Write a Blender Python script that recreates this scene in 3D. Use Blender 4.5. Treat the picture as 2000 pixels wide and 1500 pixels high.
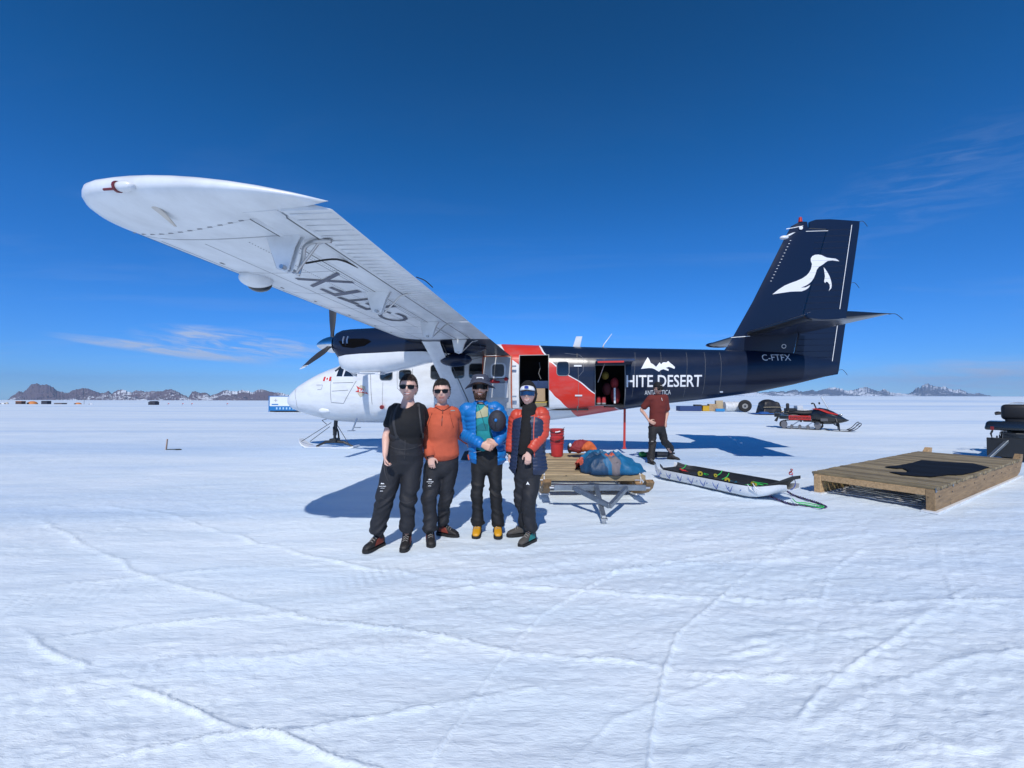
import bpy, bmesh, math, random
import numpy as np
from mathutils import Vector, Matrix, noise

random.seed(7)
rng = np.random.default_rng(7)
for o in list(bpy.data.objects):
    bpy.data.objects.remove(o)
SC = bpy.context.scene
COL = SC.collection
PI = math.pi

# ------------------------------------------------------------ camera
F_PX = 865.0; YH = 773.4; ROLL = math.radians(.133); HC = 1.542
PITCH = math.atan((YH - 750) / F_PX)
cam = bpy.data.cameras.new('camera')
cam.sensor_width = 36.0
cam.lens = F_PX / 2000 * 36
cam.clip_start = .05
cam.clip_end = 90000
camo = bpy.data.objects.new('camera', cam)
COL.objects.link(camo)
camo.matrix_world = Matrix.Translation((0, 0, HC)) @ Matrix.Rotation(PI / 2 + PITCH, 4, 'X') @ Matrix.Rotation(ROLL, 4, 'Z')
SC.camera = camo

# ------------------------------------------------------------ daylight
SHX, SHY = .06, 1.03            # ground shadow per metre of height
SUN_EL = math.atan(1 / math.hypot(SHX, SHY))
SUN_ROT = math.atan2(-SHX, -SHY)
world = bpy.data.worlds.new('World')
SC.world = world
world.use_nodes = True
SC.view_settings.view_transform = 'Standard'
SC.view_settings.look = 'None'
SC.view_settings.gamma = 1
SC.view_settings.use_curve_mapping = False
SC.view_settings.exposure = -.15


def N(nt, typ, **kw):
    n = nt.nodes.new(typ)
    for k, v in kw.items():
        if k.startswith('i_'):
            key = k[2:]
            key = int(key) if key.isdigit() else key.replace('_', ' ')
            n.inputs[key].default_value = v
        else:
            setattr(n, k, v)
    return n


def build_world():
    nt = world.node_tree
    nt.nodes.clear()
    L = nt.links.new
    out = N(nt, 'ShaderNodeOutputWorld')
    bg = N(nt, 'ShaderNodeBackground')
    bg.inputs['Strength'].default_value = .115
    sky = N(nt, 'ShaderNodeTexSky', sky_type='NISHITA', sun_disc=False)
    sky.sun_elevation = SUN_EL
    sky.sun_rotation = SUN_ROT
    sky.altitude = 3000
    sky.air_density = 1.0
    sky.dust_density = 0
    sky.ozone_density = 6.0
    hs = N(nt, 'ShaderNodeHueSaturation', i_Saturation=1.25)
    L(sky.outputs[0], hs.inputs['Color'])
    tc = N(nt, 'ShaderNodeTexCoord')
    sep = N(nt, 'ShaderNodeSeparateXYZ')
    L(tc.outputs['Generated'], sep.inputs[0])

    def m(op, a, b=None, c=None, clamp=False):
        n = N(nt, 'ShaderNodeMath', operation=op, use_clamp=clamp)
        for i, v in enumerate((a, b, c)):
            if v is None:
                continue
            if isinstance(v, (int, float)):
                n.inputs[i].default_value = v
            else:
                L(v, n.inputs[i])
        return n.outputs[0]

    x, y, z = sep.outputs
    # high, cold, dry air: deeper blue by elevation
    ramp = N(nt, 'ShaderNodeValToRGB')
    E_ = ramp.color_ramp.elements
    stops = [(0, (.62, .92, 1.34)), (.08, (.58, .96, 1.36)), (.15, (.70, 1.08, 1.42)), (.32, (.75, 1.20, 1.42)), (.48, (.55, 1.14, 1.24)), (.66, (.6, .98, 1.0))]
    for i, (p_, c_) in enumerate(stops):
        e_ = E_[i] if i < 2 else E_.new(p_)
        e_.position = p_; e_.color = (*[k / 2 for k in c_], 1)
    L(z, ramp.inputs[0])
    tint = N(nt, 'ShaderNodeVectorMath', operation='MULTIPLY'); L(hs.outputs[0], tint.inputs[0]); L(ramp.outputs[0], tint.inputs[1])
    tint2 = N(nt, 'ShaderNodeVectorMath', operation='SCALE'); tint2.inputs['Scale'].default_value = 2.0; L(tint.outputs[0], tint2.inputs[0])
    # flat cloud layer seen from below: direction / elevation
    zz = m('MAXIMUM', m('ADD', z, .03), .02)
    cx = m('DIVIDE', x, zz)
    cy = m('DIVIDE', y, zz)
    comb = N(nt, 'ShaderNodeCombineXYZ')
    L(m('MULTIPLY', cx, .22), comb.inputs[0])
    L(m('MULTIPLY', cy, .75), comb.inputs[1])
    n1 = N(nt, 'ShaderNodeTexNoise', i_Scale=1.3, i_Detail=7, i_Roughness=.62, i_Distortion=.5)
    L(comb.outputs[0], n1.inputs['Vector'])
    wisps = m('MULTIPLY', m('SUBTRACT', n1.outputs[0], .52, clamp=True), .75)
    wisps = m('MULTIPLY', wisps, m('SUBTRACT', 1.0, m('MULTIPLY', z, 1.7), clamp=True))
    # one brighter bank low to the left: mask in azimuth / elevation
    az = m('ARCTAN2', x, y)
    el = m('ARCSINE', z)
    c2 = N(nt, 'ShaderNodeCombineXYZ')
    L(m('MULTIPLY', az, 14.0), c2.inputs[0])
    L(m('MULTIPLY', m('SUBTRACT', el, m('MULTIPLY', az, -.10)), 85.0), c2.inputs[1])
    n2 = N(nt, 'ShaderNodeTexNoise', i_Scale=1.0, i_Detail=8, i_Roughness=.6, i_Distortion=.7)
    L(c2.outputs[0], n2.inputs['Vector'])

    def bank(az0, el0, wa, we, slope, amp, thr):
        da = m('SUBTRACT', az, az0)
        de = m('SUBTRACT', m('SUBTRACT', el, el0), m('MULTIPLY', da, slope))
        g = m('ADD', m('POWER', m('DIVIDE', m('ABSOLUTE', da), wa), 2.0), m('POWER', m('DIVIDE', m('ABSOLUTE', de), we), 2.0))
        g = m('SUBTRACT', 1.0, g, clamp=True)
        return m('MULTIPLY', m('MULTIPLY', g, m('SUBTRACT', n2.outputs[0], thr, clamp=True)), amp)
    b1 = bank(-.555, .098, .17, .032, -.06, 5.0, .42)
    b2 = bank(-.655, .079, .17, .011, -.10, 3.4, .28)
    b3 = bank(.76, .335, .22, .08, .2, .35, .42)
    b4 = bank(.86, .03, .25, .035, .0, 2.6, .30)
    mask = m('ADD', m('ADD', m('ADD', b1, b2), b3), m('ADD', wisps, b4))
    mask = m('MINIMUM', mask, .85)
    mix = N(nt, 'ShaderNodeMixRGB')
    L(mask, mix.inputs[0])
    L(tint2.outputs[0], mix.inputs[1])
    mix.inputs[2].default_value = (4.6, 5.6, 7.8, 1)
    L(mix.outputs[0], bg.inputs['Color'])
    L(bg.outputs[0], out.inputs[0])


build_world()
sun = bpy.data.lights.new('sun', 'SUN')
sun.energy = 4.1
sun.angle = math.radians(.53)
sun.color = (1.0, .955, .89)
suno = bpy.data.objects.new('sun', sun)
COL.objects.link(suno)
suno.rotation_euler = Vector((-SHX, -SHY, 1)).to_track_quat('Z', 'Y').to_euler()
suno.location = (-5, -20, 25)
SC.cycles.max_bounces = 6
SC.cycles.volume_bounces = 0


# ------------------------------------------------------------ reading the photograph: pixel -> ray -> metric place
def ray(u, v):
    a, b = u - 1000, v - 750
    u1 = a * math.cos(ROLL) + b * math.sin(ROLL)
    v1 = -a * math.sin(ROLL) + b * math.cos(ROLL)
    c, s = math.cos(PITCH), math.sin(PITCH)
    return Vector((u1, F_PX * c + v1 * s, F_PX * s - v1 * c)) / F_PX


def at(u, v, y):
    d = ray(u, v)
    t = y / d.y
    return Vector((d.x * t, y, HC + d.z * t))


def gnd(u, v, z=0.0):
    d = ray(u, v)
    t = (z - HC) / d.z
    return Vector((d.x * t, d.y * t, z))


# ------------------------------------------------------------ tagging
def tag(o, label=None, cat=None, group=None, kind=None):
    if label: o['label'] = label
    if cat: o['category'] = cat
    if group: o['group'] = group
    if kind: o['kind'] = kind
    return o


def empty(name, loc=(0, 0, 0), rz=0.0, label=None, cat=None, group=None):
    o = bpy.data.objects.new(name, None)
    o.empty_display_size = .2
    COL.objects.link(o)
    o.location = loc
    o.rotation_euler = (0, 0, rz)
    return tag(o, label, cat, group)


def children(o):
    return [c for c in bpy.data.objects if c.parent == o]


def copy_tree(o, parent=None):
    c = o.copy()
    COL.objects.link(c)
    if parent is not None:
        c.parent = parent
    for ch in children(o):
        copy_tree(ch, c)
    return c


# ------------------------------------------------------------ materials
MATS = {}


def mat(name, col, rough=.6, metal=0.0, var=.0, vscale=6.0, bump=0.0, bscale=40.0, spec=None, dirt=None, coat=0.0, stretch=None, trans=0.0, alpha=1.0):
    """principled material with soft colour variation and fine relief"""
    if name in MATS:
        return MATS[name]
    m_ = bpy.data.materials.new(name)
    m_.use_nodes = True
    nt = m_.node_tree
    b = nt.nodes['Principled BSDF']
    L = nt.links.new
    b.inputs['Base Color'].default_value = (*col, 1)
    b.inputs['Roughness'].default_value = rough
    b.inputs['Metallic'].default_value = metal
    if spec is not None:
        b.inputs['Specular IOR Level'].default_value = spec
    if coat:
        b.inputs['Coat Weight'].default_value = coat
        b.inputs['Coat Roughness'].default_value = .06
    if trans:
        b.inputs['Transmission Weight'].default_value = trans
    if alpha < 1:
        b.inputs['Alpha'].default_value = alpha
    tc = N(nt, 'ShaderNodeTexCoord')
    vec = tc.outputs['Object']
    if stretch:
        mp = N(nt, 'ShaderNodeMapping')
        mp.inputs['Scale'].default_value = stretch
        L(vec, mp.inputs['Vector'])
        vec = mp.outputs[0]
    if var:
        n = N(nt, 'ShaderNodeTexNoise', i_Scale=vscale, i_Detail=5, i_Roughness=.6)
        L(vec, n.inputs['Vector'])
        mx = N(nt, 'ShaderNodeMixRGB')
        d = dirt or tuple(c * (1 - var) for c in col)
        mx.inputs[1].default_value = (*[min(1, c * (1 + var * .5)) for c in col], 1)
        mx.inputs[2].default_value = (*d, 1)
        r = N(nt, 'ShaderNodeMapRange', i_1=.35, i_2=.7)
        L(n.outputs[0], r.inputs[0])
        L(r.outputs[0], mx.inputs[0])
        L(mx.outputs[0], b.inputs['Base Color'])
    if bump:
        n = N(nt, 'ShaderNodeTexNoise', i_Scale=bscale, i_Detail=4)
        L(vec, n.inputs['Vector'])
        bp = N(nt, 'ShaderNodeBump', i_Strength=bump, i_Distance=.01)
        L(n.outputs[0], bp.inputs['Height'])
        L(bp.outputs[0], b.inputs['Normal'])
    MATS[name] = m_
    return m_


# ------------------------------------------------------------ mesh builder
class MB:
    def __init__(self, tf=None):
        self.v = []; self.f = []; self.m = []; self.tf = tf

    def add(self, verts, faces, mi=0):
        k = len(self.v)
        self.v += [Vector(p) for p in verts]
        for f in faces:
            self.f.append([i + k for i in f]); self.m.append(mi)
        return self

    def box(self, c, s, rot=None, mi=0, taper=None):
        hx, hy, hz = s[0] / 2, s[1] / 2, s[2] / 2
        pts = []
        for z in (-hz, hz):
            k = 1 if (taper is None or z < 0) else taper
            for x, y in ((-hx, -hy), (hx, -hy), (hx, hy), (-hx, hy)):
                pts.append(Vector((x * k, y * k, z)))
        if rot is not None:
            R = rot if isinstance(rot, Matrix) else Matrix.Rotation(rot, 3, 'Z')
            pts = [R @ p for p in pts]
        c = Vector(c)
        return self.add([p + c for p in pts], [(3, 2, 1, 0), (4, 5, 6, 7), (0, 1, 5, 4), (1, 2, 6, 5), (2, 3, 7, 6), (3, 0, 4, 7)], mi)

    def bar(self, p0, p1, w, h, up=(0, 0, 1), mi=0):
        p0, p1 = Vector(p0), Vector(p1)
        d = (p1 - p0).normalized()
        s = d.cross(Vector(up)).normalized()
        u = s.cross(d)
        q = []
        for p in (p0, p1):
            for a, b in ((-1, -1), (1, -1), (1, 1), (-1, 1)):
                q.append(p + s * a * w / 2 + u * b * h / 2)
        return self.add(q, [(3, 2, 1, 0), (4, 5, 6, 7), (0, 1, 5, 4), (1, 2, 6, 5), (2, 3, 7, 6), (3, 0, 4, 7)], mi)

    def loft(self, rings, cap=True, closed=True, mi=0):
        n = len(rings[0]); k = len(self.v)
        for r in rings:
            self.v += [Vector(p) for p in r]
        for i in range(len(rings) - 1):
            for j in range(n if closed else n - 1):
                a = k + i * n + j; b = k + i * n + (j + 1) % n
                self.f.append([a, b, b + n, a + n]); self.m.append(mi)
        if cap and closed:
            self.f.append([k + j for j in range(n)][::-1]); self.m.append(mi)
            e = k + (len(rings) - 1) * n
            self.f.append([e + j for j in range(n)]); self.m.append(mi)
        return self

    def tube(self, pts, r, n=8, mi=0, cap=True, flat=1.0, up=None):
        """round tube along points; r number or list; flat squeezes one axis"""
        pts = [Vector(p) for p in pts]
        rings = []
        prev = None
        for i, p in enumerate(pts):
            d = (pts[min(i + 1, len(pts) - 1)] - pts[max(i - 1, 0)])
            d = d.normalized() if d.length > 1e-9 else Vector((0, 0, 1))
            if prev is None:
                ref = Vector(up) if up else (Vector((0, 0, 1)) if abs(d.z) < .9 else Vector((0, 1, 0)))
                s = d.cross(ref).normalized()
            else:
                s = (prev - d * prev.dot(d))
                s = s.normalized() if s.length > 1e-6 else d.orthogonal().normalized()
            prev = s
            u = d.cross(s)
            rr = r[i] if isinstance(r, (list, tuple)) else r
            rings.append([p + s * math.cos(2 * PI * j / n) * rr + u * math.sin(2 * PI * j / n) * rr * flat for j in range(n)])
        return self.loft(rings, cap, True, mi)

    def cyl(self, p0, p1, r0, r1=None, n=16, mi=0, cap=True):
        return self.tube([p0, p1], [r0, r0 if r1 is None else r1], n, mi, cap)

    def ell(self, c, r, n=16, m=10, mi=0, rot=None):
        c = Vector(c)
        rings = []
        for i in range(m + 1):
            t = PI * (i + .0) / m
            t = min(max(t, .02), PI - .02)
            ring = []
            for j in range(n):
                p = Vector((math.sin(t) * math.cos(2 * PI * j / n) * r[0], math.sin(t) * math.sin(2 * PI * j / n) * r[1], -math.cos(t) * r[2]))
                if rot is not None: p = rot @ p
                ring.append(c + p)
            rings.append(ring)
        return self.loft(rings, True, True, mi)

    def prism(self, poly, axis, a, b, mi=0):
        """polygon extruded: poly of 2D points in the plane across axis, from a to b"""
        def P(p, t):
            if axis == 'x': return (t, p[0], p[1])
            if axis == 'y': return (p[0], t, p[1])
            return (p[0], p[1], t)
        n = len(poly)
        return self.add([P(p, a) for p in poly] + [P(p, b) for p in poly],
                        [list(range(n))[::-1], list(range(n, 2 * n))] + [(i, (i + 1) % n, n + (i + 1) % n, n + i) for i in range(n)], mi)

    def build(self, name, mats, parent=None, smooth=False, bevel=0, segs=1, autos=None, kind=None, label=None, merge=True, noflip=False):
        me = bpy.data.meshes.new(name)
        vs = [self.tf(p) for p in self.v] if self.tf else self.v
        me.from_pydata([tuple(p) for p in vs], [], self.f)
        mats = mats if isinstance(mats, (list, tuple)) else [mats]
        for m_ in mats: me.materials.append(m_)
        if len(mats) > 1:
            me.polygons.foreach_set('material_index', self.m)
        bm = bmesh.new(); bm.from_mesh(me)
        if merge:
            bmesh.ops.remove_doubles(bm, verts=bm.verts, dist=1e-5)
        if not noflip:
            bmesh.ops.recalc_face_normals(bm, faces=bm.faces)
        if bevel:
            ed = [e for e in bm.edges if len(e.link_faces) == 2 and e.calc_face_angle(0) > .6]
            if ed:
                bmesh.ops.bevel(bm, geom=ed, offset=bevel, segments=segs, affect='EDGES', profile=.5, clamp_overlap=True)
        bm.to_mesh(me); bm.free()
        if smooth or autos:
            me.shade_smooth()
            if autos:
                try: me.set_sharp_from_angle(angle=math.radians(autos))
                except Exception: pass
        o = bpy.data.objects.new(name, me)
        COL.objects.link(o)
        if parent is not None: o.parent = parent
        if kind: o['kind'] = kind
        if label: o['label'] = label
        return o


def obj_from_mesh(name, me, mats=None, parent=None):
    o = bpy.data.objects.new(name, me)
    if mats is not None:
        me.materials.clear()
        for m_ in (mats if isinstance(mats, (list, tuple)) else [mats]): me.materials.append(m_)
    COL.objects.link(o)
    if parent is not None: o.parent = parent
    return o


def text_mesh(txt, bold=0.0):
    """flat text as bmesh, normalised: cap height 1, x from 0"""
    cu = bpy.data.curves.new('t', 'FONT')
    cu.body = txt
    cu.resolution_u = 3
    cu.offset = bold
    cu.fill_mode = 'FRONT'
    o = bpy.data.objects.new('t', cu)
    COL.objects.link(o)
    dg = bpy.context.evaluated_depsgraph_get()
    me = bpy.data.meshes.new_from_object(o.evaluated_get(dg), depsgraph=dg)
    COL.objects.unlink(o); bpy.data.objects.remove(o); bpy.data.curves.remove(cu)
    bm = bmesh.new(); bm.from_mesh(me); bpy.data.meshes.remove(me)
    xs = [v.co.x for v in bm.verts]; ys = [v.co.y for v in bm.verts]
    x0, x1, y0, y1 = min(xs), max(xs), min(ys), max(ys)
    for v in bm.verts:
        v.co.x = (v.co.x - x0) / (x1 - x0); v.co.y = (v.co.y - y0) / (y1 - y0); v.co.z = 0
    return bm


def smooth01(t):
    t = min(max(t, 0), 1)
    return t * t * (3 - 2 * t)


def interp(x, xs, ys):
    return float(np.interp(x, xs, ys))


def catmull(P, k=6):
    P = [Vector(p) for p in P]
    out = []
    for i in range(len(P) - 1):
        p0 = P[max(i - 1, 0)]; p1 = P[i]; p2 = P[i + 1]; p3 = P[min(i + 2, len(P) - 1)]
        for j in range(k):
            t = j / k
            out.append(.5 * ((2 * p1) + (p2 - p0) * t + (2 * p0 - 5 * p1 + 4 * p2 - p3) * t * t + (3 * p1 - p0 - 3 * p2 + p3) * t ** 3))
    out.append(P[-1])
    return out

# ------------------------------------------------------------ snowfield
def vnoise(x, y, seed=0):
    """vectorised 2D gradient-free value noise, 0..1"""
    xi = np.floor(x).astype(np.int64); yi = np.floor(y).astype(np.int64)
    fx = x - xi; fy = y - yi
    fx = fx * fx * (3 - 2 * fx); fy = fy * fy * (3 - 2 * fy)

    def h(a, b):
        n = (a * 374761393 + b * 668265263 + seed * 974634777) & 0x7fffffff
        n = (n ^ (n >> 13)) * 1274126177 & 0x7fffffff
        n = (n ^ (n >> 16))
        return (n & 0xffff) / 65535.0
    v00 = h(xi, yi); v10 = h(xi + 1, yi); v01 = h(xi, yi + 1); v11 = h(xi + 1, yi + 1)
    return (v00 * (1 - fx) + v10 * fx) * (1 - fy) + (v01 * (1 - fx) + v11 * fx) * fy


PL_D = [0, 18, 75, 130, 300, 1000, 4000, 9000, 16000, 40000]
PL_Z = [0, 0, -1.2, -1.65, -3.4, -11.0, -45., -102, -182, -455]
PR_D = [0, 18, 36, 60, 100, 300, 1000, 6000, 16000, 40000]
PR_Z = [0, 0, .45, .62, .80, .95, 1.1, 8., 34., 84]


def far_z(x, y):
    x = np.asarray(x, float); y = np.asarray(y, float)
    r = np.hypot(x, y)
    d = np.maximum(y, .66 * r)
    az = np.arctan2(x, np.maximum(y, 1e-3))
    az = np.where(y <= 0, np.sign(x) * 1.57, az)
    w = np.clip((az + .42) / .5, 0, 1); w = w * w * (3 - 2 * w)
    return np.interp(d, PL_D, PL_Z) * (1 - w) + np.interp(d, PR_D, PR_Z) * w


def gz(x, y):
    return float(far_z(x, y))


# sledge, ski and snowmobile tracks, traced on the snow
TRACKS = [
    ([(60, 1010), (130, 1040), (210, 1085), (290, 1122), (400, 1155), (470, 1180), (600, 1206), (700, 1222), (830, 1240), (1000, 1268), (1150, 1288), (1400, 1318), (1620, 1322)], .035, .022),
    ([(190, 985), (330, 1005), (430, 1035), (520, 1062), (600, 1082), (700, 1102), (870, 1130), (1000, 1142), (1100, 1152), (1250, 1162), (1500, 1172), (1700, 1180), (2000, 1174)], .045, .022),
    ([(0, 1262), (120, 1245), (250, 1226), (400, 1213), (520, 1201), (700, 1178), (800, 1162), (1000, 1135), (1200, 1115), (1500, 1068), (1700, 1045)], .03, .018),
    ([(20, 1225), (90, 1265), (160, 1303)], .03, .02),
    ([(225, 1322), (300, 1350), (420, 1398), (540, 1440), (640, 1478), (740, 1506)], .03, .022),
    ([(1570, 1028), (1500, 1090), (1450, 1130), (1380, 1190), (1320, 1242), (1300, 1300), (1285, 1380), (1270, 1500)], .02, .016),
    ([(1320, 1050), (1220, 1105), (1060, 1200), (1010, 1250), (960, 1315), (900, 1400), (850, 1475)], .03, .016),
    ([(1930, 1130), (1830, 1190), (1760, 1240), (1690, 1290), (1600, 1345), (1560, 1400)], .03, .014),
    ([(0, 1352), (150, 1332), (400, 1292), (600, 1275), (870, 1250)], .12, .016),
    ([(70, 1506), (250, 1468), (400, 1442), (560, 1425), (750, 1396), (900, 1370), (1050, 1345)], .03, .016),
    ([(0, 1156), (120, 1142), (250, 1127), (420, 1113), (600, 1100), (720, 1090), (900, 1078), (1120, 1064), (1300, 1052)], .03, .014),
    ([(1120, 1130), (1300, 1105), (1500, 1095), (1700, 1075), (1900, 1068), (2000, 1055)], .02, .014),
    ([(1340, 1290), (1450, 1270), (1600, 1240), (1720, 1228), (1800, 1200), (2000, 1180)], .025, .012),
    ([(0, 1195), (200, 1110), (380, 1060), (640, 1010)], .02, .010),
    ([(1700, 1060), (1620, 1120), (1600, 1190)], .03, .010),
    ([(1830, 1040), (1840, 1110), (1870, 1180)], .02, .010),
    ([(1580, 1420), (1700, 1350), (1860, 1300), (2000, 1270)], .05, .014),
    ([(0, 925), (300, 905), (560, 912), (640, 920)], .05, .012),
    ([(0, 985), (300, 955), (700, 935), (900, 930)], .03, .010),
    ([(1280, 820), (1500, 868), (1800, 880), (2000, 884)], .06, .014),
    ([(1560, 935), (1700, 880), (1850, 860), (2000, 850)], .04, .010),
    ([(1000, 1040), (1300, 1010), (1560, 1000)], .02, .010),
    ([(1100, 1500), (1200, 1400), (1500, 1290), (1640, 1300)], .03, .010),
]


def seg_dist(px, py, poly):
    """distance to polyline, sign of side and run length"""
    best = np.full(px.shape, 1e9); side = np.zeros(px.shape); run = np.zeros(px.shape)
    acc = 0.0
    for (ax, ay), (bx, by) in zip(poly[:-1], poly[1:]):
        dx, dy = bx - ax, by - ay
        L = math.hypot(dx, dy)
        t = np.clip(((px - ax) * dx + (py - ay) * dy) / (L * L), 0, 1)
        ex = px - (ax + t * dx); ey = py - (ay + t * dy)
        d = np.hypot(ex, ey)
        s = (dx * ey - dy * ex) / L
        m = d < best
        best = np.where(m, d, best); side = np.where(m, s, side); run = np.where(m, acc + t * L, run)
        acc += L
    return best, side, run


def near_relief(x, y):
    """sastrugi, churned crust, tracks: metres"""
    r = np.hypot(x, y)
    # wind direction roughly left to right, slightly away
    ca, sa = math.cos(.20), math.sin(.20)
    u = x * ca + y * sa; v = -x * sa + y * ca
    wx = (vnoise(x * 1.3, y * 1.3, 3) - .5) * .5
    z = (vnoise(u * .22, v * .55, 11) - .5) * .032
    z += (vnoise(u * .7 + wx, v * 2.0 + wx, 12) - .5) * .012
    z += (vnoise(u * 1.9 + wx, v * 6.0 + wx * 2, 13) - .5) * .012
    n4 = vnoise(u * 4 + wx, v * 16 + wx * 3, 14)
    z += (n4 - .5) * .006
    # churned patches
    patch = np.clip((vnoise(x * .35, y * .5, 21) - .42) * 3.5, 0, 1)
    patch2 = np.clip((x - .3) * .6, 0, 1) * np.clip((9 - y) * .3, 0, 1)
    pt = np.maximum(patch * .6, patch2 * .75)
    rough = np.abs(vnoise(x * 9, y * 13, 31) - .5) * 2
    rough2 = np.abs(vnoise(u * 22, v * 30, 32) - .5) * 2
    z += pt * (rough * .012 + rough2 * .011)
    z += (vnoise(x * 26, y * 26, 33) - .5) * .004
    return z


def track_relief(x, y):
    z = np.zeros(x.shape)
    rf = random.Random(12)
    feet = []
    for (cx0, cy0, spread, cnt) in ((-.5, 4.4, .9, 34), (1.3, 5.9, 1.0, 16), (3.2, 9.6, 1.3, 20), (2.2, 7.4, .8, 12), (-1.6, 3.6, 1.0, 14), (5.0, 5.2, .9, 10)):
        for _ in range(cnt):
            feet.append((cx0 + rf.gauss(0, spread), cy0 + rf.gauss(0, spread * .7), rf.uniform(0, 6.28)))
    for fx, fy, fa in feet:
        m = (np.abs(x - fx) < .3) & (np.abs(y - fy) < .3)
        if not m.any(): continue
        dx, dy = x[m] - fx, y[m] - fy
        a_ = (dx * math.cos(fa) + dy * math.sin(fa)) / .145; b_ = (-dx * math.sin(fa) + dy * math.cos(fa)) / .055
        q = np.sqrt(a_ ** 2 + b_ ** 2)
        z[m] += -.011 * np.clip(1.25 - q, 0, 1) ** .5 * (q < 1.25) + .006 * np.exp(-((q - 1.45) / .25) ** 2) + .004 * (vnoise(x[m] * 40, y[m] * 40, 91) - .5) * (q < 1.6)
    near = (np.hypot(x, y) < 60)
    xs, ys = x[near], y[near]
    zz = np.zeros(xs.shape)
    for k, (poly, w, h) in enumerate(TRACKS):
        P = [gnd(a, b) for a, b in poly]
        P = [(p.x, p.y) for p in P]
        steep = abs(P[-1][1] - P[0][1]) > 1.2 * abs(P[-1][0] - P[0][0]); w = max(w * (.26 if steep else .40), .007); h *= (.5 if steep else .72)
        x0 = min(p[0] for p in P) - .6; x1 = max(p[0] for p in P) + .6
        y0 = min(p[1] for p in P) - .6; y1 = max(p[1] for p in P) + .6
        m = (xs > x0) & (xs < x1) & (ys > y0) & (ys < y1)
        if not m.any(): continue
        wob = (vnoise(xs[m] * 3, ys[m] * 3, 40 + k) - .5) * .05
        d, s, run = seg_dist(xs[m] + wob, ys[m] + wob, P)
        amp = .35 + .9 * vnoise(run * 3.0, run * 0 + k, 50 + k)
        fade = np.clip(run * 2.5, 0, 1)
        lip = np.exp(-((d - 0) / w) ** 2) * h
        trough = -np.exp(-((s - w * 2.4) / (w * 1.3)) ** 2) * h * (.35 if steep else .08)
        crumbs = np.exp(-(d / (w * 4)) ** 2) * np.abs(vnoise(xs[m] * 30, ys[m] * 30, 60 + k) - .5) * h * 1.2
        zz[m] += (lip * amp + trough + crumbs) * fade
    # twin tracked prints of a caterpillar, a ladder of small steps
    for poly in ([(0, 1185), (250, 1150), (560, 1150), (800, 1110)], [(1150, 1105), (1350, 1120), (1500, 1190)], [(1700, 1500), (1560, 1350), (1430, 1260)]):
        P = [gnd(a, b) for a, b in poly]; P = [(p.x, p.y) for p in P]
        d, s, run = seg_dist(xs, ys, P)
        zz += np.clip(1 - (d / .24) ** 4, 0, 1) * (np.sin(run * 2 * PI / .075) * .0035 * vnoise(xs * 4, ys * 4, 71) - .006)
    z[near] = zz
    return z


def build_snow():
    a0, a1 = -math.radians(57), math.radians(57)
    na = 560
    ang = list(np.linspace(a0, a1, na)) + list(np.linspace(a1, a0 + 2 * PI, 60)[1:-1])
    ang = np.array(ang)
    rr = [.5, .8, 1.05, 1.3]
    while rr[-1] < 12: rr.append(rr[-1] + max(.011, rr[-1] * .0068))
    while rr[-1] < 60: rr.append(rr[-1] * 1.012)
    while rr[-1] < 20500: rr.append(rr[-1] * 1.05)
    rr = np.array(rr)
    A, R = np.meshgrid(ang, rr)
    X = np.sin(A) * R; Y = np.cos(A) * R
    Z = far_z(X, Y)
    fade = np.clip((55 - R) / 25, 0, 1)
    Z = Z + near_relief(X, Y) * fade * np.clip(1.2 - R / 90, .4, 1)
    Z = Z + track_relief(X, Y)
    # low drifts further off, and the wind lip behind the aircraft
    Z = Z + (vnoise(X * .05, Y * .12, 81) - .5) * .16 * np.clip((R - 16) / 30, 0, 1) * np.clip((400 - R) / 300, 0, 1)
    nr, nc = X.shape
    V = np.stack([X, Y, Z], -1).reshape(-1, 3)
    V = np.vstack([V, [[0, 0, 0]]])
    idx = np.arange(nr * nc).reshape(nr, nc)
    j2 = np.roll(idx, -1, 1)
    q = np.stack([idx[:-1], idx[1:], j2[1:], j2[:-1]], -1).reshape(-1, 4)
    me = bpy.data.meshes.new('snow_ground')
    c = nr * nc
    tri = np.stack([np.full(nc, c), idx[0], j2[0]], -1)
    nq, ntri = len(q), len(tri)
    me.vertices.add(len(V)); me.vertices.foreach_set('co', V.ravel())
    loops = np.concatenate([q.ravel(), tri.ravel()])
    me.loops.add(len(loops)); me.loops.foreach_set('vertex_index', loops.astype(np.int32))
    me.polygons.add(nq + ntri)
    starts = np.concatenate([np.arange(nq) * 4, nq * 4 + np.arange(ntri) * 3])
    me.polygons.foreach_set('loop_start', starts.astype(np.int32))
    me.update(calc_edges=True)
    me.validate()
    me.shade_smooth()
    if me.polygons[0].normal.z < 0: me.flip_normals()
    o = obj_from_mesh('snow_ground', me, snow_material())
    o['kind'] = 'structure'
    return o


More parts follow.
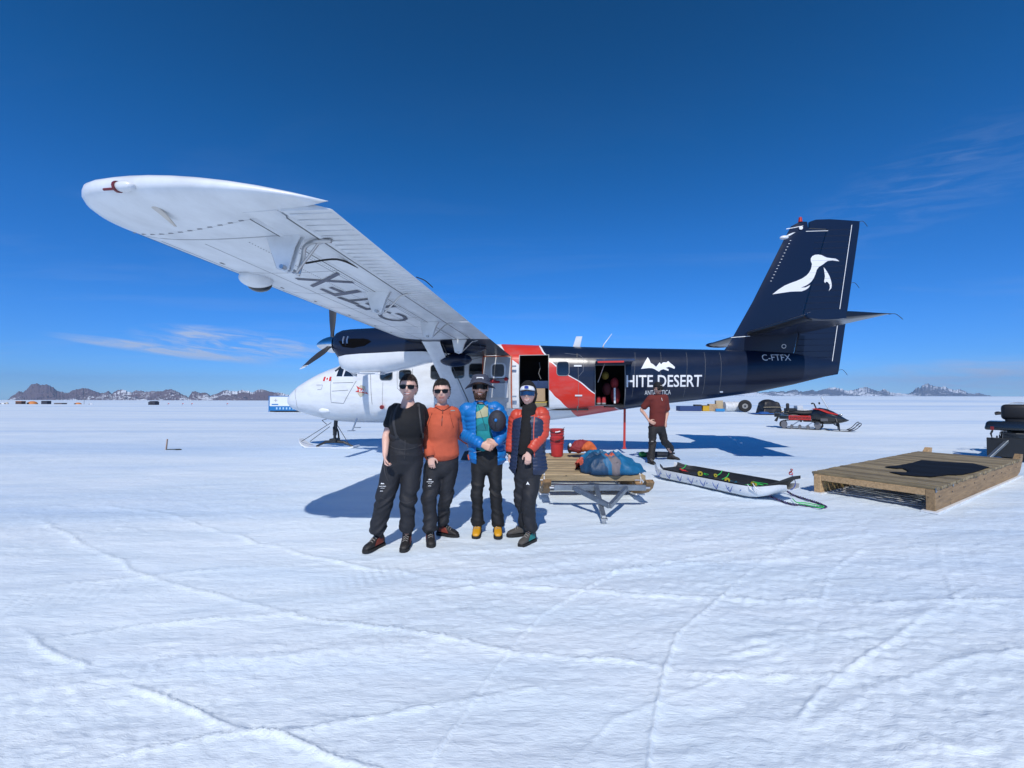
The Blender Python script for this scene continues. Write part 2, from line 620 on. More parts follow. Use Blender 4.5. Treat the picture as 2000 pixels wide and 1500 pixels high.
def snow_material():
    m_ = bpy.data.materials.new('snow')
    m_.use_nodes = True
    nt = m_.node_tree; L = nt.links.new
    b = nt.nodes['Principled BSDF']
    b.inputs['Roughness'].default_value = .55
    b.inputs['Specular IOR Level'].default_value = .35
    tc = N(nt, 'ShaderNodeTexCoord')
    mp = N(nt, 'ShaderNodeMapping'); mp.inputs['Rotation'].default_value = (0, 0, .2); mp.inputs['Scale'].default_value = (.5, 1.6, 1)
    L(tc.outputs['Object'], mp.inputs[0])
    n1 = N(nt, 'ShaderNodeTexNoise', i_Scale=.9, i_Detail=8, i_Roughness=.6)
    L(mp.outputs[0], n1.inputs['Vector'])
    cr = N(nt, 'ShaderNodeValToRGB')
    cr.color_ramp.elements[0].position = .36; cr.color_ramp.elements[0].color = (.715, .82, .90, 1)
    cr.color_ramp.elements[1].position = .62; cr.color_ramp.elements[1].color = (.81, .89, .95, 1)
    L(n1.outputs[0], cr.inputs[0])
    # far wind-polished ice bands
    mp2 = N(nt, 'ShaderNodeMapping'); mp2.inputs['Rotation'].default_value = (0, 0, -.06); mp2.inputs['Scale'].default_value = (.012, .11, 1)
    L(tc.outputs['Object'], mp2.inputs[0])
    n2 = N(nt, 'ShaderNodeTexNoise', i_Scale=1.0, i_Detail=5, i_Roughness=.65, i_Distortion=.4)
    L(mp2.outputs[0], n2.inputs['Vector'])
    r2 = N(nt, 'ShaderNodeMapRange', i_1=.47, i_2=.62)
    L(n2.outputs[0], r2.inputs[0])
    mx = N(nt, 'ShaderNodeMixRGB'); mx.inputs[2].default_value = (.50, .66, .86, 1)
    sc = N(nt, 'ShaderNodeMath', operation='MULTIPLY'); sc.inputs[1].default_value = .85
    L(r2.outputs[0], sc.inputs[0]); L(sc.outputs[0], mx.inputs[0]); L(cr.outputs[0], mx.inputs[1])
    L(mx.outputs[0], b.inputs['Base Color'])
    # relief: crust grain, small scallops, sparkle
    n3 = N(nt, 'ShaderNodeTexNoise', i_Scale=16, i_Detail=8, i_Roughness=.68, i_Distortion=.3)
    mp3 = N(nt, 'ShaderNodeMapping'); mp3.inputs['Rotation'].default_value = (0, 0, .2); mp3.inputs['Scale'].default_value = (.55, 1.5, 1)
    L(tc.outputs['Object'], mp3.inputs[0]); L(mp3.outputs[0], n3.inputs['Vector'])
    v = N(nt, 'ShaderNodeTexVoronoi', i_Scale=9.0, feature='SMOOTH_F1')
    L(mp3.outputs[0], v.inputs['Vector'])
    n4 = N(nt, 'ShaderNodeTexNoise', i_Scale=140, i_Detail=2)
    L(tc.outputs['Object'], n4.inputs['Vector'])
    b1 = N(nt, 'ShaderNodeBump', i_Strength=.75, i_Distance=.013); L(n3.outputs[0], b1.inputs['Height'])
    b2 = N(nt, 'ShaderNodeBump', i_Strength=.35, i_Distance=.010); L(v.outputs['Distance'], b2.inputs['Height']); L(b1.outputs[0], b2.inputs['Normal'])
    b3 = N(nt, 'ShaderNodeBump', i_Strength=.35, i_Distance=.0015); L(n4.outputs[0], b3.inputs['Height']); L(b2.outputs[0], b3.inputs['Normal'])
    mp5 = N(nt, 'ShaderNodeMapping'); mp5.inputs['Rotation'].default_value = (0, 0, .12); mp5.inputs['Scale'].default_value = (.25, 1.3, 1)
    n5 = N(nt, 'ShaderNodeTexNoise', i_Scale=1.1, i_Detail=7, i_Roughness=.66)
    L(tc.outputs['Object'], mp5.inputs[0]); L(mp5.outputs[0], n5.inputs['Vector'])
    b5 = N(nt, 'ShaderNodeBump', i_Strength=.38, i_Distance=.08); L(n5.outputs[0], b5.inputs['Height']); L(b3.outputs[0], b5.inputs['Normal'])
    L(b5.outputs[0], b.inputs['Normal'])
    return m_


build_snow()


# ------------------------------------------------------------ mountains on the horizon
def rock_material(name, rock_a, rock_b, snow_bias, scale):
    m_ = bpy.data.materials.new(name)
    m_.use_nodes = True
    nt = m_.node_tree; L = nt.links.new
    b = nt.nodes['Principled BSDF']; b.inputs['Roughness'].default_value = .85
    tc = N(nt, 'ShaderNodeTexCoord')
    geo = N(nt, 'ShaderNodeNewGeometry')
    sep = N(nt, 'ShaderNodeSeparateXYZ'); L(geo.outputs['Normal'], sep.inputs[0])
    n = N(nt, 'ShaderNodeTexNoise', i_Scale=scale, i_Detail=8, i_Roughness=.6)
    L(tc.outputs['Object'], n.inputs['Vector'])
    ad = N(nt, 'ShaderNodeMath', operation='MULTIPLY_ADD'); ad.inputs[1].default_value = 1.5; ad.inputs[2].default_value = snow_bias
    L(n.outputs[0], ad.inputs[0])
    ad2 = N(nt, 'ShaderNodeMath', operation='MULTIPLY_ADD'); ad2.inputs[1].default_value = .75
    L(sep.outputs[2], ad2.inputs[0]); L(ad.outputs[0], ad2.inputs[2])
    r = N(nt, 'ShaderNodeMapRange', i_1=.45, i_2=.56); L(ad2.outputs[0], r.inputs[0])
    n2 = N(nt, 'ShaderNodeTexNoise', i_Scale=scale * 1.8, i_Detail=6); L(tc.outputs['Object'], n2.inputs['Vector'])
    rk = N(nt, 'ShaderNodeMixRGB'); rk.inputs[1].default_value = (*rock_a, 1); rk.inputs[2].default_value = (*rock_b, 1)
    L(n2.outputs[0], rk.inputs[0])
    mx = N(nt, 'ShaderNodeMixRGB'); mx.inputs[2].default_value = (.80, .85, .92, 1)
    L(r.outputs[0], mx.inputs[0]); L(rk.outputs[0], mx.inputs[1]); L(mx.outputs[0], b.inputs['Base Color'])
    return m_


def mountain_range(name, ridge, dist, depth, material, rough, seed, label):
    """ridge: photo pixels of the skyline and of the foot; built as a real ridge with depth"""
    us = [p[0] for p in ridge]
    n = int((us[-1] - us[0]) / 1.1)
    cols = np.linspace(us[0], us[-1], n)
    top = np.interp(cols, us, [p[1] for p in ridge])
    top = top + (vnoise(cols * .45, cols * 0, seed + 7) - .5) * 2.2 + (vnoise(cols * 1.1, cols * 0, seed + 8) - .5) * .8
    nd = 46
    V = np.zeros((nd, n, 3))
    for j in range(n):
        u = cols[j]
        T = at(u, top[j], dist)
        x, y = T.x, T.y
        base = gz(x, y) - 6
        H = max(T.z - base, 1.0)
        env = min(1, (u - us[0]) / 12, (us[-1] - u) / 12)
        for i in range(nd):
            t = i / (nd - 1) * 2 - 1          # -1 near foot, 0 crest, 1 far foot
            yy = y + t * depth
            k = yy / y
            xx = x * k
            prof = (1 - abs(t)) ** .95
            V[i, j] = (xx, yy, 0)
            V[i, j, 2] = prof
        V[:, j, 2] = V[:, j, 2] * H
    s = 1 / depth * 3.4
    nz = (np.abs(vnoise(V[..., 0] * s, V[..., 1] * s, seed) - .5) * 2 * .55 + np.abs(vnoise(V[..., 0] * s * 2.3, V[..., 1] * s * 2.3, seed + 1) - .5) * 2 * .3
          + np.abs(vnoise(V[..., 0] * s * 5.1, V[..., 1] * s * 5.1, seed + 2) - .5) * 2 * .18)
    hmax = V[..., 2].max(0)[None, :]
    t = np.abs(np.linspace(-1, 1, nd))[:, None]
    V[..., 2] -= hmax * rough * nz * np.clip(t * 3.2, 0, 1)
    V[..., 2] += hmax * .10 * (nz - .4) * np.clip(1 - t * 3, 0, 1) * .4
    base = far_z(V[..., 0], V[..., 1])
    V[..., 2] = base - 8 + np.maximum(V[..., 2], -5 + 0 * base)
    V[0, :, 2] = base[0] - 30; V[-1, :, 2] = base[-1] - 30
    idx = np.arange(nd * n).reshape(nd, n)
    q = np.stack([idx[:-1, :-1], idx[:-1, 1:], idx[1:, 1:], idx[1:, :-1]], -1).reshape(-1, 4)
    me = bpy.data.meshes.new(name)
    me.from_pydata(V.reshape(-1, 3).tolist(), [], q.tolist())
    o = obj_from_mesh(name, me, material)
    tag(o, label=label, cat='mountains', kind='structure')
    return o


rock_l = rock_material('brown_rock', (.165, .115, .12), (.085, .065, .085), -.985, .0007)  # rock colours shifted to blue: part of the haze is in the tint
rock_r = rock_material('grey_rock', (.12, .12, .15), (.07, .08, .12), -.95, .0005)
rock_m = rock_material('haze_blue_rock', (.12, .12, .15), (.07, .08, .12), -1.02, .0006)
mountain_range('mountain_range', [(14, 781), (25, 772), (38, 762), (45, 765), (53, 758), (60, 750), (70, 747), (80, 750), (93, 749), (102, 754), (112, 762), (130, 767), (140, 763), (150, 759),
                                  (163, 757), (176, 759), (185, 763), (195, 767), (203, 766), (212, 762), (218, 768), (228, 762), (237, 759), (248, 763), (258, 766), (264, 761), (275, 762), (285, 764), (300, 763),
                                  (312, 764), (323, 760), (332, 759), (345, 763), (357, 770), (368, 775), (375, 765), (381, 762), (390, 766), (402, 766), (412, 772), (420, 769), (430, 765), (441, 760), (450, 763),
                                  (460, 764), (472, 760), (482, 762), (492, 766), (502, 761), (513, 759), (524, 762), (535, 766), (545, 766), (556, 768), (566, 771), (580, 770), (600, 775), (640, 783)],
               7600, 760, rock_l, .75, 5, 'brown rocky mountain range with snow patches on the left horizon')
mountain_range('mountain_range', [(1392, 775), (1420, 768), (1440, 764), (1455, 763), (1470, 764), (1485, 766), (1500, 765), (1515, 764), (1540, 764), (1545, 762), (1555, 760), (1562, 764), (1575, 764), (1585, 761),
                                  (1597, 763), (1604, 760), (1612, 759), (1620, 757), (1630, 755), (1637, 757), (1648, 760), (1658, 762), (1670, 760), (1680, 757), (1690, 754), (1698, 757), (1707, 761), (1718, 764),
                                  (1726, 759), (1735, 764), (1745, 767), (1760, 767), (1775, 770), (1795, 772)],
               13000, 1300, rock_r, .62, 15, 'snow covered blue mountain chain on the horizon behind the snowmobile')
mountain_range('mountain_range', [(1755, 773), (1775, 768), (1783, 765), (1788, 758), (1793, 754), (1797, 758), (1800, 753), (1806, 749), (1812, 748), (1818, 751), (1826, 753), (1836, 755), (1845, 754), (1855, 758),
                                  (1865, 762), (1874, 759), (1882, 763), (1893, 768), (1903, 769), (1912, 767), (1922, 770), (1935, 773)],
               13800, 1100, rock_m, .6, 25, 'jagged haze-blue rock peaks standing highest on the right horizon')


# ------------------------------------------------------------ air: one closed box round camera and scene
def build_haze():
    m_ = bpy.data.materials.new('haze_air')
    m_.use_nodes = True
    nt = m_.node_tree
    nt.nodes.clear()
    out = N(nt, 'ShaderNodeOutputMaterial')
    v = N(nt, 'ShaderNodeVolumePrincipled')
    v.inputs['Color'].default_value = (.40, .66, 1.0, 1)
    v.inputs['Density'].default_value = HAZE
    v.inputs['Anisotropy'].default_value = -.2
    nt.links.new(v.outputs[0], out.inputs['Volume'])
    b = MB()
    b.add([(-22500, -22500, -300), (22500, -22500, -300), (22500, 22500, -300), (-22500, 22500, -300),
           (-22500, -22500, 900), (22500, -22500, 900), (22500, 22500, 900), (-22500, 22500, 900)],
          [(3, 2, 1, 0), (4, 5, 6, 7), (0, 1, 5, 4), (1, 2, 6, 5), (2, 3, 7, 6), (3, 0, 4, 7)])
    o = b.build('haze', m_)
    o['kind'] = 'stuff'
    return o


HAZE = 3.6e-5
build_haze()

# ============================================================ the ski aeroplane
# aircraft axes: X aft from the nose, Y to port (towards the camera), Z up from the skis
PX, PY, PHEAD, PPI, PRO = -6.737, 13.381, math.radians(7.612), math.radians(-.391), math.radians(-1.345)


def ac(X, Y, Z):
    Y1 = Y * math.cos(PRO) - Z * math.sin(PRO); Z1 = Y * math.sin(PRO) + Z * math.cos(PRO)
    X2 = X * math.cos(PPI) + Z1 * math.sin(PPI); Z2 = -X * math.sin(PPI) + Z1 * math.cos(PPI) + 6.6 * math.sin(PPI)
    return Vector((PX + X2 * math.cos(PHEAD) - Y1 * math.sin(PHEAD), PY - X2 * math.sin(PHEAD) - Y1 * math.cos(PHEAD), Z2))


AO = ac(0, 0, 0)
AX, AY, AZ = ac(1, 0, 0) - AO, ac(0, 1, 0) - AO, ac(0, 0, 1) - AO
plane = empty('ski_plane', label='white, red and navy twin-propeller ski plane with open cargo doors on the snow', cat='aeroplane')
plane.matrix_world = Matrix(((-AX.x, AY.x, AZ.x, AO.x), (-AX.y, AY.y, AZ.y, AO.y), (-AX.z, AY.z, AZ.z, AO.z), (0, 0, 0, 1)))
ATF = lambda p: Vector((-p.x, p.y, p.z))


def ainv(u, v, axis, val):
    """pixel ray met with an aircraft plane"""
    d = ray(u, v); o = Vector((0, 0, HC)) - AO
    dl = Vector((d.dot(AX), d.dot(AY), d.dot(AZ))); ol = Vector((o.dot(AX), o.dot(AY), o.dot(AZ)))
    return ol + dl * ((val - ol[axis]) / dl[axis])


# fuselage stations: X, bottom, top, half width, roundness
ST = [(.03, 1.36, 1.50, .07, 2.0), (.10, 1.27, 1.60, .17, 2.0), (.22, 1.18, 1.72, .27, 2.0), (.45, 1.09, 1.90, .39, 2.05), (.82, .99, 2.10, .53, 2.1), (1.12, .92, 2.24, .61, 2.15), (1.5, .85, 2.38, .69, 2.2),
      (1.78, .82, 2.46, .74, 2.3), (1.95, .81, 2.58, .765, 2.35), (2.2, .795, 2.76, .79, 2.4), (2.55, .79, 2.92, .825, 2.5), (3.0, .79, 2.97, .86, 2.7), (4.0, .79, 2.99, .88, 2.9), (6.6, .80, 2.99, .88, 2.9), (7.7, .85, 2.93, .88, 2.8), (8.65, .97, 2.88, .87, 2.7),
      (9.76, 1.15, 2.83, .80, 2.5), (10.9, 1.31, 2.79, .68, 2.4), (12.2, 1.46, 2.74, .50, 2.3), (13.2, 1.60, 2.70, .34, 2.2), (14.15, 1.80, 2.62, .19, 2.1), (15.0, 2.02, 2.45, .06, 2.0), (15.22, 2.10, 2.38, .02, 2.0)]
SX = [s[0] for s in ST]


def sect(X):
    return [interp(X, SX, [s[k] for s in ST]) for k in (1, 2, 3, 4)]


def yside(X, Z, off=0.0):
    zb, zt, w, n = sect(X)
    t = abs((Z - (zb + zt) / 2) / ((zt - zb) / 2))
    if t >= 1: return 0.0 + off
    return w * (1 - t ** n) ** (1 / n) + off


def spx(u, v):
    """pixel -> (X, Z) on the port side skin"""
    y = .87
    for _ in range(8):
        p = ainv(u, v, 1, y)
        y = .5 * y + .5 * yside(p.x, p.z)
    return p.x, p.z


CARGO = (7.13, 7.88, 1.27, 2.62)   # X0 X1 Z0 Z1
BAG = (9.08, 9.82, 1.31, 2.33)


def shell(inset, mi_fn=None):
    xs = sorted(set([s[0] for s in ST] + [CARGO[0], CARGO[1], BAG[0], BAG[1], 3.4, 5, 5.8, 7.3, 7.5, 8.2, 9.3, 9.5, 10.3, 11.5, 1.3, .3, .6, .15, 2.8]))
    T = [0, .004, .015, .035, .065, .10, .15, .21, .28, .36, .44, .52, .60, .68, .75, .81, .87, .92, .955, .98, .992, .998, 1.0]
    b = MB(ATF)
    rings = []
    zz = []
    for X in xs:
        zb, zt, w, n = sect(X)
        zb += inset; zt -= inset; w = max(w - inset, .01)
        col = [zb + t * (zt - zb) for t in T]
        # pull the nearest levels onto the door edges so that the openings are clean
        for (x0, x1, z0, z1) in (CARGO, BAG):
            if x0 - 1e-4 <= X <= x1 + 1e-4:
                for z in (z0, z1):
                    k = min(range(len(col)), key=lambda i: abs(col[i] - z)); col[k] = z
        zc, h = (zb + zt) / 2, (zt - zb) / 2
        ys = [w * max(0, 1 - abs((z - zc) / h) ** n) ** (1 / n) for z in col]
        rings.append([Vector((X, y, z)) for y, z in zip(ys, col)] + [Vector((X, -y, z)) for y, z in list(zip(ys, col))[-2:0:-1]])
        zz.append(col)
    nr = len(rings[0])
    b.v = [p for r in rings for p in r]
    for i in range(len(rings) - 1):
        X = (xs[i] + xs[i + 1]) / 2
        for j in range(nr):
            j2 = (j + 1) % nr
            q = [i * nr + j, i * nr + j2, (i + 1) * nr + j2, (i + 1) * nr + j]
            c = sum((b.v[k] for k in q), Vector()) / 4
            if c.y > .2 and any(x0 < X < x1 and z0 < c.z < z1 for (x0, x1, z0, z1) in (CARGO, BAG)):
                continue
            b.f.append(q); b.m.append(0)
    b.f.append(list(range(nr))); b.m.append(0)
    b.f.append([(len(rings) - 1) * nr + k for k in range(nr)]); b.m.append(0)
    return b


def livery_material():
    m_ = bpy.data.materials.new('fuselage_paint')
    m_.use_nodes = True
    nt = m_.node_tree; L = nt.links.new
    b = nt.nodes['Principled BSDF']
    b.inputs['Roughness'].default_value = .28
    b.inputs['Coat Weight'].default_value = .0
    b.inputs['Specular IOR Level'].default_value = .4
    b.inputs['Coat Roughness'].default_value = .08
    tc = N(nt, 'ShaderNodeTexCoord')
    sep = N(nt, 'ShaderNodeSeparateXYZ'); L(tc.outputs['Object'], sep.inputs[0])

    def M_(op, a, b_=None):
        n = N(nt, 'ShaderNodeMath', operation=op)
        for i, v in enumerate((a, b_)):
            if v is None: continue
            if isinstance(v, (int, float)): n.inputs[i].default_value = v
            else: L(v, n.inputs[i])
        return n.outputs[0]
    X = M_('MULTIPLY', sep.outputs[0], -1.0)
    zn = M_('DIVIDE', M_('SUBTRACT', sep.outputs[2], .8), 2.3)

    def curve(pts):
        r = N(nt, 'ShaderNodeValToRGB')
        r.color_ramp.interpolation = 'CARDINAL'
        el = r.color_ramp.elements
        for i, (z, x) in enumerate(pts):
            p = (z - .8) / 2.3
            e = el[i] if i < 2 else el.new(p)
            e.position = p; e.color = (x / 16, x / 16, x / 16, 1)
        L(zn, r.inputs[0])
        return M_('MULTIPLY', r.outputs[0], 16.0)
    A = curve([(.80, 8.84), (1.01, 8.60), (1.25, 8.36), (1.5, 8.10), (1.75, 7.84), (2.1, 7.42), (2.47, 6.99), (2.9, 6.62)])
    B = curve([(.80, 10.2), (1.18, 9.68), (1.57, 9.11), (2.0, 8.52), (2.45, 7.92), (2.66, 7.76), (2.85, 7.64), (3.0, 7.58)])
    red = M_('MULTIPLY', M_('GREATER_THAN', X, A), M_('LESS_THAN', X, B))
    navy = M_('GREATER_THAN', X, M_('ADD', B, .045))
    m1 = N(nt, 'ShaderNodeMixRGB'); m1.inputs[1].default_value = (.74, .77, .80, 1); m1.inputs[2].default_value = (.62, .035, .022, 1)
    L(red, m1.inputs[0])
    m2 = N(nt, 'ShaderNodeMixRGB'); m2.inputs[2].default_value = (.0062, .0138, .038, 1)
    L(navy, m2.inputs[0]); L(m1.outputs[0], m2.inputs[1])
    # grey streaks, and greyer towards the belly
    n = N(nt, 'ShaderNodeTexNoise', i_Scale=3.0, i_Detail=7, i_Roughness=.65)
    mp = N(nt, 'ShaderNodeMapping'); mp.inputs['Scale'].default_value = (.6, 1, 1.6); L(tc.outputs['Object'], mp.inputs[0]); L(mp.outputs[0], n.inputs['Vector'])
    r = N(nt, 'ShaderNodeMapRange', i_1=.45, i_2=.8, i_3=0.0, i_4=.32); L(n.outputs[0], r.inputs[0])
    low = N(nt, 'ShaderNodeMapRange', i_1=1.35, i_2=.85, i_3=0.0, i_4=.28); L(sep.outputs[2], low.inputs[0])
    dsum = M_('MINIMUM', M_('ADD', r.outputs[0], low.outputs[0]), .5)
    m3 = N(nt, 'ShaderNodeMixRGB'); m3.inputs[2].default_value = (.30, .30, .29, 1)
    notnavy = M_('MULTIPLY', dsum, M_('SUBTRACT', 1.0, M_('MULTIPLY', navy, .93)))
    L(notnavy, m3.inputs[0]); L(m2.outputs[0], m3.inputs[1]); L(m3.outputs[0], b.inputs['Base Color'])
    # skin: frames and stringers pillow slightly
    wv = N(nt, 'ShaderNodeTexWave', wave_type='BANDS', bands_direction='X', i_Scale=.62, i_Distortion=0.0)
    L(tc.outputs['Object'], wv.inputs[0])
    wz = N(nt, 'ShaderNodeTexWave', wave_type='BANDS', bands_direction='Z', i_Scale=1.3, i_Distortion=0.0)
    L(tc.outputs['Object'], wz.inputs[0])
    nn = N(nt, 'ShaderNodeTexNoise', i_Scale=2.4, i_Detail=3); L(tc.outputs['Object'], nn.inputs[0])
    h = M_('ADD', M_('MULTIPLY', M_('POWER', wv.outputs['Fac'], 6.0), .35), M_('ADD', M_('MULTIPLY', M_('POWER', wz.outputs['Fac'], 8.0), .35), M_('MULTIPLY', nn.outputs[0], 1.2)))
    bp = N(nt, 'ShaderNodeBump', i_Strength=.5, i_Distance=.006); L(h, bp.inputs['Height']); L(bp.outputs[0], b.inputs['Normal'])
    return m_


W_PAINT = mat('white_paint', (.74, .77, .80), .3, var=.10, vscale=5, bump=.12, bscale=7, coat=.3)
WING_PAINT = mat('wing_white_paint', (.70, .735, .77), .34, var=.16, vscale=3.2, bump=.14, bscale=9, coat=.15, stretch=(1, .6, 1))
NAVY = mat('navy_paint', (.0062, .0138, .038), .25, coat=.0, spec=.35, bump=.08, bscale=5)
RED_P = mat('red_paint', (.58, .035, .022), .3, coat=.3)
BLACK = mat('black_rubber', (.012, .012, .013), .6)
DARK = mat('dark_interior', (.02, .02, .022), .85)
GLASS = mat('dark_window_glass', (.012, .016, .02), .06, coat=.8, spec=.6)
SEAL = mat('window_seal', (.10, .10, .10), .6)
METAL = mat('bare_metal', (.55, .56, .57), .32, metal=1.0, var=.2)
CHROME = mat('polished_metal', (.75, .75, .76), .14, metal=1.0)
STEEL_D = mat('dark_steel', (.05, .052, .055), .45, metal=.6)
LINE = mat('panel_joint', (.16, .17, .18), .7)
DECAL_W = mat('white_lettering', (.80, .82, .84), .4)
DECAL_N = mat('navy_lettering', (.025, .035, .07), .45)
DECAL_G = mat('slate_lettering', (.06, .07, .12), .45)
DECAL_R = mat('red_lettering', (.60, .04, .03), .4)
ORANGE = mat('orange_door_seal', (.50, .10, .03), .6)
LIVERY = livery_material()

fus = shell(0.0).build('fuselage', LIVERY, plane, smooth=True, autos=50)
shell(.045).build('cabin_lining', DARK, plane, smooth=True)  # near-black colour stands in for the shade inside the cabin
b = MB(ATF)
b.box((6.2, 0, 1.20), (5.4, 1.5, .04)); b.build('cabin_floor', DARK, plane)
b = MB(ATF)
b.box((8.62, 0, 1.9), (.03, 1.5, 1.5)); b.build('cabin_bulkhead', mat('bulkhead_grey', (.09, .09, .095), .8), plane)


# ---- things laid on the port skin
def on_side(pts2, off):
    return [Vector((x, yside(x, z) + off, z)) for x, z in pts2]


def rrect(x0, x1, z0, z1, r, k=4):
    out = []
    for cx, cz, a0 in ((x1 - r, z1 - r, 0), (x0 + r, z1 - r, 90), (x0 + r, z0 + r, 180), (x1 - r, z0 + r, 270)):
        for i in range(k + 1):
            a = math.radians(a0 + 90 * i / k)
            out.append((cx + r * math.cos(a), cz + r * math.sin(a)))
    return out


def side_patch(name, poly, m_, off=.006, parent=plane, thick=.0, cut=.06, mirror=False):
    """polygon in (X, Z) wrapped on the skin"""
    bm = bmesh.new()
    vs = [bm.verts.new((x, z, 0)) for x, z in poly]
    f = bm.faces.new(vs)
    bmesh.ops.triangulate(bm, faces=[f])
    wrap_cut(bm, cut)
    for v in bm.verts:
        x, z = v.co.x, v.co.y
        y = yside(x, z) + off
        v.co = ATF(Vector((x, -y if mirror else y, z)))
    bmesh.ops.recalc_face_normals(bm, faces=bm.faces)
    if bm.faces and sum(ff.normal.y for ff in bm.faces) * (-1 if mirror else 1) < 0:
        bmesh.ops.reverse_faces(bm, faces=bm.faces)
    me = bpy.data.meshes.new(name); bm.to_mesh(me); bm.free()
    me.shade_smooth()
    return obj_from_mesh(name, me, m_, parent)


def wrap_cut(bm, step):
    for ax in (0, 1):
        lo = min(v.co[ax] for v in bm.verts); hi = max(v.co[ax] for v in bm.verts)
        k = math.floor(lo / step) + 1
        while k * step < hi:
            co = [0, 0, 0]; co[ax] = k * step
            no = [0, 0, 0]; no[ax] = 1
            bmesh.ops.bisect_plane(bm, geom=bm.verts[:] + bm.edges[:] + bm.faces[:], plane_co=co, plane_no=no)
            k += 1


def side_ribbon(pts, w, m_, name='panel_line', off=.004, parent=plane):
    b = MB(ATF)
    P = []
    for (x0, z0), (x1, z1) in zip(pts[:-1], pts[1:]):
        n = max(1, int(math.hypot(x1 - x0, z1 - z0) / .08))
        for i in range(n): P.append((x0 + (x1 - x0) * i / n, z0 + (z1 - z0) * i / n))
    P.append(pts[-1])
    V = []
    for i, (x, z) in enumerate(P):
        a = P[max(i - 1, 0)]; c = P[min(i + 1, len(P) - 1)]
        dx, dz = c[0] - a[0], c[1] - a[1]; L_ = math.hypot(dx, dz) or 1
        nx, nz = -dz / L_ * w / 2, dx / L_ * w / 2
        for s in (-1, 1):
            xx, zz_ = x + s * nx, z + s * nz
            V.append(Vector((xx, yside(xx, zz_) + off, zz_)))
    b.add(V, [(2 * i, 2 * i + 1, 2 * i + 3, 2 * i + 2) for i in range(len(P) - 1)])
    return b.build(name, m_, parent)


def window_on_side(x0, x1, z0, z1, parent=plane, name='cabin_window', r=.07, glass=None):
    # a real frame ring, the pane recessed inside it
    b = MB(ATF)
    o = rrect(x0 - .016, x1 + .016, z0 - .016, z1 + .016, r + .015); i = rrect(x0, x1, z0, z1, r)
    R = [on_side(o, .001), on_side(o, .007), on_side(i, .008), on_side(i, .002)]
    b.loft(R, cap=False)
    fr = b.build(name, mat('window_frame_grey', (.22, .23, .24), .5), parent, smooth=True, autos=40)
    p = side_patch('pane', i, glass or GLASS, .005, fr)
    return fr


for (ua, va, ub, vb) in ((743, 723, 766, 742), (780, 723, 803, 742), (842, 713, 868, 740), (883, 712, 906, 738), (917, 711, 943, 738), (1088, 707, 1111, 733)):
    x0, z1 = spx(ua, va); x1, z0 = spx(ub, vb)
    window_on_side(x0, x1, z0, z1)
# starboard windows
for X in (3.4, 4.1, 4.8, 5.5, 6.2, 7.3, 8.2):
    side_patch('cabin_window', rrect(X, X + .33, 2.06, 2.40, .07), GLASS, .006, plane, mirror=True)


def patch_px(name, px, m_, off=.006, parent=plane):
    return side_patch(name, [spx(u, v) for u, v in px], m_, off, parent)


# cockpit glazing
ck = patch_px('cockpit_side_window', [(667, 711), (676, 711), (668, 735), (657, 735)], GLASS)
patch_px('cockpit_side_window', [(680, 712), (689, 722), (690, 735), (668 + 3, 735)], GLASS)
side_patch('cockpit_side_window', [(2.28, 2.14), (2.62, 2.14), (2.62, 2.46), (2.40, 2.50)], GLASS)
b = MB(ATF)
for s in (1, -1):
    pts = [(1.80, .05 * s, 2.475), (1.86, .60 * s, 2.27), (2.24, .66 * s, 2.52), (2.36, .05 * s, 2.86)]
    g = []
    for (x, y, z) in pts:
        g.append(Vector((x - .02, y, z + .02)))
    b.add(g + [p + Vector((.03, 0, -.04)) for p in g], [(0, 1, 2, 3), (7, 6, 5, 4), (0, 4, 5, 1), (1, 5, 6, 2), (2, 6, 7, 3), (3, 7, 4, 0)])
b.build('windshield', GLASS, plane, bevel=.01)
for s in (-1, 1):
    side_patch('cockpit_side_window', [(1.92, 2.12), (2.55, 2.12), (2.55, 2.5), (2.25, 2.5)], GLASS, .008, plane, mirror=True) if s < 0 else None
# door outlines, joints
DL = lambda px, w=.012: side_ribbon([spx(u, v) for u, v in px], w, LINE)
DL([(647, 741), (647, 786), (671, 788), (696, 744)])
DL([(650, 748), (690, 747)]); DL([(648, 764), (680, 762)])
DL([(577, 760), (578, 782), (582, 800)], .01)
DL([(724, 728), (727, 790)]); DL([(748, 746), (748, 800)], .008)
DL([(776, 720), (776, 758), (784, 766)], .010); DL([(806, 720), (806, 758), (800, 766), (784, 766)], .010)
DL([(618, 752), (630, 752), (628, 760), (620, 761)])
side_ribbon([spx(u, v) for u, v in ((860, 716), (944, 697))], .01, LINE)
DL([(1129, 700), (1130, 800)], .008); DL([(1072, 797), (1130, 797), (1165, 793)], .008)
DL([(1072, 797), (1000, 798)], .010)
for u in (1240, 1290, 1340, 1375, 1405): DL([(u, 688), (u - 6, 776)], .005)
patch_px('door_handle', [(1121, 713), (1136, 713), (1136, 716), (1121, 716)], W_PAINT, .02)
patch_px('door_handle', [(1123, 771), (1137, 771), (1137, 774), (1123, 774)], W_PAINT, .02)
patch_px('hatch', [(1406, 764), (1412, 764), (1412, 767), (1406, 767)], DECAL_W)
b = MB(ATF); c = spx(748, 795); b.cyl((c[0], .84, c[1]), (c[0], .90, c[1]), .055, n=16); b.build('red_marker', DECAL_R, plane)
b = MB(ATF); c = spx(634, 802); b.ell((c[0], yside(*c), c[1]), (.19, .06, .075)); b.build('nose_light_fairing', W_PAINT, plane, smooth=True)
side_ribbon([spx(u, v) for u, v in ((1103, 690), (1131, 693), (1140, 700), (1139, 725), (1130, 735))], .006, mat('scuff', (.2, .22, .26), .5))

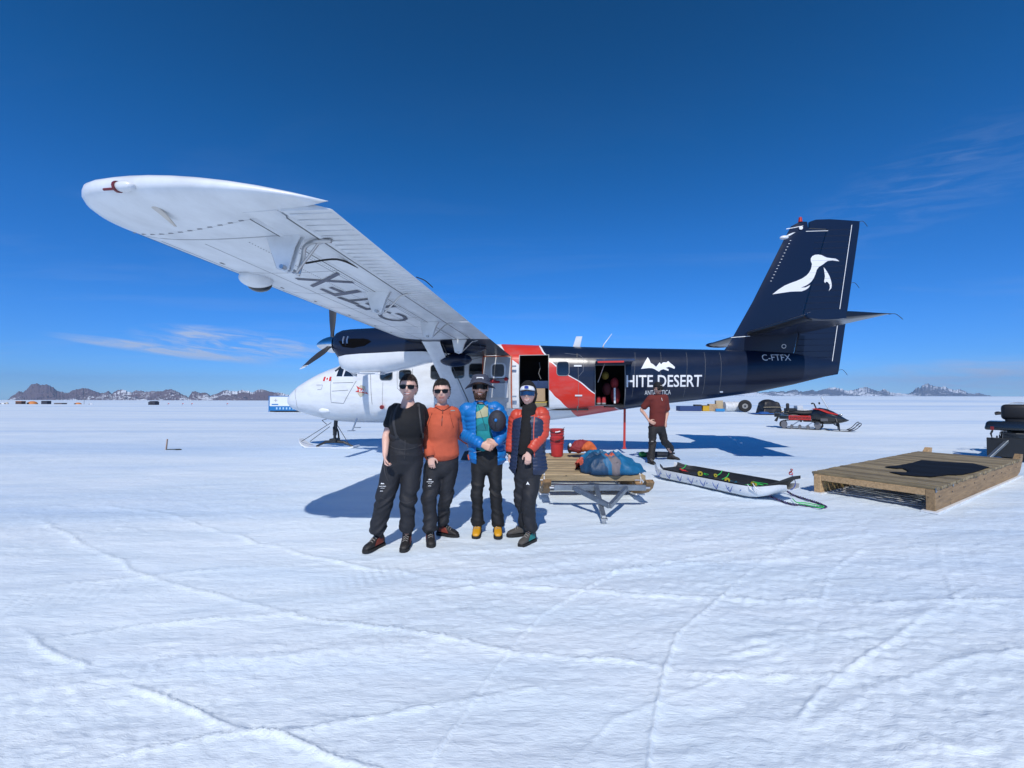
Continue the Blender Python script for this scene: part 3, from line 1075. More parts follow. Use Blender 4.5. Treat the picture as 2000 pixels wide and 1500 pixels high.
# Canadian flag: two red bars and a small leaf
fx0, fz1 = spx(633, 736); fx1, fz0 = spx(646, 744)
flag = side_patch('flag', [(fx0, fz0), (fx1, fz0), (fx1, fz1), (fx0, fz1)], DECAL_W, .005)
w4 = (fx1 - fx0) / 4
side_patch('flag_bar', [(fx0, fz0), (fx0 + w4, fz0), (fx0 + w4, fz1), (fx0, fz1)], DECAL_R, .007, flag)
side_patch('flag_bar', [(fx1 - w4, fz0), (fx1, fz0), (fx1, fz1), (fx1 - w4, fz1)], DECAL_R, .007, flag)
cx, cz, hs_ = (fx0 + fx1) / 2, (fz0 + fz1) / 2, (fz1 - fz0) / 2
side_patch('maple_leaf', [(cx + a * hs_ * .7, cz + c_ * hs_ * .8) for a, c_ in ((0, 1), (.3, .5), (.9, .3), (.6, -.2), (.5, -.6), (.08, -.5), (.05, -1), (-.05, -1), (-.08, -.5), (-.5, -.6), (-.6, -.2), (-.9, .3), (-.3, .5))], DECAL_R, .007, flag)
# arrow emblem with letters EAI
em = patch_px('shield_emblem', [(698, 758), (705, 752), (713, 755), (714, 764), (711, 772), (704, 776), (699, 770)], mat('emblem_gold', (.55, .50, .38), .5), .006)
patch_px('arrow_emblem', [(696, 753), (703, 758), (708, 759), (720, 770), (708, 767), (694, 765), (700, 762)], DECAL_R, .009, em)


def side_text(txt, px_bl, px_tr, m_, off=.008, bold=.02, parent=plane, cut=.05, name='lettering', surf=None, quad=None):
    """text laid between two photographed corners on the skin"""
    bm = text_mesh(txt, bold)
    if quad:
        (ax, az), (bx, bz), (cx_, cz_), (dx_, dz_) = quad       # bl, br, tr, tl in (X, Z)
    else:
        x0, z0 = spx(*px_bl); x1, z1 = spx(*px_tr)
        (ax, az), (bx, bz), (cx_, cz_), (dx_, dz_) = (x0, z0), (x1, z0), (x1, z1), (x0, z1)
    for v in bm.verts:
        s, t = v.co.x, v.co.y
        x = (ax * (1 - s) + bx * s) * (1 - t) + (dx_ * (1 - s) + cx_ * s) * t
        z = (az * (1 - s) + bz * s) * (1 - t) + (dz_ * (1 - s) + cz_ * s) * t
        v.co = (x, z, 0)
    wrap_cut(bm, cut)
    f_ = surf or (lambda x, z: yside(x, z))
    for v in bm.verts:
        x, z = v.co.x, v.co.y
        v.co = ATF(Vector((x, f_(x, z) + off, z)))
    bmesh.ops.recalc_face_normals(bm, faces=bm.faces)
    me = bpy.data.meshes.new(name); bm.to_mesh(me); bm.free()
    return obj_from_mesh(name, me, m_, parent)


def quad_px(bl, br, tr, tl):
    return [spx(*bl), spx(*br), spx(*tr), spx(*tl)]


side_text('HITE DESERT', None, None, DECAL_W, quad=quad_px((1223.5, 756.5), (1370, 755.5), (1371, 732), (1223.5, 732.5)), bold=.012)
side_text('ANTARCTICA', None, None, DECAL_W, quad=quad_px((1259, 771.5), (1310, 770.5), (1310, 761.5), (1259, 762.5)), bold=.0)
side_text('EAI', None, None, DECAL_W, quad=quad_px((702, 765), (715, 767), (713, 761.5), (701, 759.5)), bold=.03, off=.012, parent=em, cut=.3)
patch_px('mountain_logo', [(980 + x / 4, 620 + y / 4) for x, y in ((1088, 402), (1108, 365), (1122, 340), (1140, 310), (1153, 330), (1163, 355), (1185, 368), (1205, 386), (1220, 368), (1232, 351), (1245, 366), (1258, 352), (1270, 350),
                                                                      (1285, 352), (1300, 340), (1318, 358), (1335, 370), (1353, 388), (1349, 402), (1325, 392), (1304, 386), (1282, 394), (1304, 405), (1302, 418), (1284, 412), (1262, 404), (1240, 412),
                                                                      (1228, 424), (1210, 414), (1196, 405), (1175, 397), (1150, 395), (1120, 398))], DECAL_W)

# ---- cargo opening: frame, lining and the opened door panel hinged forward
b = MB(ATF)


def opening_frame(O, m_, w=.018, d=.10):
    x0, x1, z0, z1 = O
    b = MB(ATF)
    for (xa, xb) in ((x0 - w, x0), (x1, x1 + w)):
        n = 8
        zs = [z0 - w + (z1 - z0 + 2 * w) * i / n for i in range(n + 1)]
        rings = [[(xa, yside(xa, z) + .006, z), (xb, yside(xb, z) + .006, z), (xb, yside(xb, z) - d, z), (xa, yside(xa, z) - d, z)] for z in zs]
        b.loft(rings)
    for (za, zb_) in ((z0 - w, z0), (z1, z1 + w)):
        rings = [[(x, yside(x, za) + .004, za), (x, yside(x, zb_) + .004, zb_), (x, yside(x, zb_) - d, zb_), (x, yside(x, za) - d, za)] for x in np.linspace(x0, x1, 5)]
        b.loft(rings)
    return b.build('door_frame', m_, plane)


opening_frame(CARGO, mat('door_frame_metal', (.20, .21, .22), .5, metal=.3))
opening_frame(BAG, mat('door_frame_metal', (.20, .21, .22), .5, metal=.3))


def curved_panel(x0, x1, z0, z1, off, th, nx=6, nz=12, yf=None):
    b = MB(ATF)
    yf = yf or (lambda x, z: yside(x, z))
    xs = np.linspace(x0, x1, nx + 1); zs = np.linspace(z0, z1, nz + 1)
    out = [[Vector((x, yf(x, z) + off + th, z)) for z in zs] for x in xs]
    inn = [[Vector((x, yf(x, z) + off, z)) for z in zs] for x in xs]
    V = [p for r in out for p in r] + [p for r in inn for p in r]
    n1 = (nx + 1) * (nz + 1); I = lambda i, j: i * (nz + 1) + j
    F = []
    for i in range(nx):
        for j in range(nz):
            F.append((I(i, j), I(i + 1, j), I(i + 1, j + 1), I(i, j + 1)))
            F.append((n1 + I(i, j), n1 + I(i, j + 1), n1 + I(i + 1, j + 1), n1 + I(i + 1, j)))
    for i in range(nx):
        F.append((I(i, 0), n1 + I(i, 0), n1 + I(i + 1, 0), I(i + 1, 0))); F.append((I(i, nz), I(i + 1, nz), n1 + I(i + 1, nz), n1 + I(i, nz)))
    for j in range(nz):
        F.append((I(0, j), I(0, j + 1), n1 + I(0, j + 1), n1 + I(0, j))); F.append((I(nx, j), n1 + I(nx, j), n1 + I(nx, j + 1), I(nx, j + 1)))
    b.add(V, F)
    return b


DGREY = mat('door_lining_grey', (.48, .49, .50), .5, var=.12, vscale=4, bump=.2, bscale=8)
# door swung right round against the side; its inner face looks out
DX0, DX1, DZ0, DZ1 = 6.18, 6.93, 1.25, 2.60
door = curved_panel(DX0, DX1, DZ0, DZ1, .07, .045).build('cargo_door', DGREY, plane, smooth=True, autos=40)


def door_surf(x, z): return yside(x, z) + .117


def door_box(x0, x1, z0, z1, d, m_, name, bev=.008):
    b = MB(ATF); zc = (z0 + z1) / 2
    y = door_surf((x0 + x1) / 2, zc)
    b.box(((x0 + x1) / 2, y + d / 2 - .01, zc), (x1 - x0, d, z1 - z0))
    return b.build(name, m_, door, bevel=bev)


dx0, dz1 = spx(963, 712); dx1, dz0 = spx(986, 736)
b = MB(ATF)
o_ = rrect(dx0 - .04, dx1 + .04, dz0 - .04, dz1 + .04, .10); i_ = rrect(dx0, dx1, dz0, dz1, .08)
S = lambda pts, off: [Vector((x, door_surf(x, z) + off, z)) for x, z in pts]
b.loft([S(o_, 0), S(o_, .012), S(i_, .014), S(i_, .002)], cap=False)
b.build('door_window_frame', W_PAINT, door, smooth=True, autos=40)
b = MB(ATF); b.add(S(i_, .004), [list(range(len(i_)))]); b.build('door_window', mat('sky_glass', (.09, .10, .11), .12, coat=.6), door)
# orange seal all round the opened door
for a, c_ in (((DX0, DZ0), (DX0, DZ1)), ((DX1, DZ0), (DX1, DZ1)), ((DX0, DZ1), (DX1, DZ1))):
    b = MB(ATF); n = 10
    P = [Vector((a[0] + (c_[0] - a[0]) * i / n, 0, a[1] + (c_[1] - a[1]) * i / n)) for i in range(n + 1)]
    b.tube([(p.x, door_surf(p.x, p.z), p.z) for p in P], .016, 6)
    b.build('door_seal', ORANGE if a[0] == DX1 or c_[1] != DZ0 else SEAL, door)
door_box(DX0 + .18, DX0 + .68, 1.52, 1.90, .10, mat('door_pocket', (.50, .51, .52), .6, var=.1), 'door_pocket')
door_box(DX0 + .12, DX1 - .06, 2.00, 2.025, .03, SEAL, 'door_rail')
for z in (1.55, 2.33):
    door_box(DX1 + .01, DX1 + .13, z - .02, z + .02, .05, METAL, 'hinge', .004)
tag_o = MB(ATF); y = door_surf(6.6, 1.95) + .07
tag_o.ell((6.42, y, 1.945), (.15, .07, .045), 12, 8); tag_o.ell((6.55, y, 1.93), (.10, .06, .035), 10, 6)
o = tag_o.build('red_gloves', mat('red_cloth', (.42, .025, .03), .8, bump=.5, bscale=30), None, smooth=True)
o.matrix_world = plane.matrix_world.copy()
tag(o, 'crumpled red gloves lying in the pocket of the opened cargo door', 'gloves')
b = MB(ATF); b.cyl((6.80, y - .01, 1.52), (6.80, y - .01, 1.90), .045, n=14); b.cyl((6.80, y - .01, 1.90), (6.80, y - .01, 1.96), .02, n=10)
b.ell((6.80, y - .01, 2.0), (.05, .04, .05), 10, 6, mi=1)
o = b.build('fire_extinguisher', [mat('white_bottle', (.7, .7, .7), .4), mat('red_cloth', (.42, .025, .03), .8)], None, smooth=True, autos=40)
o.matrix_world = plane.matrix_world.copy()
tag(o, 'small white bottle with red top clipped to the opened cargo door', 'bottle')

# ---- baggage door swung up, its painted outside seen at a grazing angle
b = MB(ATF)
HZ = BAG[3] + .02
L_ = []
for i in range(5):
    t = i / 4
    for x in (BAG[0] - .01, BAG[1] + .17):
        y0 = yside(x, HZ) + .02 + t * .66
        z0 = HZ + .03 + .10 * math.sin(t * 2.4) - .02 * t
        L_.append(Vector((x, y0, z0)))
b.add(L_ + [p + Vector((0, 0, -.035)) for p in L_], [(2 * i, 2 * i + 1, 2 * i + 3, 2 * i + 2) for i in range(4)] + [(10 + 2 * i, 10 + 2 * i + 2, 10 + 2 * i + 3, 10 + 2 * i + 1) for i in range(4)]
      + [(2 * i, 2 * i + 2, 12 + 2 * i, 10 + 2 * i) for i in range(4)] + [(2 * i + 1, 11 + 2 * i, 13 + 2 * i, 2 * i + 3) for i in range(4)] + [(8, 9, 19, 18), (0, 10, 11, 1)])
bd = b.build('baggage_door', [mat('baggage_door_paint', (.05, .055, .09), .3, coat=.3)], plane)
b = MB(ATF); b.box((BAG[0] + .33, yside(9.4, HZ) + .69, HZ + .035), (.62, .02, .04)); b.build('door_edge', RED_P, bd)
b = MB(ATF); b.tube([(BAG[0] + .06, yside(9.1, 1.9) - .02, 1.9), (BAG[0] + .2, yside(9.2, HZ) + .5, HZ - .0)], .008, 6); b.build('door_strut', METAL, bd)

# ---- cargo seen inside (each a thing of its own)


def inside(name, mb, m_, label, cat, group=None, **k):
    o = mb.build(name, m_, None, **k)
    o.matrix_world = plane.matrix_world.copy()
    return tag(o, label, cat, group)


CARD = mat('cardboard', (.42, .30, .18), .8, var=.15, vscale=5, bump=.2, bscale=30)
TAPE = mat('yellow_tape', (.55, .38, .04), .5)
b = MB(ATF); b.box((7.56, .42, 1.58), (.44, .5, .34)); inside('cardboard_box', b, CARD, 'brown cardboard box with a handle slot, topmost inside the open cargo door', 'box', bevel=.006)
b = MB(ATF); b.box((7.48, .47, 1.61), (.22, .42, .02), mi=0); inside('slot_shade_strip', b, mat('handle_dark', (.10, .08, .05), .8), 'dark strip for the shaded handle slot of the cardboard box inside the cargo door', 'strap')  # dark strip stands in for the shade in the handle slot
b = MB(ATF); b.box((7.52, .42, 1.32), (.6, .5, .15)); b.box((7.52, .42, 1.385), (.605, .505, .03), mi=1)
inside('flat_box', b, [mat('olive_board', (.28, .24, .15), .8), TAPE], 'flat olive box under yellow tape inside the cargo door', 'box', bevel=.005)
b = MB(ATF); b.box((7.40, .62, 1.335), (.20, .16, .14)); inside('paper_packet', b, mat('paper_white', (.55, .62, .68), .7), 'small pale paper packet in the cargo doorway', 'packet', bevel=.01)
b = MB(ATF); b.box((7.58, .35, 1.85), (.56, .5, .20)); b.tube([(7.60, .61, 1.97), (7.60, .61, 1.75)], .018, 6, mi=1)
inside('blue_bedroll', b, [mat('blue_sack_cloth', (.02, .05, .14), .8, bump=.6, bscale=18), DECAL_W], 'folded dark blue bedroll with white strap on the boxes in the cargo doorway', 'bedroll', bevel=.06, segs=3, smooth=True)
b = MB(ATF); b.tube([(7.62, .45, 2.45), (7.64, .42, 2.3), (7.60, .45, 2.15), (7.66, .45, 2.0)], .012, 6)
inside('grey_strap', b, mat('strap_grey', (.16, .16, .16), .8), 'grey strap hanging from the cabin roof in the cargo doorway', 'strap')
b = MB(ATF); b.box((8.25, .62, 2.17), (.34, .36, .18)); inside('cardboard_box', b, CARD, 'cardboard box seen through the window behind the cargo door', 'box', bevel=.005)
REDC = mat('red_bag_cloth', (.28, .02, .025), .75, bump=.5, bscale=25)
b = MB(ATF); b.ell((9.62, .40, 1.55), (.13, .14, .24), 14, 10); b.ell((9.60, .40, 1.88), (.11, .12, .15), 12, 8); b.box((9.585, .545, 1.55), (.045, .02, .40), mi=1)
inside('red_suit_bag', b, [REDC, DECAL_W], 'upright red bag with a white stripe inside the baggage hatch', 'bag', smooth=True, autos=50)
for k, (x, lab) in enumerate(((9.17, 'left red water bottle standing in the baggage hatch'), (9.30, 'right red water bottle standing in the baggage hatch'))):
    b = MB(ATF); b.cyl((x, .58, 1.33), (x, .58, 1.52), .055, n=16); b.cyl((x, .58, 1.33), (x, .58, 1.37), .057, n=16, mi=1)
    inside('red_bottle', b, [mat('red_plastic', (.40, .03, .03), .4), mat('grey_cap', (.3, .3, .3), .5)], lab, 'bottle', 'red bottles in the baggage hatch', smooth=True, autos=40)
b = MB(ATF); b.ell((9.36, .36, 2.08), (.10, .12, .11), 12, 8); inside('yellow_sack', b, mat('dull_yellow_cloth', (.22, .15, .02), .8, bump=.5), 'dull yellow sack high inside the baggage hatch', 'sack', smooth=True)
b = MB(ATF); b.ell((9.40, .35, 1.72), (.13, .12, .17), 12, 8); inside('maroon_sack', b, mat('maroon_cloth', (.10, .012, .014), .8, bump=.5), 'dark maroon sack in the middle of the baggage hatch', 'sack', smooth=True)
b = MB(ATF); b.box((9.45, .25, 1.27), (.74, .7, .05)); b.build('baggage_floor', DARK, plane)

# ---- fin and rudder
FIN = [ainv(u, v, 1, 0) for u, v in ((1400, 686), (1415, 684), (1422, 675), (1470, 590), (1530, 470), (1545, 442), (1562, 433), (1575, 434))]
FINP = [(p.x, p.z) for p in FIN]
hinge = [(p.x, p.z) for p in [ainv(u, v, 1, 0) for u, v in ((1577, 434), (1577, 448), (1612, 450), (1566, 610), (1548, 690), (1545, 738))]]


def fin_thick(x, z):
    """half thickness of fin + rudder at (x, z)"""
    x0 = interp(z, [2.4, 2.73, 2.9, 5.5, 6.0], [12.0, 12.35, 12.6, 13.95, 14.3])
    x1 = interp(z, [2.1, 6.0], [15.22, 15.80])
    t = min(max((x - x0) / (x1 - x0), 0), 1)
    th = interp(z, [2.4, 6.0], [.145, .085])
    return max(.006, th * 2.6 * (.2969 * math.sqrt(t) - .126 * t - .3516 * t * t + .2843 * t ** 3 - .09 * t ** 4) * 1.9)


def fin_body(name, poly, m_, scale=1.0, parent=plane, cut=.12):
    bm = bmesh.new()
    f = bm.faces.new([bm.verts.new((x, z, 0)) for x, z in poly])
    bmesh.ops.triangulate(bm, faces=[f])
    wrap_cut(bm, cut)
    me = bpy.data.meshes.new(name)
    vs = [v.co.copy() for v in bm.verts]; bm.verts.index_update()
    fs = [[v.index for v in f.verts] for f in bm.faces]
    edges = [(e.verts[0].index, e.verts[1].index) for e in bm.edges if len(e.link_faces) == 1]
    bm.free()
    n = len(vs)
    V = [ATF(Vector((p.x, fin_thick(p.x, p.y) * scale, p.y))) for p in vs] + [ATF(Vector((p.x, -fin_thick(p.x, p.y) * scale, p.y))) for p in vs]
    F = fs + [[i + n for i in f][::-1] for f in fs] + [(a, b_, b_ + n, a + n) for a, b_ in edges]
    me.from_pydata([tuple(p) for p in V], [], F)
    bm = bmesh.new(); bm.from_mesh(me); bmesh.ops.recalc_face_normals(bm, faces=bm.faces); bm.to_mesh(me); bm.free()
    me.shade_smooth(); me.set_sharp_from_angle(angle=math.radians(35))
    return obj_from_mesh(name, me, m_, parent)


fin_body('fin', FINP + hinge[1:5] + [hinge[5], (13.4, 2.2), (12.6, 2.3)], NAVY)
RUD = [(p.x, p.z) for p in [ainv(u, v, 1, 0) for u, v in ((1580, 434), (1592, 430), (1620, 429), (1679, 432), (1678, 445), (1638, 723), (1636, 731), (1592, 739), (1549, 739), (1552, 690), (1569, 611), (1615, 448), (1580, 446))]]
rud = fin_body('rudder', RUD, mat('rudder_navy', (.0062, .0138, .038), .28, spec=.35), .93)
FY = lambda x, z: fin_thick(x, z)


def fin_patch(name, px, m_, off=.004, parent=plane, cut=.1):
    poly = []
    for u, v in px:
        p = ainv(u, v, 1, .1); poly.append((p.x, p.z))
    bm = bmesh.new(); f = bm.faces.new([bm.verts.new((x, z, 0)) for x, z in poly]); bmesh.ops.triangulate(bm, faces=[f]); wrap_cut(bm, cut)
    for v in bm.verts:
        x, z = v.co.x, v.co.y
        v.co = ATF(Vector((x, fin_thick(x, z) + off, z)))
    bmesh.ops.recalc_face_normals(bm, faces=bm.faces)
    me = bpy.data.meshes.new(name); bm.to_mesh(me); bm.free()
    return obj_from_mesh(name, me, m_, parent)


T4 = lambda pts: [(1350 + x / 3.751, 400 + y / 3.75) for x, y in pts]
em = fin_patch('bird_emblem', T4([(600, 653), (645, 618), (690, 589), (735, 570), (780, 554), (820, 536), (850, 516), (872, 492), (886, 465), (893, 430), (884, 408), (884, 388), (895, 372), (915, 362), (940, 360), (965, 364), (985, 374), (1005, 382),
                              (1040, 386), (1068, 389), (1085, 396), (1096, 408), (1075, 405), (1045, 402), (1010, 406), (992, 418), (975, 432), (945, 450), (928, 472), (920, 500), (905, 535), (885, 562), (862, 580), (840, 592), (810, 604), (845, 602), (880, 584),
                              (868, 604), (845, 620), (815, 631), (770, 632), (730, 634), (690, 640)]), DECAL_W)
fin_patch('bird_wing', T4([(980, 452), (995, 470), (1010, 492), (1024, 518), (1034, 546), (1041, 580), (1038, 605), (1018, 629), (1027, 605), (1026, 583), (1013, 563), (1000, 558), (990, 570), (984, 556), (990, 520), (986, 490)]), DECAL_W, parent=em)


def fin_text(txt, bl, br, tr, tl, m_):
    q = [ainv(u, v, 1, .26) for u, v in (bl, br, tr, tl)]
    return side_text(txt, None, None, m_, quad=[(p.x, p.z) for p in q], surf=lambda x, z: max(fin_thick(x, z), yside(x, z)), off=.008, cut=.06, bold=.0, name='registration_letters')


fin_text('C-FTFX', (1488, 704.5), (1548, 704), (1548, 691.5), (1488, 692), DECAL_W)
for px in ([(1667, 437), (1668.2, 437), (1627.2, 722), (1626, 722)], [(1539, 444), (1571, 439), (1571, 440), (1539, 445.5)], [(1576, 450), (1620, 448.6), (1620, 449.6), (1576, 451)], [(1430, 658), (1466, 655.5), (1466, 657), (1430, 659)],
           [(1549, 733), (1551, 733), (1546, 750), (1544, 750)]):
    fin_patch('trim_line', px, DECAL_W, .007)
b = MB(ATF)
for k in range(14):
    p = ainv(1543 - k * 2.95, 470 + k * 6.1, 1, .05)
    b.add([Vector((p.x, fin_thick(p.x, p.z) + .006, p.z)) + Vector(q) for q in ((0, 0, 0), (.035, 0, 0), (.035, 0, .012), (0, 0, .012))], [(0, 1, 2, 3)])
b.build('vortex_tabs', DECAL_W, plane, kind='stuff')
b = MB(ATF)
for k in range(22):
    z = 2.5 + k * .155
    xa = interp(z, [2.2, 6], [14.15, 14.78]); xb = interp(z, [2.2, 6], [15.12, 15.6])
    V = [Vector((x, fin_thick(x, z + dz) * .93 + o_, z + dz)) for x in np.linspace(xa, xb, 6) for dz, o_ in ((-.008, .000), (0, .009), (.008, .000))]
    b.add(V, [(3 * i + j, 3 * i + 3 + j, 3 * i + 4 + j, 3 * i + 1 + j) for i in range(5) for j in (0, 1)])
b.build('rudder_rib', mat('rib_navy', (.010, .020, .050), .25), rud, kind='stuff')
p = ainv(1533, 455, 1, 0)
b = MB(ATF); b.ell((p.x - .02, 0, p.z - .12), (.11, .06, .055)); b.tube([(p.x - .02, 0, p.z - .12), (p.x + .25, 0, p.z)], .03, 8)
b.build('tail_light', mat('lamp_white', (.75, .78, .8), .2, coat=.5), plane, smooth=True)
p = ainv(1563, 430, 1, 0)
b = MB(ATF); b.cyl((p.x, 0, p.z - .05), (p.x, 0, p.z + .07), .05, .035, 12); b.build('beacon_light', mat('beacon_red', (.5, .03, .02), .3), plane, smooth=True, autos=50)
p = ainv(1566, 444, 1, .1)
b = MB(ATF); b.cyl((p.x, .04, p.z), (p.x, fin_thick(p.x, p.z) + .03, p.z), .045, n=14); b.build('navigation_light', DECAL_W, plane)
p = ainv(1533, 676, 1, .12)
b = MB(ATF)
r_ = [[Vector((p.x + math.cos(a) * r, fin_thick(p.x, p.z) + .006, p.z + math.sin(a) * r)) for a in [2 * PI * k / 20 for k in range(20)]] for r in (.055, .042)]
b.loft(r_, cap=False); b.build('round_port', DECAL_W, plane)

# static wicks
def wick(X, Y, Z, dx=.22, dz=-.06, dy=0):
    b = MB(ATF); b.tube(catmull([(X, Y, Z), (X + dx * .5, Y + dy * .5, Z + .005), (X + dx, Y + dy, Z + dz)], 4), .006, 5)
    return b.build('static_wick', STEEL_D, plane)


for u, v in ((1679, 433), (1663, 553), (1640, 723)):
    p = ainv(u, v, 1, 0); wick(p.x - .02, 0, p.z, .20, -.13)

# ---- tailplane
def foil(t, th):
    """symmetric half thickness at chord fraction t"""
    return th * 5 * (.2969 * math.sqrt(max(t, 0)) - .126 * t - .3516 * t * t + .2843 * t ** 3 - .1036 * t ** 4)


def foil_ring(x0, chord, Y, zc, th, t0=0.0, t1=1.0, n=9, incid=0.0, camber=0.0, rx=1.0):
    ts = [t0 + (t1 - t0) * (1 - math.cos(PI * i / (2 * n) if t0 == 0 else PI / 2 + 0)) if False else t0 + (t1 - t0) * (i / n) ** (1.8 if t0 == 0 else 1) for i in range(n + 1)]
    up, lo = [], []
    for t in ts:
        c = camber * 4 * t * (1 - t)
        z = foil(t, th) * chord
        base = zc + c * chord - t * chord * math.tan(incid)
        up.append(Vector((x0 + t * chord * rx, Y, base + z)))
        lo.append(Vector((x0 + t * chord * rx, Y, base - z * .85)))
    return up + lo[::-1]


STZ = 3.13
for s in (1, -1):
    b = MB(ATF)
    rings = [foil_ring(13.02 + .02, 1.42, y * s, STZ, .12, 0, .56) for y in (.04, 1.0, 2.0, 2.85, 3.08)] + [foil_ring(13.16, 1.25, 3.14 * s, STZ, .07, 0, .56)]
    tp = b.loft(rings).build('tailplane', NAVY, plane, smooth=True, autos=35)
    b = MB(ATF)
    rings = [foil_ring(13.02, 1.42, y * s, STZ - .0, .118, .575, 1.0) for y in (.12, 1.0, 2.0, 2.62)]
    b.loft(rings)
    rings = [foil_ring(13.02, 1.42, y * s, STZ - .0, .118, .30, 1.0) for y in (2.63, 3.10)] + [foil_ring(13.02, 1.42, 3.16 * s, STZ, .06, .34, 1.0)]
    b.loft(rings)
    b.build('elevator', mat('elevator_navy', (.006, .008, .016), .24, spec=.5), tp, smooth=True, autos=35)
    wick(14.42, 3.1 * s, STZ - .01, .24, -.10)
    b = MB(ATF)
    rings = [foil_ring(12.98, 1.5, y * s, STZ + .005, .135, 0, .10, 5) for y in (.15, 3.0)]
    b.loft(rings).build('deicer_boot', mat('boot_rubber', (.015, .015, .017), .35), tp, smooth=True, autos=40)
    b = MB(ATF)
    rings = [foil_ring(12.93, 1.38, y * s, STZ + .0, .15, 0, .5, 7) for y in (3.13, 3.17, 3.22)]
    b.loft(rings).build('tip_horn', NAVY, tp, smooth=True, autos=40)

# ---- wings
XLE, CH = 4.93, 1.98
DIH = math.tan(math.radians(2.57)); INC = math.radians(3.7)


def wz(Y): return 2.725 + abs(Y) * DIH


LETTER_Z = lambda X, Y: wz(Y) + .018 * CH * 4 * 0 - (X - XLE) * math.tan(INC) - foil(min(max((X - XLE) / CH, 0), 1), .145) * CH * .85


def under(X, Y):
    """height of the wing's lower skin"""
    t = min(max((X - XLE) / CH, 0), 1)
    return wz(Y) + .012 * 4 * t * (1 - t) * CH - t * CH * math.tan(INC) - foil(t, .145) * CH * .85


def wring(Y, t0, t1, n=9, dz=0.0, th=.145, droop=0.0):
    r = foil_ring(XLE, CH, Y, wz(Y) + dz, th, t0, t1, n, INC, .012)
    if droop:
        for p in r: p.z -= (p.x - (XLE + t0 * CH)) * droop
    return r


def tipj(X):
    return 9.20 + .44 * min(max((X - XLE) / CH, 0), 1)


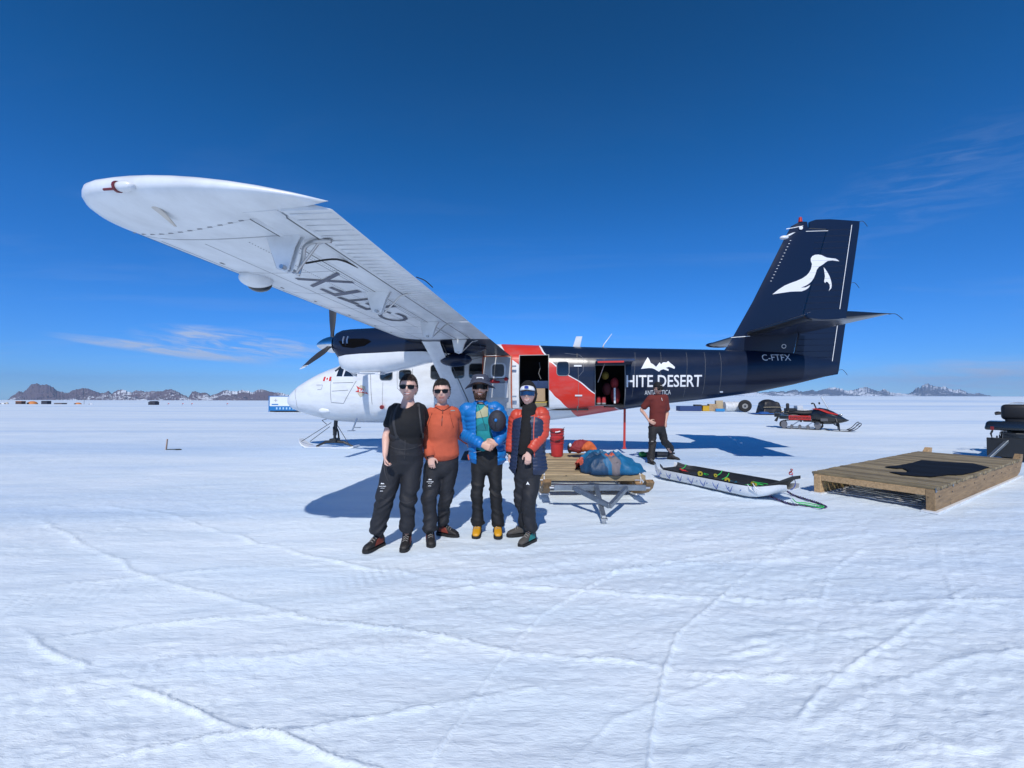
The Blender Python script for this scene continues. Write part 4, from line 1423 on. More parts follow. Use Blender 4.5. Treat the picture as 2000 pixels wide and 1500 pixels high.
NAVY_U = mat('wing_root_navy', (.006, .010, .024), .28, spec=.4)
for s in (1, -1):
    b = MB(ATF)
    ys = [.5, 1.2, 2.0, 2.8, 3.85]
    root = b.loft([wring(y * s, 0, .66, 12) for y in ys], cap=True).build('wing', NAVY_U, plane, smooth=True, autos=35)
    b = MB(ATF)
    wing = b.loft([wring(y * s, 0, .66, 12) for y in (3.852, 5, 6, 7, 8)] + [[Vector((p.x, tipj(p.x) * s, p.z + (tipj(p.x) - 9.2) * DIH)) for p in wring(9.2 * s, 0, .66, 12)]], cap=True).build('outer_wing', WING_PAINT, root, smooth=True, autos=35)
    # rounded tip cap: closes round in plan and in section
    b = MB(ATF)
    rings = []
    base = wring(9.2 * s, 0, 1, 16)
    for k in range(11):
        f = k / 10
        q = math.cos(f * PI / 2)
        ring = []
        for p in base:
            t = min(max((p.x - XLE) / CH, 0), 1)
            bulge = .58 * (1 - t ** 2.4) * math.sqrt(max(.02, 1 - (1 - min(t / .22, 1)) ** 2))
            zc = wz(9.2) + .012 * 4 * t * (1 - t) * CH - t * CH * math.tan(INC)
            ring.append(Vector((p.x + .05 * (1 - q) * (1 - t), (tipj(p.x) + .003 + bulge * math.sin(f * PI / 2)) * s, zc + (p.z - zc) * (q ** .85 if k < 10 else 0) + (tipj(p.x) - 9.2) * DIH)))
        rings.append(ring)
    b.loft(rings, cap=False).build('wing_tip', WING_PAINT, root, smooth=True)
    # flap and aileron pieces behind the spar
    for (y0, y1, nm) in ((.95, 3.84, 'inner_flap'), (3.86, 5.62, 'flap'), (5.66, 9.60, 'aileron')):
        mtl = NAVY_U if nm == 'inner_flap' else WING_PAINT
        ys = np.linspace(y0, y1, 4)
        b = MB(ATF)
        ff = b.loft([[p + Vector((0, 0, -.012)) for p in wring(y * s, .675, .80, 4, th=.13)] for y in ys]).build('fore_flap', mtl, root, smooth=True, autos=35)
        b = MB(ATF)
        fl = b.loft([[p + Vector((0, 0, -.02)) for p in wring(y * s, .815, 1.0, 5, th=.125, droop=.04)] for y in ys]).build(nm if nm != 'inner_flap' else 'flap', mtl, root, smooth=True, autos=35)
        if nm == 'aileron':
            # trim tab line, ribs
            b = MB(ATF)
            for y in np.linspace(y0 + .06, y1 - .05, 40):
                x0, x1 = XLE + .83 * CH, XLE + .985 * CH
                z0 = under(x0, y) - .022; z1 = under(x1, y) - .034
                b.bar((x0, y * s, z0), (x1, y * s, z1), .012, .008)
            b.build('aileron_rib', WING_PAINT, root, kind='stuff')
    # round leading edges of the slotted pieces read as long tubes
    for (t, r, dz) in ((.675, .030, .0), (.815, .026, -.012)):
        b = MB(ATF)
        P = [(XLE + t * CH, y * s, under(XLE + t * CH, y) + r * .55 + dz) for y in (3.9, 5, 6, 7, 8, 9.5)]
        b.tube(P, r, 8); b.build('slot_lip', WING_PAINT, root, smooth=True)
        b = MB(ATF)
        P = [(XLE + (t - .012) * CH, y * s, under(XLE + t * CH, y) - .002 + dz) for y in (3.9, 5, 6, 7, 8, 9.5)]
        b.tube(P, .008, 5); b.build('slot_shadow_gap', LINE, root)
    # skin joints and rivet rows under the wing
    b = MB(ATF)
    for t in (.10, .30, .62):
        for ya, yb in zip(np.linspace(3.9, 9.1, 14)[:-1], np.linspace(3.9, 9.1, 14)[1:]):
            x = XLE + t * CH
            b.bar((x, ya * s, under(x, ya) - .0005), (x, yb * s, under(x, yb) - .0005), .006, .003)
    for y in (4.6, 5.3, 6.0, 6.7, 7.5, 8.3, 9.19):
        for ta, tb in zip(np.linspace(.08, .66, 8)[:-1], np.linspace(.08, .66, 8)[1:]):
            xa, xb = XLE + ta * CH, XLE + tb * CH
            b.bar((xa, y * s, under(xa, y) - .0005), (xb, y * s, under(xb, y) - .0005), .006 if y < 9 else .012, .003)
    b.build('skin_joint', mat('skin_joint_grey', (.36, .38, .41), .6), root, kind='stuff')
    b = MB(ATF)
    for y in np.linspace(4.4, 9.0, 22):
        for t in (.145,):
            x = XLE + t * CH
            if int(y * 10) % 3 != 1: continue
            b.box((x, y * s, under(x, y) - .001), (.022, .05, .004))
    b.build('drain_slot', SEAL, root, kind='stuff')
    b = MB(ATF)
    for y in np.linspace(5.2, 9.1, 120):
        for t in (.64, .50):
            x = XLE + t * CH
            b.box((x, y * s, under(x, y) - .001), (.007, .007, .004))
    for t in np.linspace(.05, .62, 12):
        x = XLE + t * CH; b.box((x, (tipj(x) + .012) * s, under(x, tipj(x)) - .001), (.035, .012, .004))
    b.build('rivet', mat('rivet_grey', (.25, .26, .28), .6), root, kind='stuff')
    # dark leading edge boot
    b = MB(ATF)
    rings = []
    for y in (3.9, 5, 7, 8, 9.15):
        r = foil_ring(XLE - .006, CH, y * s, wz(y), .149, 0, .022, 4, INC, .012)
        rings.append(r)
    b.loft(rings).build('leading_edge_boot', mat('boot_grey', (.06, .062, .066), .5), root, smooth=True, autos=50)
    # hinge brackets
    for (Y, tipx, drop) in ((9.16, 6.29, .28), (7.48, 6.27, .26), (5.62, 6.25, .26), (3.75, 6.25, .28)):
        b = MB(ATF)
        xa, xb = 6.12, 6.44
        poly = [(6.12, under(6.12, Y) + .03), (xb, under(xb, Y) + .03), (xb - .03, under(xb, Y) - .02), (6.37, under(6.4, Y) - .09), (6.315, under(6.3, Y) - drop + .02), (tipx, under(6.2, Y) - drop), (tipx - .07, under(6.2, Y) - drop + .03)]
        for hx in (-.026, .026):
            b.prism(poly, 'y', (Y + hx) * s - .006, (Y + hx) * s + .006)
        # front fairing closes the two cheeks
        b.add([Vector((6.12, (Y - .03) * s, under(6.12, Y) + .03)), Vector((6.12, (Y + .03) * s, under(6.12, Y) + .03)), Vector((tipx - .075, (Y + .03) * s, under(6.2, Y) - drop + .03)), Vector((tipx - .075, (Y - .03) * s, under(6.2, Y) - drop + .03))], [(0, 1, 2, 3)])
        hb = b.build('hinge_bracket', WING_PAINT if Y > 3.8 else W_PAINT, root, merge=False, noflip=True)
        b = MB(ATF)
        b.tube([(tipx + .03, (Y - .07) * s, under(6.2, Y) - drop + .02), (6.50, (Y - .07) * s, under(6.5, Y) - .05), (6.62, (Y - .07) * s, under(6.6, Y) - .02)], .010, 6)
        b.cyl((tipx, (Y - .08) * s, under(6.2, Y) - drop + .03), (tipx, (Y + .08) * s, under(6.2, Y) - drop + .03), .018, n=8)
        b.build('push_rod', METAL, root)
b = MB(ATF)
yb = 9.05
b.tube(catmull([(6.30, yb, under(6.3, yb) - .27), (6.33, yb - .02, under(6.3, yb) - .14), (6.38, yb + .02, under(6.4, yb) - .05), (6.50, yb + .06, under(6.5, yb) - .03), (6.62, yb + .06, under(6.6, yb) - .035)]), .018, 8)
b.build('hose', METAL, root, smooth=True)
b = MB(ATF); b.tube(catmull([(6.34, yb - .05, under(6.3, yb) - .16), (6.44, yb - .35, under(6.4, yb) - .05), (6.46, yb - .7, under(6.46, yb) - .03)]), .009, 6)
b.build('black_hose', BLACK, root)
pw = ainv(817, 541, 0, XLE + CH); wick(pw.x - .02, pw.y, pw.z, .06, -.03, -.35)

# registration under the port wing, traced where it is painted
def wing_text(txt, quad_, m_):
    bm = text_mesh(txt, .005)
    q = [ainv(u, v, 2, 2.95) for u, v in quad_]
    # refine on the real lower skin
    Q = []
    for (u, v), p in zip(quad_, q):
        z = p.z
        for _ in range(6):
            p = ainv(u, v, 2, z); z = under(p.x, p.y)
        Q.append((p.x, p.y))
    (ax, ay), (bx, by), (cx_, cy_), (dx_, dy_) = Q
    for vtx in bm.verts:
        s_, t_ = vtx.co.x, vtx.co.y
        x = (ax * (1 - s_) + bx * s_) * (1 - t_) + (dx_ * (1 - s_) + cx_ * s_) * t_
        y = (ay * (1 - s_) + by * s_) * (1 - t_) + (dy_ * (1 - s_) + cy_ * s_) * t_
        vtx.co = (x, y, 0)
    wrap_cut(bm, .12)
    for vtx in bm.verts:
        x, y = vtx.co.x, vtx.co.y
        vtx.co = ATF(Vector((x, y, under(x, y) - .006)))
    me = bpy.data.meshes.new('registration_letter'); bm.to_mesh(me); bm.free()
    return obj_from_mesh('registration_letter', me, m_, PORT_ROOT)


PORT_ROOT = [o for o in bpy.data.objects if o.name == 'wing'][0]
C6 = lambda x, y: (480 + x / 6.25, 380 + y / 6.25)
C2 = lambda x, y: (550 + x / 3.75, 500 + y / 3.75)
# each letter: bottom-left, bottom-right, top-right, top-left as read; tops point to the tail edge
# quads: bottom-left, bottom-right, top-right, top-left of each letter (tops face the leading edge)
wing_text('X', (C6(1330, 1080), C6(1110, 945), C6(590, 1012), C6(830, 1130)), DECAL_G)
wing_text('F', (C6(1420, 1185), C6(1185, 1098), C6(900, 1152), C6(1090, 1238)), DECAL_G)
wing_text('T', (C6(1740, 1300), C6(1500, 1215), C6(1105, 1252), C6(1335, 1338)), DECAL_N)
wing_text('F', (C6(1845, 1365), C6(1640, 1285), C6(1335, 1350), C6(1470, 1408)), DECAL_N)
wing_text('-', (C2(806, 416), C2(744, 392), C2(732, 397), C2(794, 421)), DECAL_N)
wing_text('C', (C2(965, 472), C2(872, 418), C2(690, 424), C2(765, 478)), DECAL_N)

# light pod under the leading edge, tip lamp, pitot
b = MB(ATF); yy = 8.36
pp_ = ainv(497, 549, 0, 5.2)
b.ell((5.22, pp_.y, pp_.z + .02), (.15, .175, .09), 18, 12)
lp = b.build('landing_light_pod', W_PAINT, PORT_ROOT, smooth=True)
b = MB(ATF); b.ell((5.19, pp_.y - .09, pp_.z - .012), (.125, .11, .082), 14, 10); b.build('pod_opening', mat('pod_dark', (.05, .055, .06), .3, metal=.7), PORT_ROOT, smooth=True)
tp_ = ainv(243, 364, 1, 9.90)
b = MB(ATF); b.ell((tp_.x, 9.90, tp_.z), (.070, .034, .034), 14, 10); b.build('tip_light', W_PAINT, PORT_ROOT, smooth=True)
b = MB(ATF); b.tube([(tp_.x - .04, 9.90, tp_.z), (tp_.x - .055, 9.90, tp_.z)], .036, 12); b.tube([(tp_.x - .05, 9.90, tp_.z - .01), (tp_.x - .15, 9.90, tp_.z - .01)], .008, 6); b.build('tip_lens', mat('dark_red_lens', (.16, .02, .03), .3), PORT_ROOT)
b = MB(ATF)
b.tube([(tp_.x + .02, 9.76, tp_.z - .04), (tp_.x + .04, 9.67, tp_.z - .09), (tp_.x + .02, 9.56, tp_.z - .13)], [.035, .028, .012], 8, flat=.3); b.build('tip_fairing', mat('frosted_plastic', (.62, .58, .52), .5), PORT_ROOT, smooth=True)
# ---- wing struts
for s in (1, -1):
    b = MB(ATF)
    P0, P1 = Vector((5.62, .93 * s, 1.18)), Vector((5.62, 3.6 * s, under(5.6, 3.6) + .02))
    rings = []
    for k in range(9):
        t = k / 8
        c = P0.lerp(P1, t); w = .34 if k not in (0, 8) else .38
        r = foil_ring(c.x - w * .5, w, 0, 0, .22, 0, 1, 8)
        rings.append([Vector((p.x, c.y, c.z + p.z)) for p in r])
    b.loft(rings).build('wing_strut', W_PAINT, plane, smooth=True, autos=50)
    b = MB(ATF); b.tube([P1 + Vector((.22, -.1 * s, -.05)), P0 + Vector((.28, .02, -.02))], .012, 6); b.build('strut_cable', STEEL_D, plane)

# ---- engine nacelles and propellers
NACW = mat('nacelle_white', (.74, .77, .80), .26, coat=.4, var=.06)
for s in (1, -1):
    # X, zc, half height, half width
    NS = [(3.16, 2.80, .20, .20), (3.22, 2.79, .28, .27), (3.34, 2.77, .35, .32), (3.55, 2.74, .40, .35), (3.9, 2.70, .45, .37), (4.3, 2.72, .44, .37), (4.8, 2.76, .38, .36), (5.2, 2.78, .33, .33), (5.7, 2.76, .27, .28), (6.2, 2.72, .20, .20), (6.5, 2.69, .13, .12), (6.62, 2.68, .05, .05)]
    b = MB(ATF)
    xs_ = [n[0] for n in NS]
    full = sorted(set(xs_ + [3.45, 3.7, 4.1, 4.55, 5.0, 5.45, 5.95]))
    rings = []
    for x in full:
        zc, hh, hw = (interp(x, xs_, [n[k] for n in NS]) for k in (1, 2, 3))
        rings.append([Vector((x, 2.82 * s + math.cos(a) * hw * (abs(math.cos(a)) ** -.12 if abs(math.cos(a)) > .02 else 1), zc + math.sin(a) * hh)) for a in [2 * PI * k / 28 for k in range(28)]])
    nac = b.loft(rings).build('engine_nacelle', NAVY, plane, smooth=True, autos=60)
    # white chin below the paint line
    b = MB(ATF)
    CSX = [3.30, 3.36, 3.55, 3.9, 4.3, 4.8, 5.3, 5.8, 6.1]
    CZT = [2.46, 2.50, 2.53, 2.55, 2.56, 2.58, 2.58, 2.54, 2.50]
    CZB = [2.40, 2.22, 2.13, 2.10, 2.12, 2.22, 2.34, 2.44, 2.49]
    CW = [.20, .30, .36, .40, .40, .38, .34, .24, .06]
    rings = []
    for x, zt, zb, w in zip(CSX, CZT, CZB, CW):
        ring = []
        for k in range(15):
            a = PI * k / 14
            ring.append(Vector((x, 2.82 * s + math.cos(a) * w * (1 if abs(math.cos(a)) < .1 else abs(math.cos(a)) ** -.15), zt - math.sin(a) ** .8 * (zt - zb))))
        rings.append(ring)
    b.loft(rings).build('intake_cowl', NACW, nac, smooth=True, autos=50)
    # exhaust recess with its louvres
    yo = (2.82 + .352) * s
    e0 = [(3.38, 2.85), (3.42, 2.95), (3.58, 3.00), (3.80, 2.98), (4.02, 2.92), (4.16, 2.83), (4.0, 2.74), (3.72, 2.70), (3.48, 2.73)]

    def nac_y(x, z, off=0.0):
        zc, hh, hw = (interp(x, xs_, [n[k] for n in NS]) for k in (1, 2, 3))
        sa = min(.98, abs(z - zc) / hh)
        ca = math.sqrt(1 - sa * sa)
        return (2.82 + hw * ca ** .88 + off) * s
    b = MB(ATF)
    b.add([Vector((x, nac_y(x, z, .006), z - .02)) for x, z in e0] + [Vector((3.7, nac_y(3.7, 2.84, .010), 2.84))], [(i, (i + 1) % 9, 9) for i in range(9)])
    b.build('exhaust_recess', mat('exhaust_black', (.004, .004, .005), .95, spec=.05), nac)
    for k in range(2):
        b = MB(ATF); x = 3.50 + k * .10
        b.tube([(x, nac_y(x, 2.78, .012), 2.78), (x - .01, nac_y(x, 2.86, .014), 2.86), (x, nac_y(x, 2.94, .012), 2.94)], .017, 6); b.build('exhaust_louvre', METAL, nac)
    b = MB(ATF); b.box((4.05, 2.95 * s, 2.14), (.42, .30, .02)); b.box((4.25, 2.95 * s, 2.12), (.12, .28, .05))
    b.build('cooling_flap', W_PAINT, nac, bevel=.004)
    # aft fairing lump under the flap
    b = MB(ATF); b.ell((5.98, 2.95 * s, 2.40), (.36, .16, .15), 14, 10); b.build('tail_fairing', NAVY, nac, smooth=True)
    # propeller
    hub = Vector((2.98, 2.82 * s, 2.80))
    b = MB(ATF)
    prof = [(2.66, .012), (2.70, .055), (2.77, .10), (2.86, .145), (2.96, .175), (3.06, .19), (3.13, .19)]
    b.loft([[Vector((x, hub.y + math.cos(a) * r, hub.z + math.sin(a) * r)) for a in [2 * PI * k / 24 for k in range(24)]] for x, r in prof])
    prop = b.build('propeller_spinner', CHROME, plane, smooth=True, autos=60)
    for k in range(3):
        ang = math.radians(90 + 120 * k + 3)
        rad = Vector((0, math.cos(ang) * 1, math.sin(ang)))
        tan = Vector((0, -math.sin(ang), math.cos(ang)))
        def blade_rings(r0, r1, n):
            R_ = []
            for q in range(n + 1):
                r = r0 + (r1 - r0) * q / n
                w = interp(r, [.15, .25, .45, .8, 1.15, 1.28], [.07, .09, .17, .19, .17, .15]) / 2
                th = interp(r, [.15, .3, .6, 1.28], [.05, .03, .018, .008])
                tw = math.radians(interp(r, [.15, 1.28], [62, 20])) + .9
                ax = Vector((math.sin(tw), 0, 0)) + tan * math.cos(tw)
                nx = Vector((math.cos(tw), 0, 0)) - tan * math.sin(tw)
                c = Vector((3.04, hub.y, hub.z)) + rad * r
                R_.append([c + ax * math.cos(a) * w + nx * math.sin(a) * th for a in [2 * PI * j / 10 for j in range(10)]])
            return R_
        b = MB(ATF); b.loft(blade_rings(.14, 1.18, 8)); bl = b.build('propeller_blade', mat('blade_grey', (.035, .037, .042), .45), prop, smooth=True, autos=60)
        b = MB(ATF); b.loft(blade_rings(1.182, 1.215, 1), mi=0); b.loft(blade_rings(1.217, 1.245, 1), mi=1); b.loft(blade_rings(1.247, 1.29, 1), mi=0)
        b.build('blade_tip', [DECAL_W, BLACK], prop)

# ---- undercarriage on skis
def ski(name, X0, X1, Y, w, parent):
    b = MB(ATF)
    prof = [(X0, .27), (X0 + .05, .19), (X0 + .14, .11), (X0 + .28, .045), (X0 + .5, .03), (X1 - .5, .03), (X1 - .2, .035), (X1, .07)]
    rings = []
    for i, (x, z) in enumerate(prof):
        ww = w * (.55 if i == 0 else .8 if i == 1 else 1) / 2
        rings.append([Vector((x, Y - ww, z - .01)), Vector((x, Y + ww, z - .01)), Vector((x, Y + ww * .96, z + .035)), Vector((x, Y - ww * .96, z + .035))])
    b.loft(rings)
    return b.build(name, W_PAINT, parent, bevel=.006)


b = MB(ATF)
b.cyl((1.55, 0, .92), (1.50, 0, .40), .055, n=14); b.cyl((1.50, 0, .55), (1.50, 0, .28), .04, n=12)
ng = b.build('nose_gear_leg', STEEL_D, plane, smooth=True, autos=40)
b = MB(ATF)
for s in (-1, 1):
    b.tube([(1.50, .06 * s, .66), (1.54, .12 * s, .50), (1.56, .12 * s, .34), (1.54, .10 * s, .20)], .028, 8)
b.box((1.50, 0, .25), (.20, .28, .12))
b.build('nose_gear_fork', STEEL_D, plane, bevel=.01)
sk = ski('nose_ski', .42, 2.18, 0, .42, plane)
b = MB(ATF)
for x in (.92, 2.08):
    b.tube([(1.50, 0, .22), ((1.5 + x) / 2, 0, .20), (x, 0, .07)], [.05, .04, .025], 8)
b.build('ski_pedestal', STEEL_D, sk)
for (p0, p1) in (((.50, .10, .22), (1.42, .05, .78)), ((.66, -.08, .20), (1.36, .03, .66)), ((2.0, .05, .10), (1.58, .04, .74)), ((1.25, 0, .72), (1.10, 0, .84)), ((1.10, 0, .84), (1.3, 0, .90))):
    b = MB(ATF); b.tube([p0, p1], .009, 6); b.build('rigging_cable', STEEL_D, ng)
for s in (1, -1):
    b = MB(ATF)
    b.tube([(5.95, .80 * s, 1.02), (6.0, 1.35 * s, .78), (6.02, 1.85 * s, .45), (6.02, 1.9 * s, .22)], [.13, .11, .09, .06], 12, flat=.55, up=(1, 0, 0))
    b.build('main_gear_leg', W_PAINT, plane, smooth=True, autos=60)
    ms = ski('main_ski', 4.75, 7.15, 1.9 * s, .5, plane)
    b = MB(ATF); b.box((6.0, 1.9 * s, .16), (.34, .22, .2), taper=.5); b.cyl((6.02, 1.78 * s, .24), (6.02, 2.02 * s, .24), .05, n=10); b.build('ski_pedestal', STEEL_D, ms)
    b = MB(ATF); b.tube([(4.85, 1.9 * s, .22), (5.9, 1.2 * s, .95)], .010, 6); b.tube([(7.0, 1.9 * s, .08), (6.2, 1.1 * s, .95)], .010, 6); b.build('rigging_cable', STEEL_D, ms)
b = MB(ATF); p = ainv(696, 817, 1, .6)
b.tube([(p.x + .03, .62, .95), (p.x - .02, .66, .78), (p.x - .08, .68, .62)], .022, 8); b.box((p.x - .10, .70, .61), (.20, .1, .02)); b.box((p.x + .06, .70, .70), (.20, .1, .02))
b.build('crew_step', METAL, plane, bevel=.003)
# red tail stand
b = MB(ATF); b.cyl((9.90, 0, 1.20), (9.88, 0, .12), .032, n=12); b.box((9.88, 0, .11), (.10, .10, .03)); b.build('tail_stand', mat('red_stand', (.55, .05, .04), .4), plane, bevel=.004)
# antennas
p = ainv(1122, 678, 1, 0); q = ainv(1136, 657, 1, 0)
b = MB(ATF)
b.prism([(p.x - .06, 2.84), (p.x + .14, 2.84), (q.x + .02, q.z), (q.x - .15, q.z)], 'y', -.012, .012); b.build('blade_antenna', W_PAINT, plane, bevel=.004)
p = ainv(1177, 679, 1, 0); q = ainv(1195, 652, 1, 0)
b = MB(ATF); b.tube([(p.x, 0, 2.83), (p.x + .03, 0, 2.93), (q.x, 0, q.z)], [.03, .014, .006], 8); b.build('whip_antenna', W_PAINT, plane, smooth=True)

# ============================================================ people
HK = 1.09      # heads measured against the photograph

def remesh_obj(name, mb, mats, parent, voxel, smooth_it=3, disp=None, matfn=None, cut=None, solid=0.0, keep_origin=True):
    """join the builder's closed tubes into one continuous skin"""
    me = bpy.data.meshes.new('tmp')
    me.from_pydata([tuple(p) for p in mb.v], [], mb.f)
    bm = bmesh.new(); bm.from_mesh(me); bmesh.ops.recalc_face_normals(bm, faces=bm.faces); bm.to_mesh(me); bm.free()
    o = bpy.data.objects.new('tmp', me); COL.objects.link(o)
    r = o.modifiers.new('r', 'REMESH'); r.mode = 'VOXEL'; r.voxel_size = voxel; r.adaptivity = 0
    if smooth_it:
        sm = o.modifiers.new('s', 'SMOOTH'); sm.factor = .5; sm.iterations = smooth_it
    dg = bpy.context.evaluated_depsgraph_get(); dg.update()
    m2 = bpy.data.meshes.new_from_object(o.evaluated_get(dg), depsgraph=dg)
    bpy.data.objects.remove(o); bpy.data.meshes.remove(me)
    m2.name = name
    n = len(m2.vertices)
    if disp:
        co = np.empty(n * 3); m2.vertices.foreach_get('co', co); co = co.reshape(-1, 3)
        no = np.empty(n * 3); m2.vertices.foreach_get('normal', no); no = no.reshape(-1, 3)
        co = co + no * disp(co, no)[:, None]
        m2.vertices.foreach_set('co', co.ravel()); m2.update()
    mats = mats if isinstance(mats, (list, tuple)) else [mats]
    m2.materials.clear()
    for m_ in mats: m2.materials.append(m_)
    if matfn or cut:
        k = len(m2.polygons)
        c = np.empty(k * 3); m2.polygons.foreach_get('center', c); c = c.reshape(-1, 3)
        nn = np.empty(k * 3); m2.polygons.foreach_get('normal', nn); nn = nn.reshape(-1, 3)
        if matfn:
            m2.polygons.foreach_set('material_index', matfn(c, nn).astype(np.int32))
        if cut is not None:
            dele = cut(c, nn)
            bm = bmesh.new(); bm.from_mesh(m2); bm.faces.ensure_lookup_table()
            bmesh.ops.delete(bm, geom=[bm.faces[i] for i in np.nonzero(dele)[0]], context='FACES')
            loose = [v for v in bm.verts if not v.link_faces]
            bmesh.ops.delete(bm, geom=loose, context='VERTS')
            for _ in range(10):                      # even out the cut edge into a hem
                new = {}
                for v in bm.verts:
                    nb = [e.other_vert(v) for e in v.link_edges if e.is_boundary]
                    if len(nb) == 2: new[v] = (v.co + nb[0].co + nb[1].co) / 3
                for v, q in new.items(): v.co = q
            bmesh.ops.recalc_face_normals(bm, faces=bm.faces)
            bm.to_mesh(m2); bm.free()
    m2.shade_smooth()
    ob = bpy.data.objects.new(name, m2); COL.objects.link(ob)
    if solid:
        so = ob.modifiers.new('s', 'SOLIDIFY'); so.thickness = solid; so.offset = -1
    if parent is not None: ob.parent = parent
    return ob


def front_y(objs, x, z, y0, off=.004):
    """y of the cloth surface facing the camera at (x, z)"""
    best = None
    for ob in objs:
        ok, loc, nr, i = ob.ray_cast(Vector((x, y0 - 1.0, z)), Vector((0, 1, 0)), distance=2.0)
        if ok and (best is None or loc.y < best): best = loc.y
    return (best if best is not None else y0) - off


def front_patch(name, objs, px, y0, m_, parent, off=.005):
    P = [at(u, v, y0) for u, v in px]
    bm = bmesh.new(); f = bm.faces.new([bm.verts.new((p.x, p.z, 0)) for p in P]); bmesh.ops.triangulate(bm, faces=[f]); wrap_cut(bm, .012)
    for v in bm.verts: v.co = Vector((v.co.x, front_y(objs, v.co.x, v.co.y, y0, off), v.co.y))
    bmesh.ops.recalc_face_normals(bm, faces=bm.faces)
    me = bpy.data.meshes.new(name); bm.to_mesh(me); bm.free(); me.shade_smooth()
    return obj_from_mesh(name, me, m_, parent)


def front_line(name, objs, px, y0, r, m_, parent, flat=.35, off=.003):
    P = catmull([at(u, v, y0) for u, v in px], 6)
    P = [Vector((p.x, front_y(objs, p.x, p.z, y0, off), p.z)) for p in P]
    for _ in range(2): P = [P[0]] + [(P[i - 1] + P[i] * 2 + P[i + 1]) / 4 for i in range(1, len(P) - 1)] + [P[-1]]
    b = MB(); b.tube(P, r, 8, flat=flat, up=(0, 1, 0)); return b.build(name, m_, parent, smooth=True)


def n3(co, sx, sy, sz, seed):
    """cheap vectorised 3D-ish noise from two 2D fields, -.5...5"""
    a = vnoise(co[:, 0] * sx + co[:, 1] * sy * .7 + 31, co[:, 2] * sz + 17, seed)
    b_ = vnoise(co[:, 1] * sy - co[:, 0] * sx * .4 + 11, co[:, 2] * sz * .9 + 5, seed + 3)
    return (a + b_) / 2 - .5


def folds(amp, seed, sx=7, sz=16, zlo=None, zhi=None):
    def f(co, no):
        w = np.full(len(co), 1.0)
        a = n3(co, sx, sx, sz, seed)
        r = 1 - np.abs(a) * 4.0
        b_ = n3(co, sx * 2.4, sx * 2.4, sz * 2.2, seed + 9)
        if zlo is not None: w = np.clip((zhi - co[:, 2]) / (zhi - zlo), .25, 1)
        return (np.clip(r, -.6, 1) * amp + b_ * amp * .7) * w
    return f


def trfolds(seed, kz, amp=1.0):
    """baggy shell trousers: creases gather behind the knee and pile up on the boot"""
    def f(co, no):
        x, y, z = co[:, 0], co[:, 1], co[:, 2]
        w = .35 + 1.0 * np.exp(-((z - kz) / .11) ** 2) + 1.1 * np.clip((.34 - z) / .22, 0, 1) + .35 * np.exp(-((z - 2 * kz) / .12) ** 2)
        tilt = z + .25 * np.sin(x * 9 + seed) * .3 + .06 * np.sin(y * 17 + seed)
        a = vnoise(x * 3.0 + seed, tilt * 15 + y * 3, seed) - .5
        b_ = vnoise(x * 8 + y * 6, tilt * 31, seed + 2) - .5
        c_ = vnoise(x * 15 + y * 9, z * 9, seed + 5) - .5
        r = (1 - np.abs(a) * 4.5)
        return amp * (np.clip(r, -.7, 1) * .011 * w + b_ * .011 * w + c_ * .007)
    return f


def ell_tube(mb, pts, side=(1, 0, 0), n=16, cap=True, step=.02, baffle=None):
    """pts: list of (position, half width along side, half depth)"""
    P = [Vector(p[0]) for p in pts]
    A = [p[1] for p in pts]; B = [p[2] for p in pts]
    C_ = catmull(P, 5)
    m = len(C_)
    ts = [i / 5 for i in range(m)]
    a = np.interp(ts, range(len(A)), A); b_ = np.interp(ts, range(len(B)), B)
    # resample
    L_ = [0.0]
    for i in range(1, m): L_.append(L_[-1] + (C_[i] - C_[i - 1]).length)
    k = max(3, int(L_[-1] / step))
    sl = np.linspace(0, L_[-1], k)
    xyz = [np.interp(sl, L_, [c[i] for c in C_]) for i in range(3)]
    aa = np.interp(sl, L_, a); bb = np.interp(sl, L_, b_)
    side = Vector(side)
    rings = []
    for i in range(k):
        p = Vector((xyz[0][i], xyz[1][i], xyz[2][i]))
        j0, j1 = max(i - 1, 0), min(i + 1, k - 1)
        d = (Vector((xyz[0][j1], xyz[1][j1], xyz[2][j1])) - Vector((xyz[0][j0], xyz[1][j0], xyz[2][j0]))).normalized()
        s = (side - d * side.dot(d)).normalized()
        u = d.cross(s)
        g = 1.0
        if baffle:
            g = 1 + baffle[1] * (abs(math.sin(PI * sl[i] / baffle[0])) ** .6 - .6)
        rings.append([p + s * math.cos(2 * PI * q / n) * aa[i] * g + u * math.sin(2 * PI * q / n) * bb[i] * g for q in range(n)])
    if cap:
        for e, sgn in ((0, -1), (-1, 1)):
            c = sum(rings[e], Vector()) / n
            d = (Vector((xyz[0][1], xyz[1][1], xyz[2][1])) - Vector((xyz[0][0], xyz[1][0], xyz[2][0]))).normalized() if e == 0 else (Vector((xyz[0][-1], xyz[1][-1], xyz[2][-1])) - Vector((xyz[0][-2], xyz[1][-2], xyz[2][-2]))).normalized()
            r = min(aa[e], bb[e])
            ex = [[c + d * sgn * r * .35 + (q - c) * .8 for q in rings[e]], [c + d * sgn * r * .55 + (q - c) * .4 for q in rings[e]]]
            if e == 0: rings = ex[::-1] + rings
            else: rings = rings + ex
    mb.loft(rings)


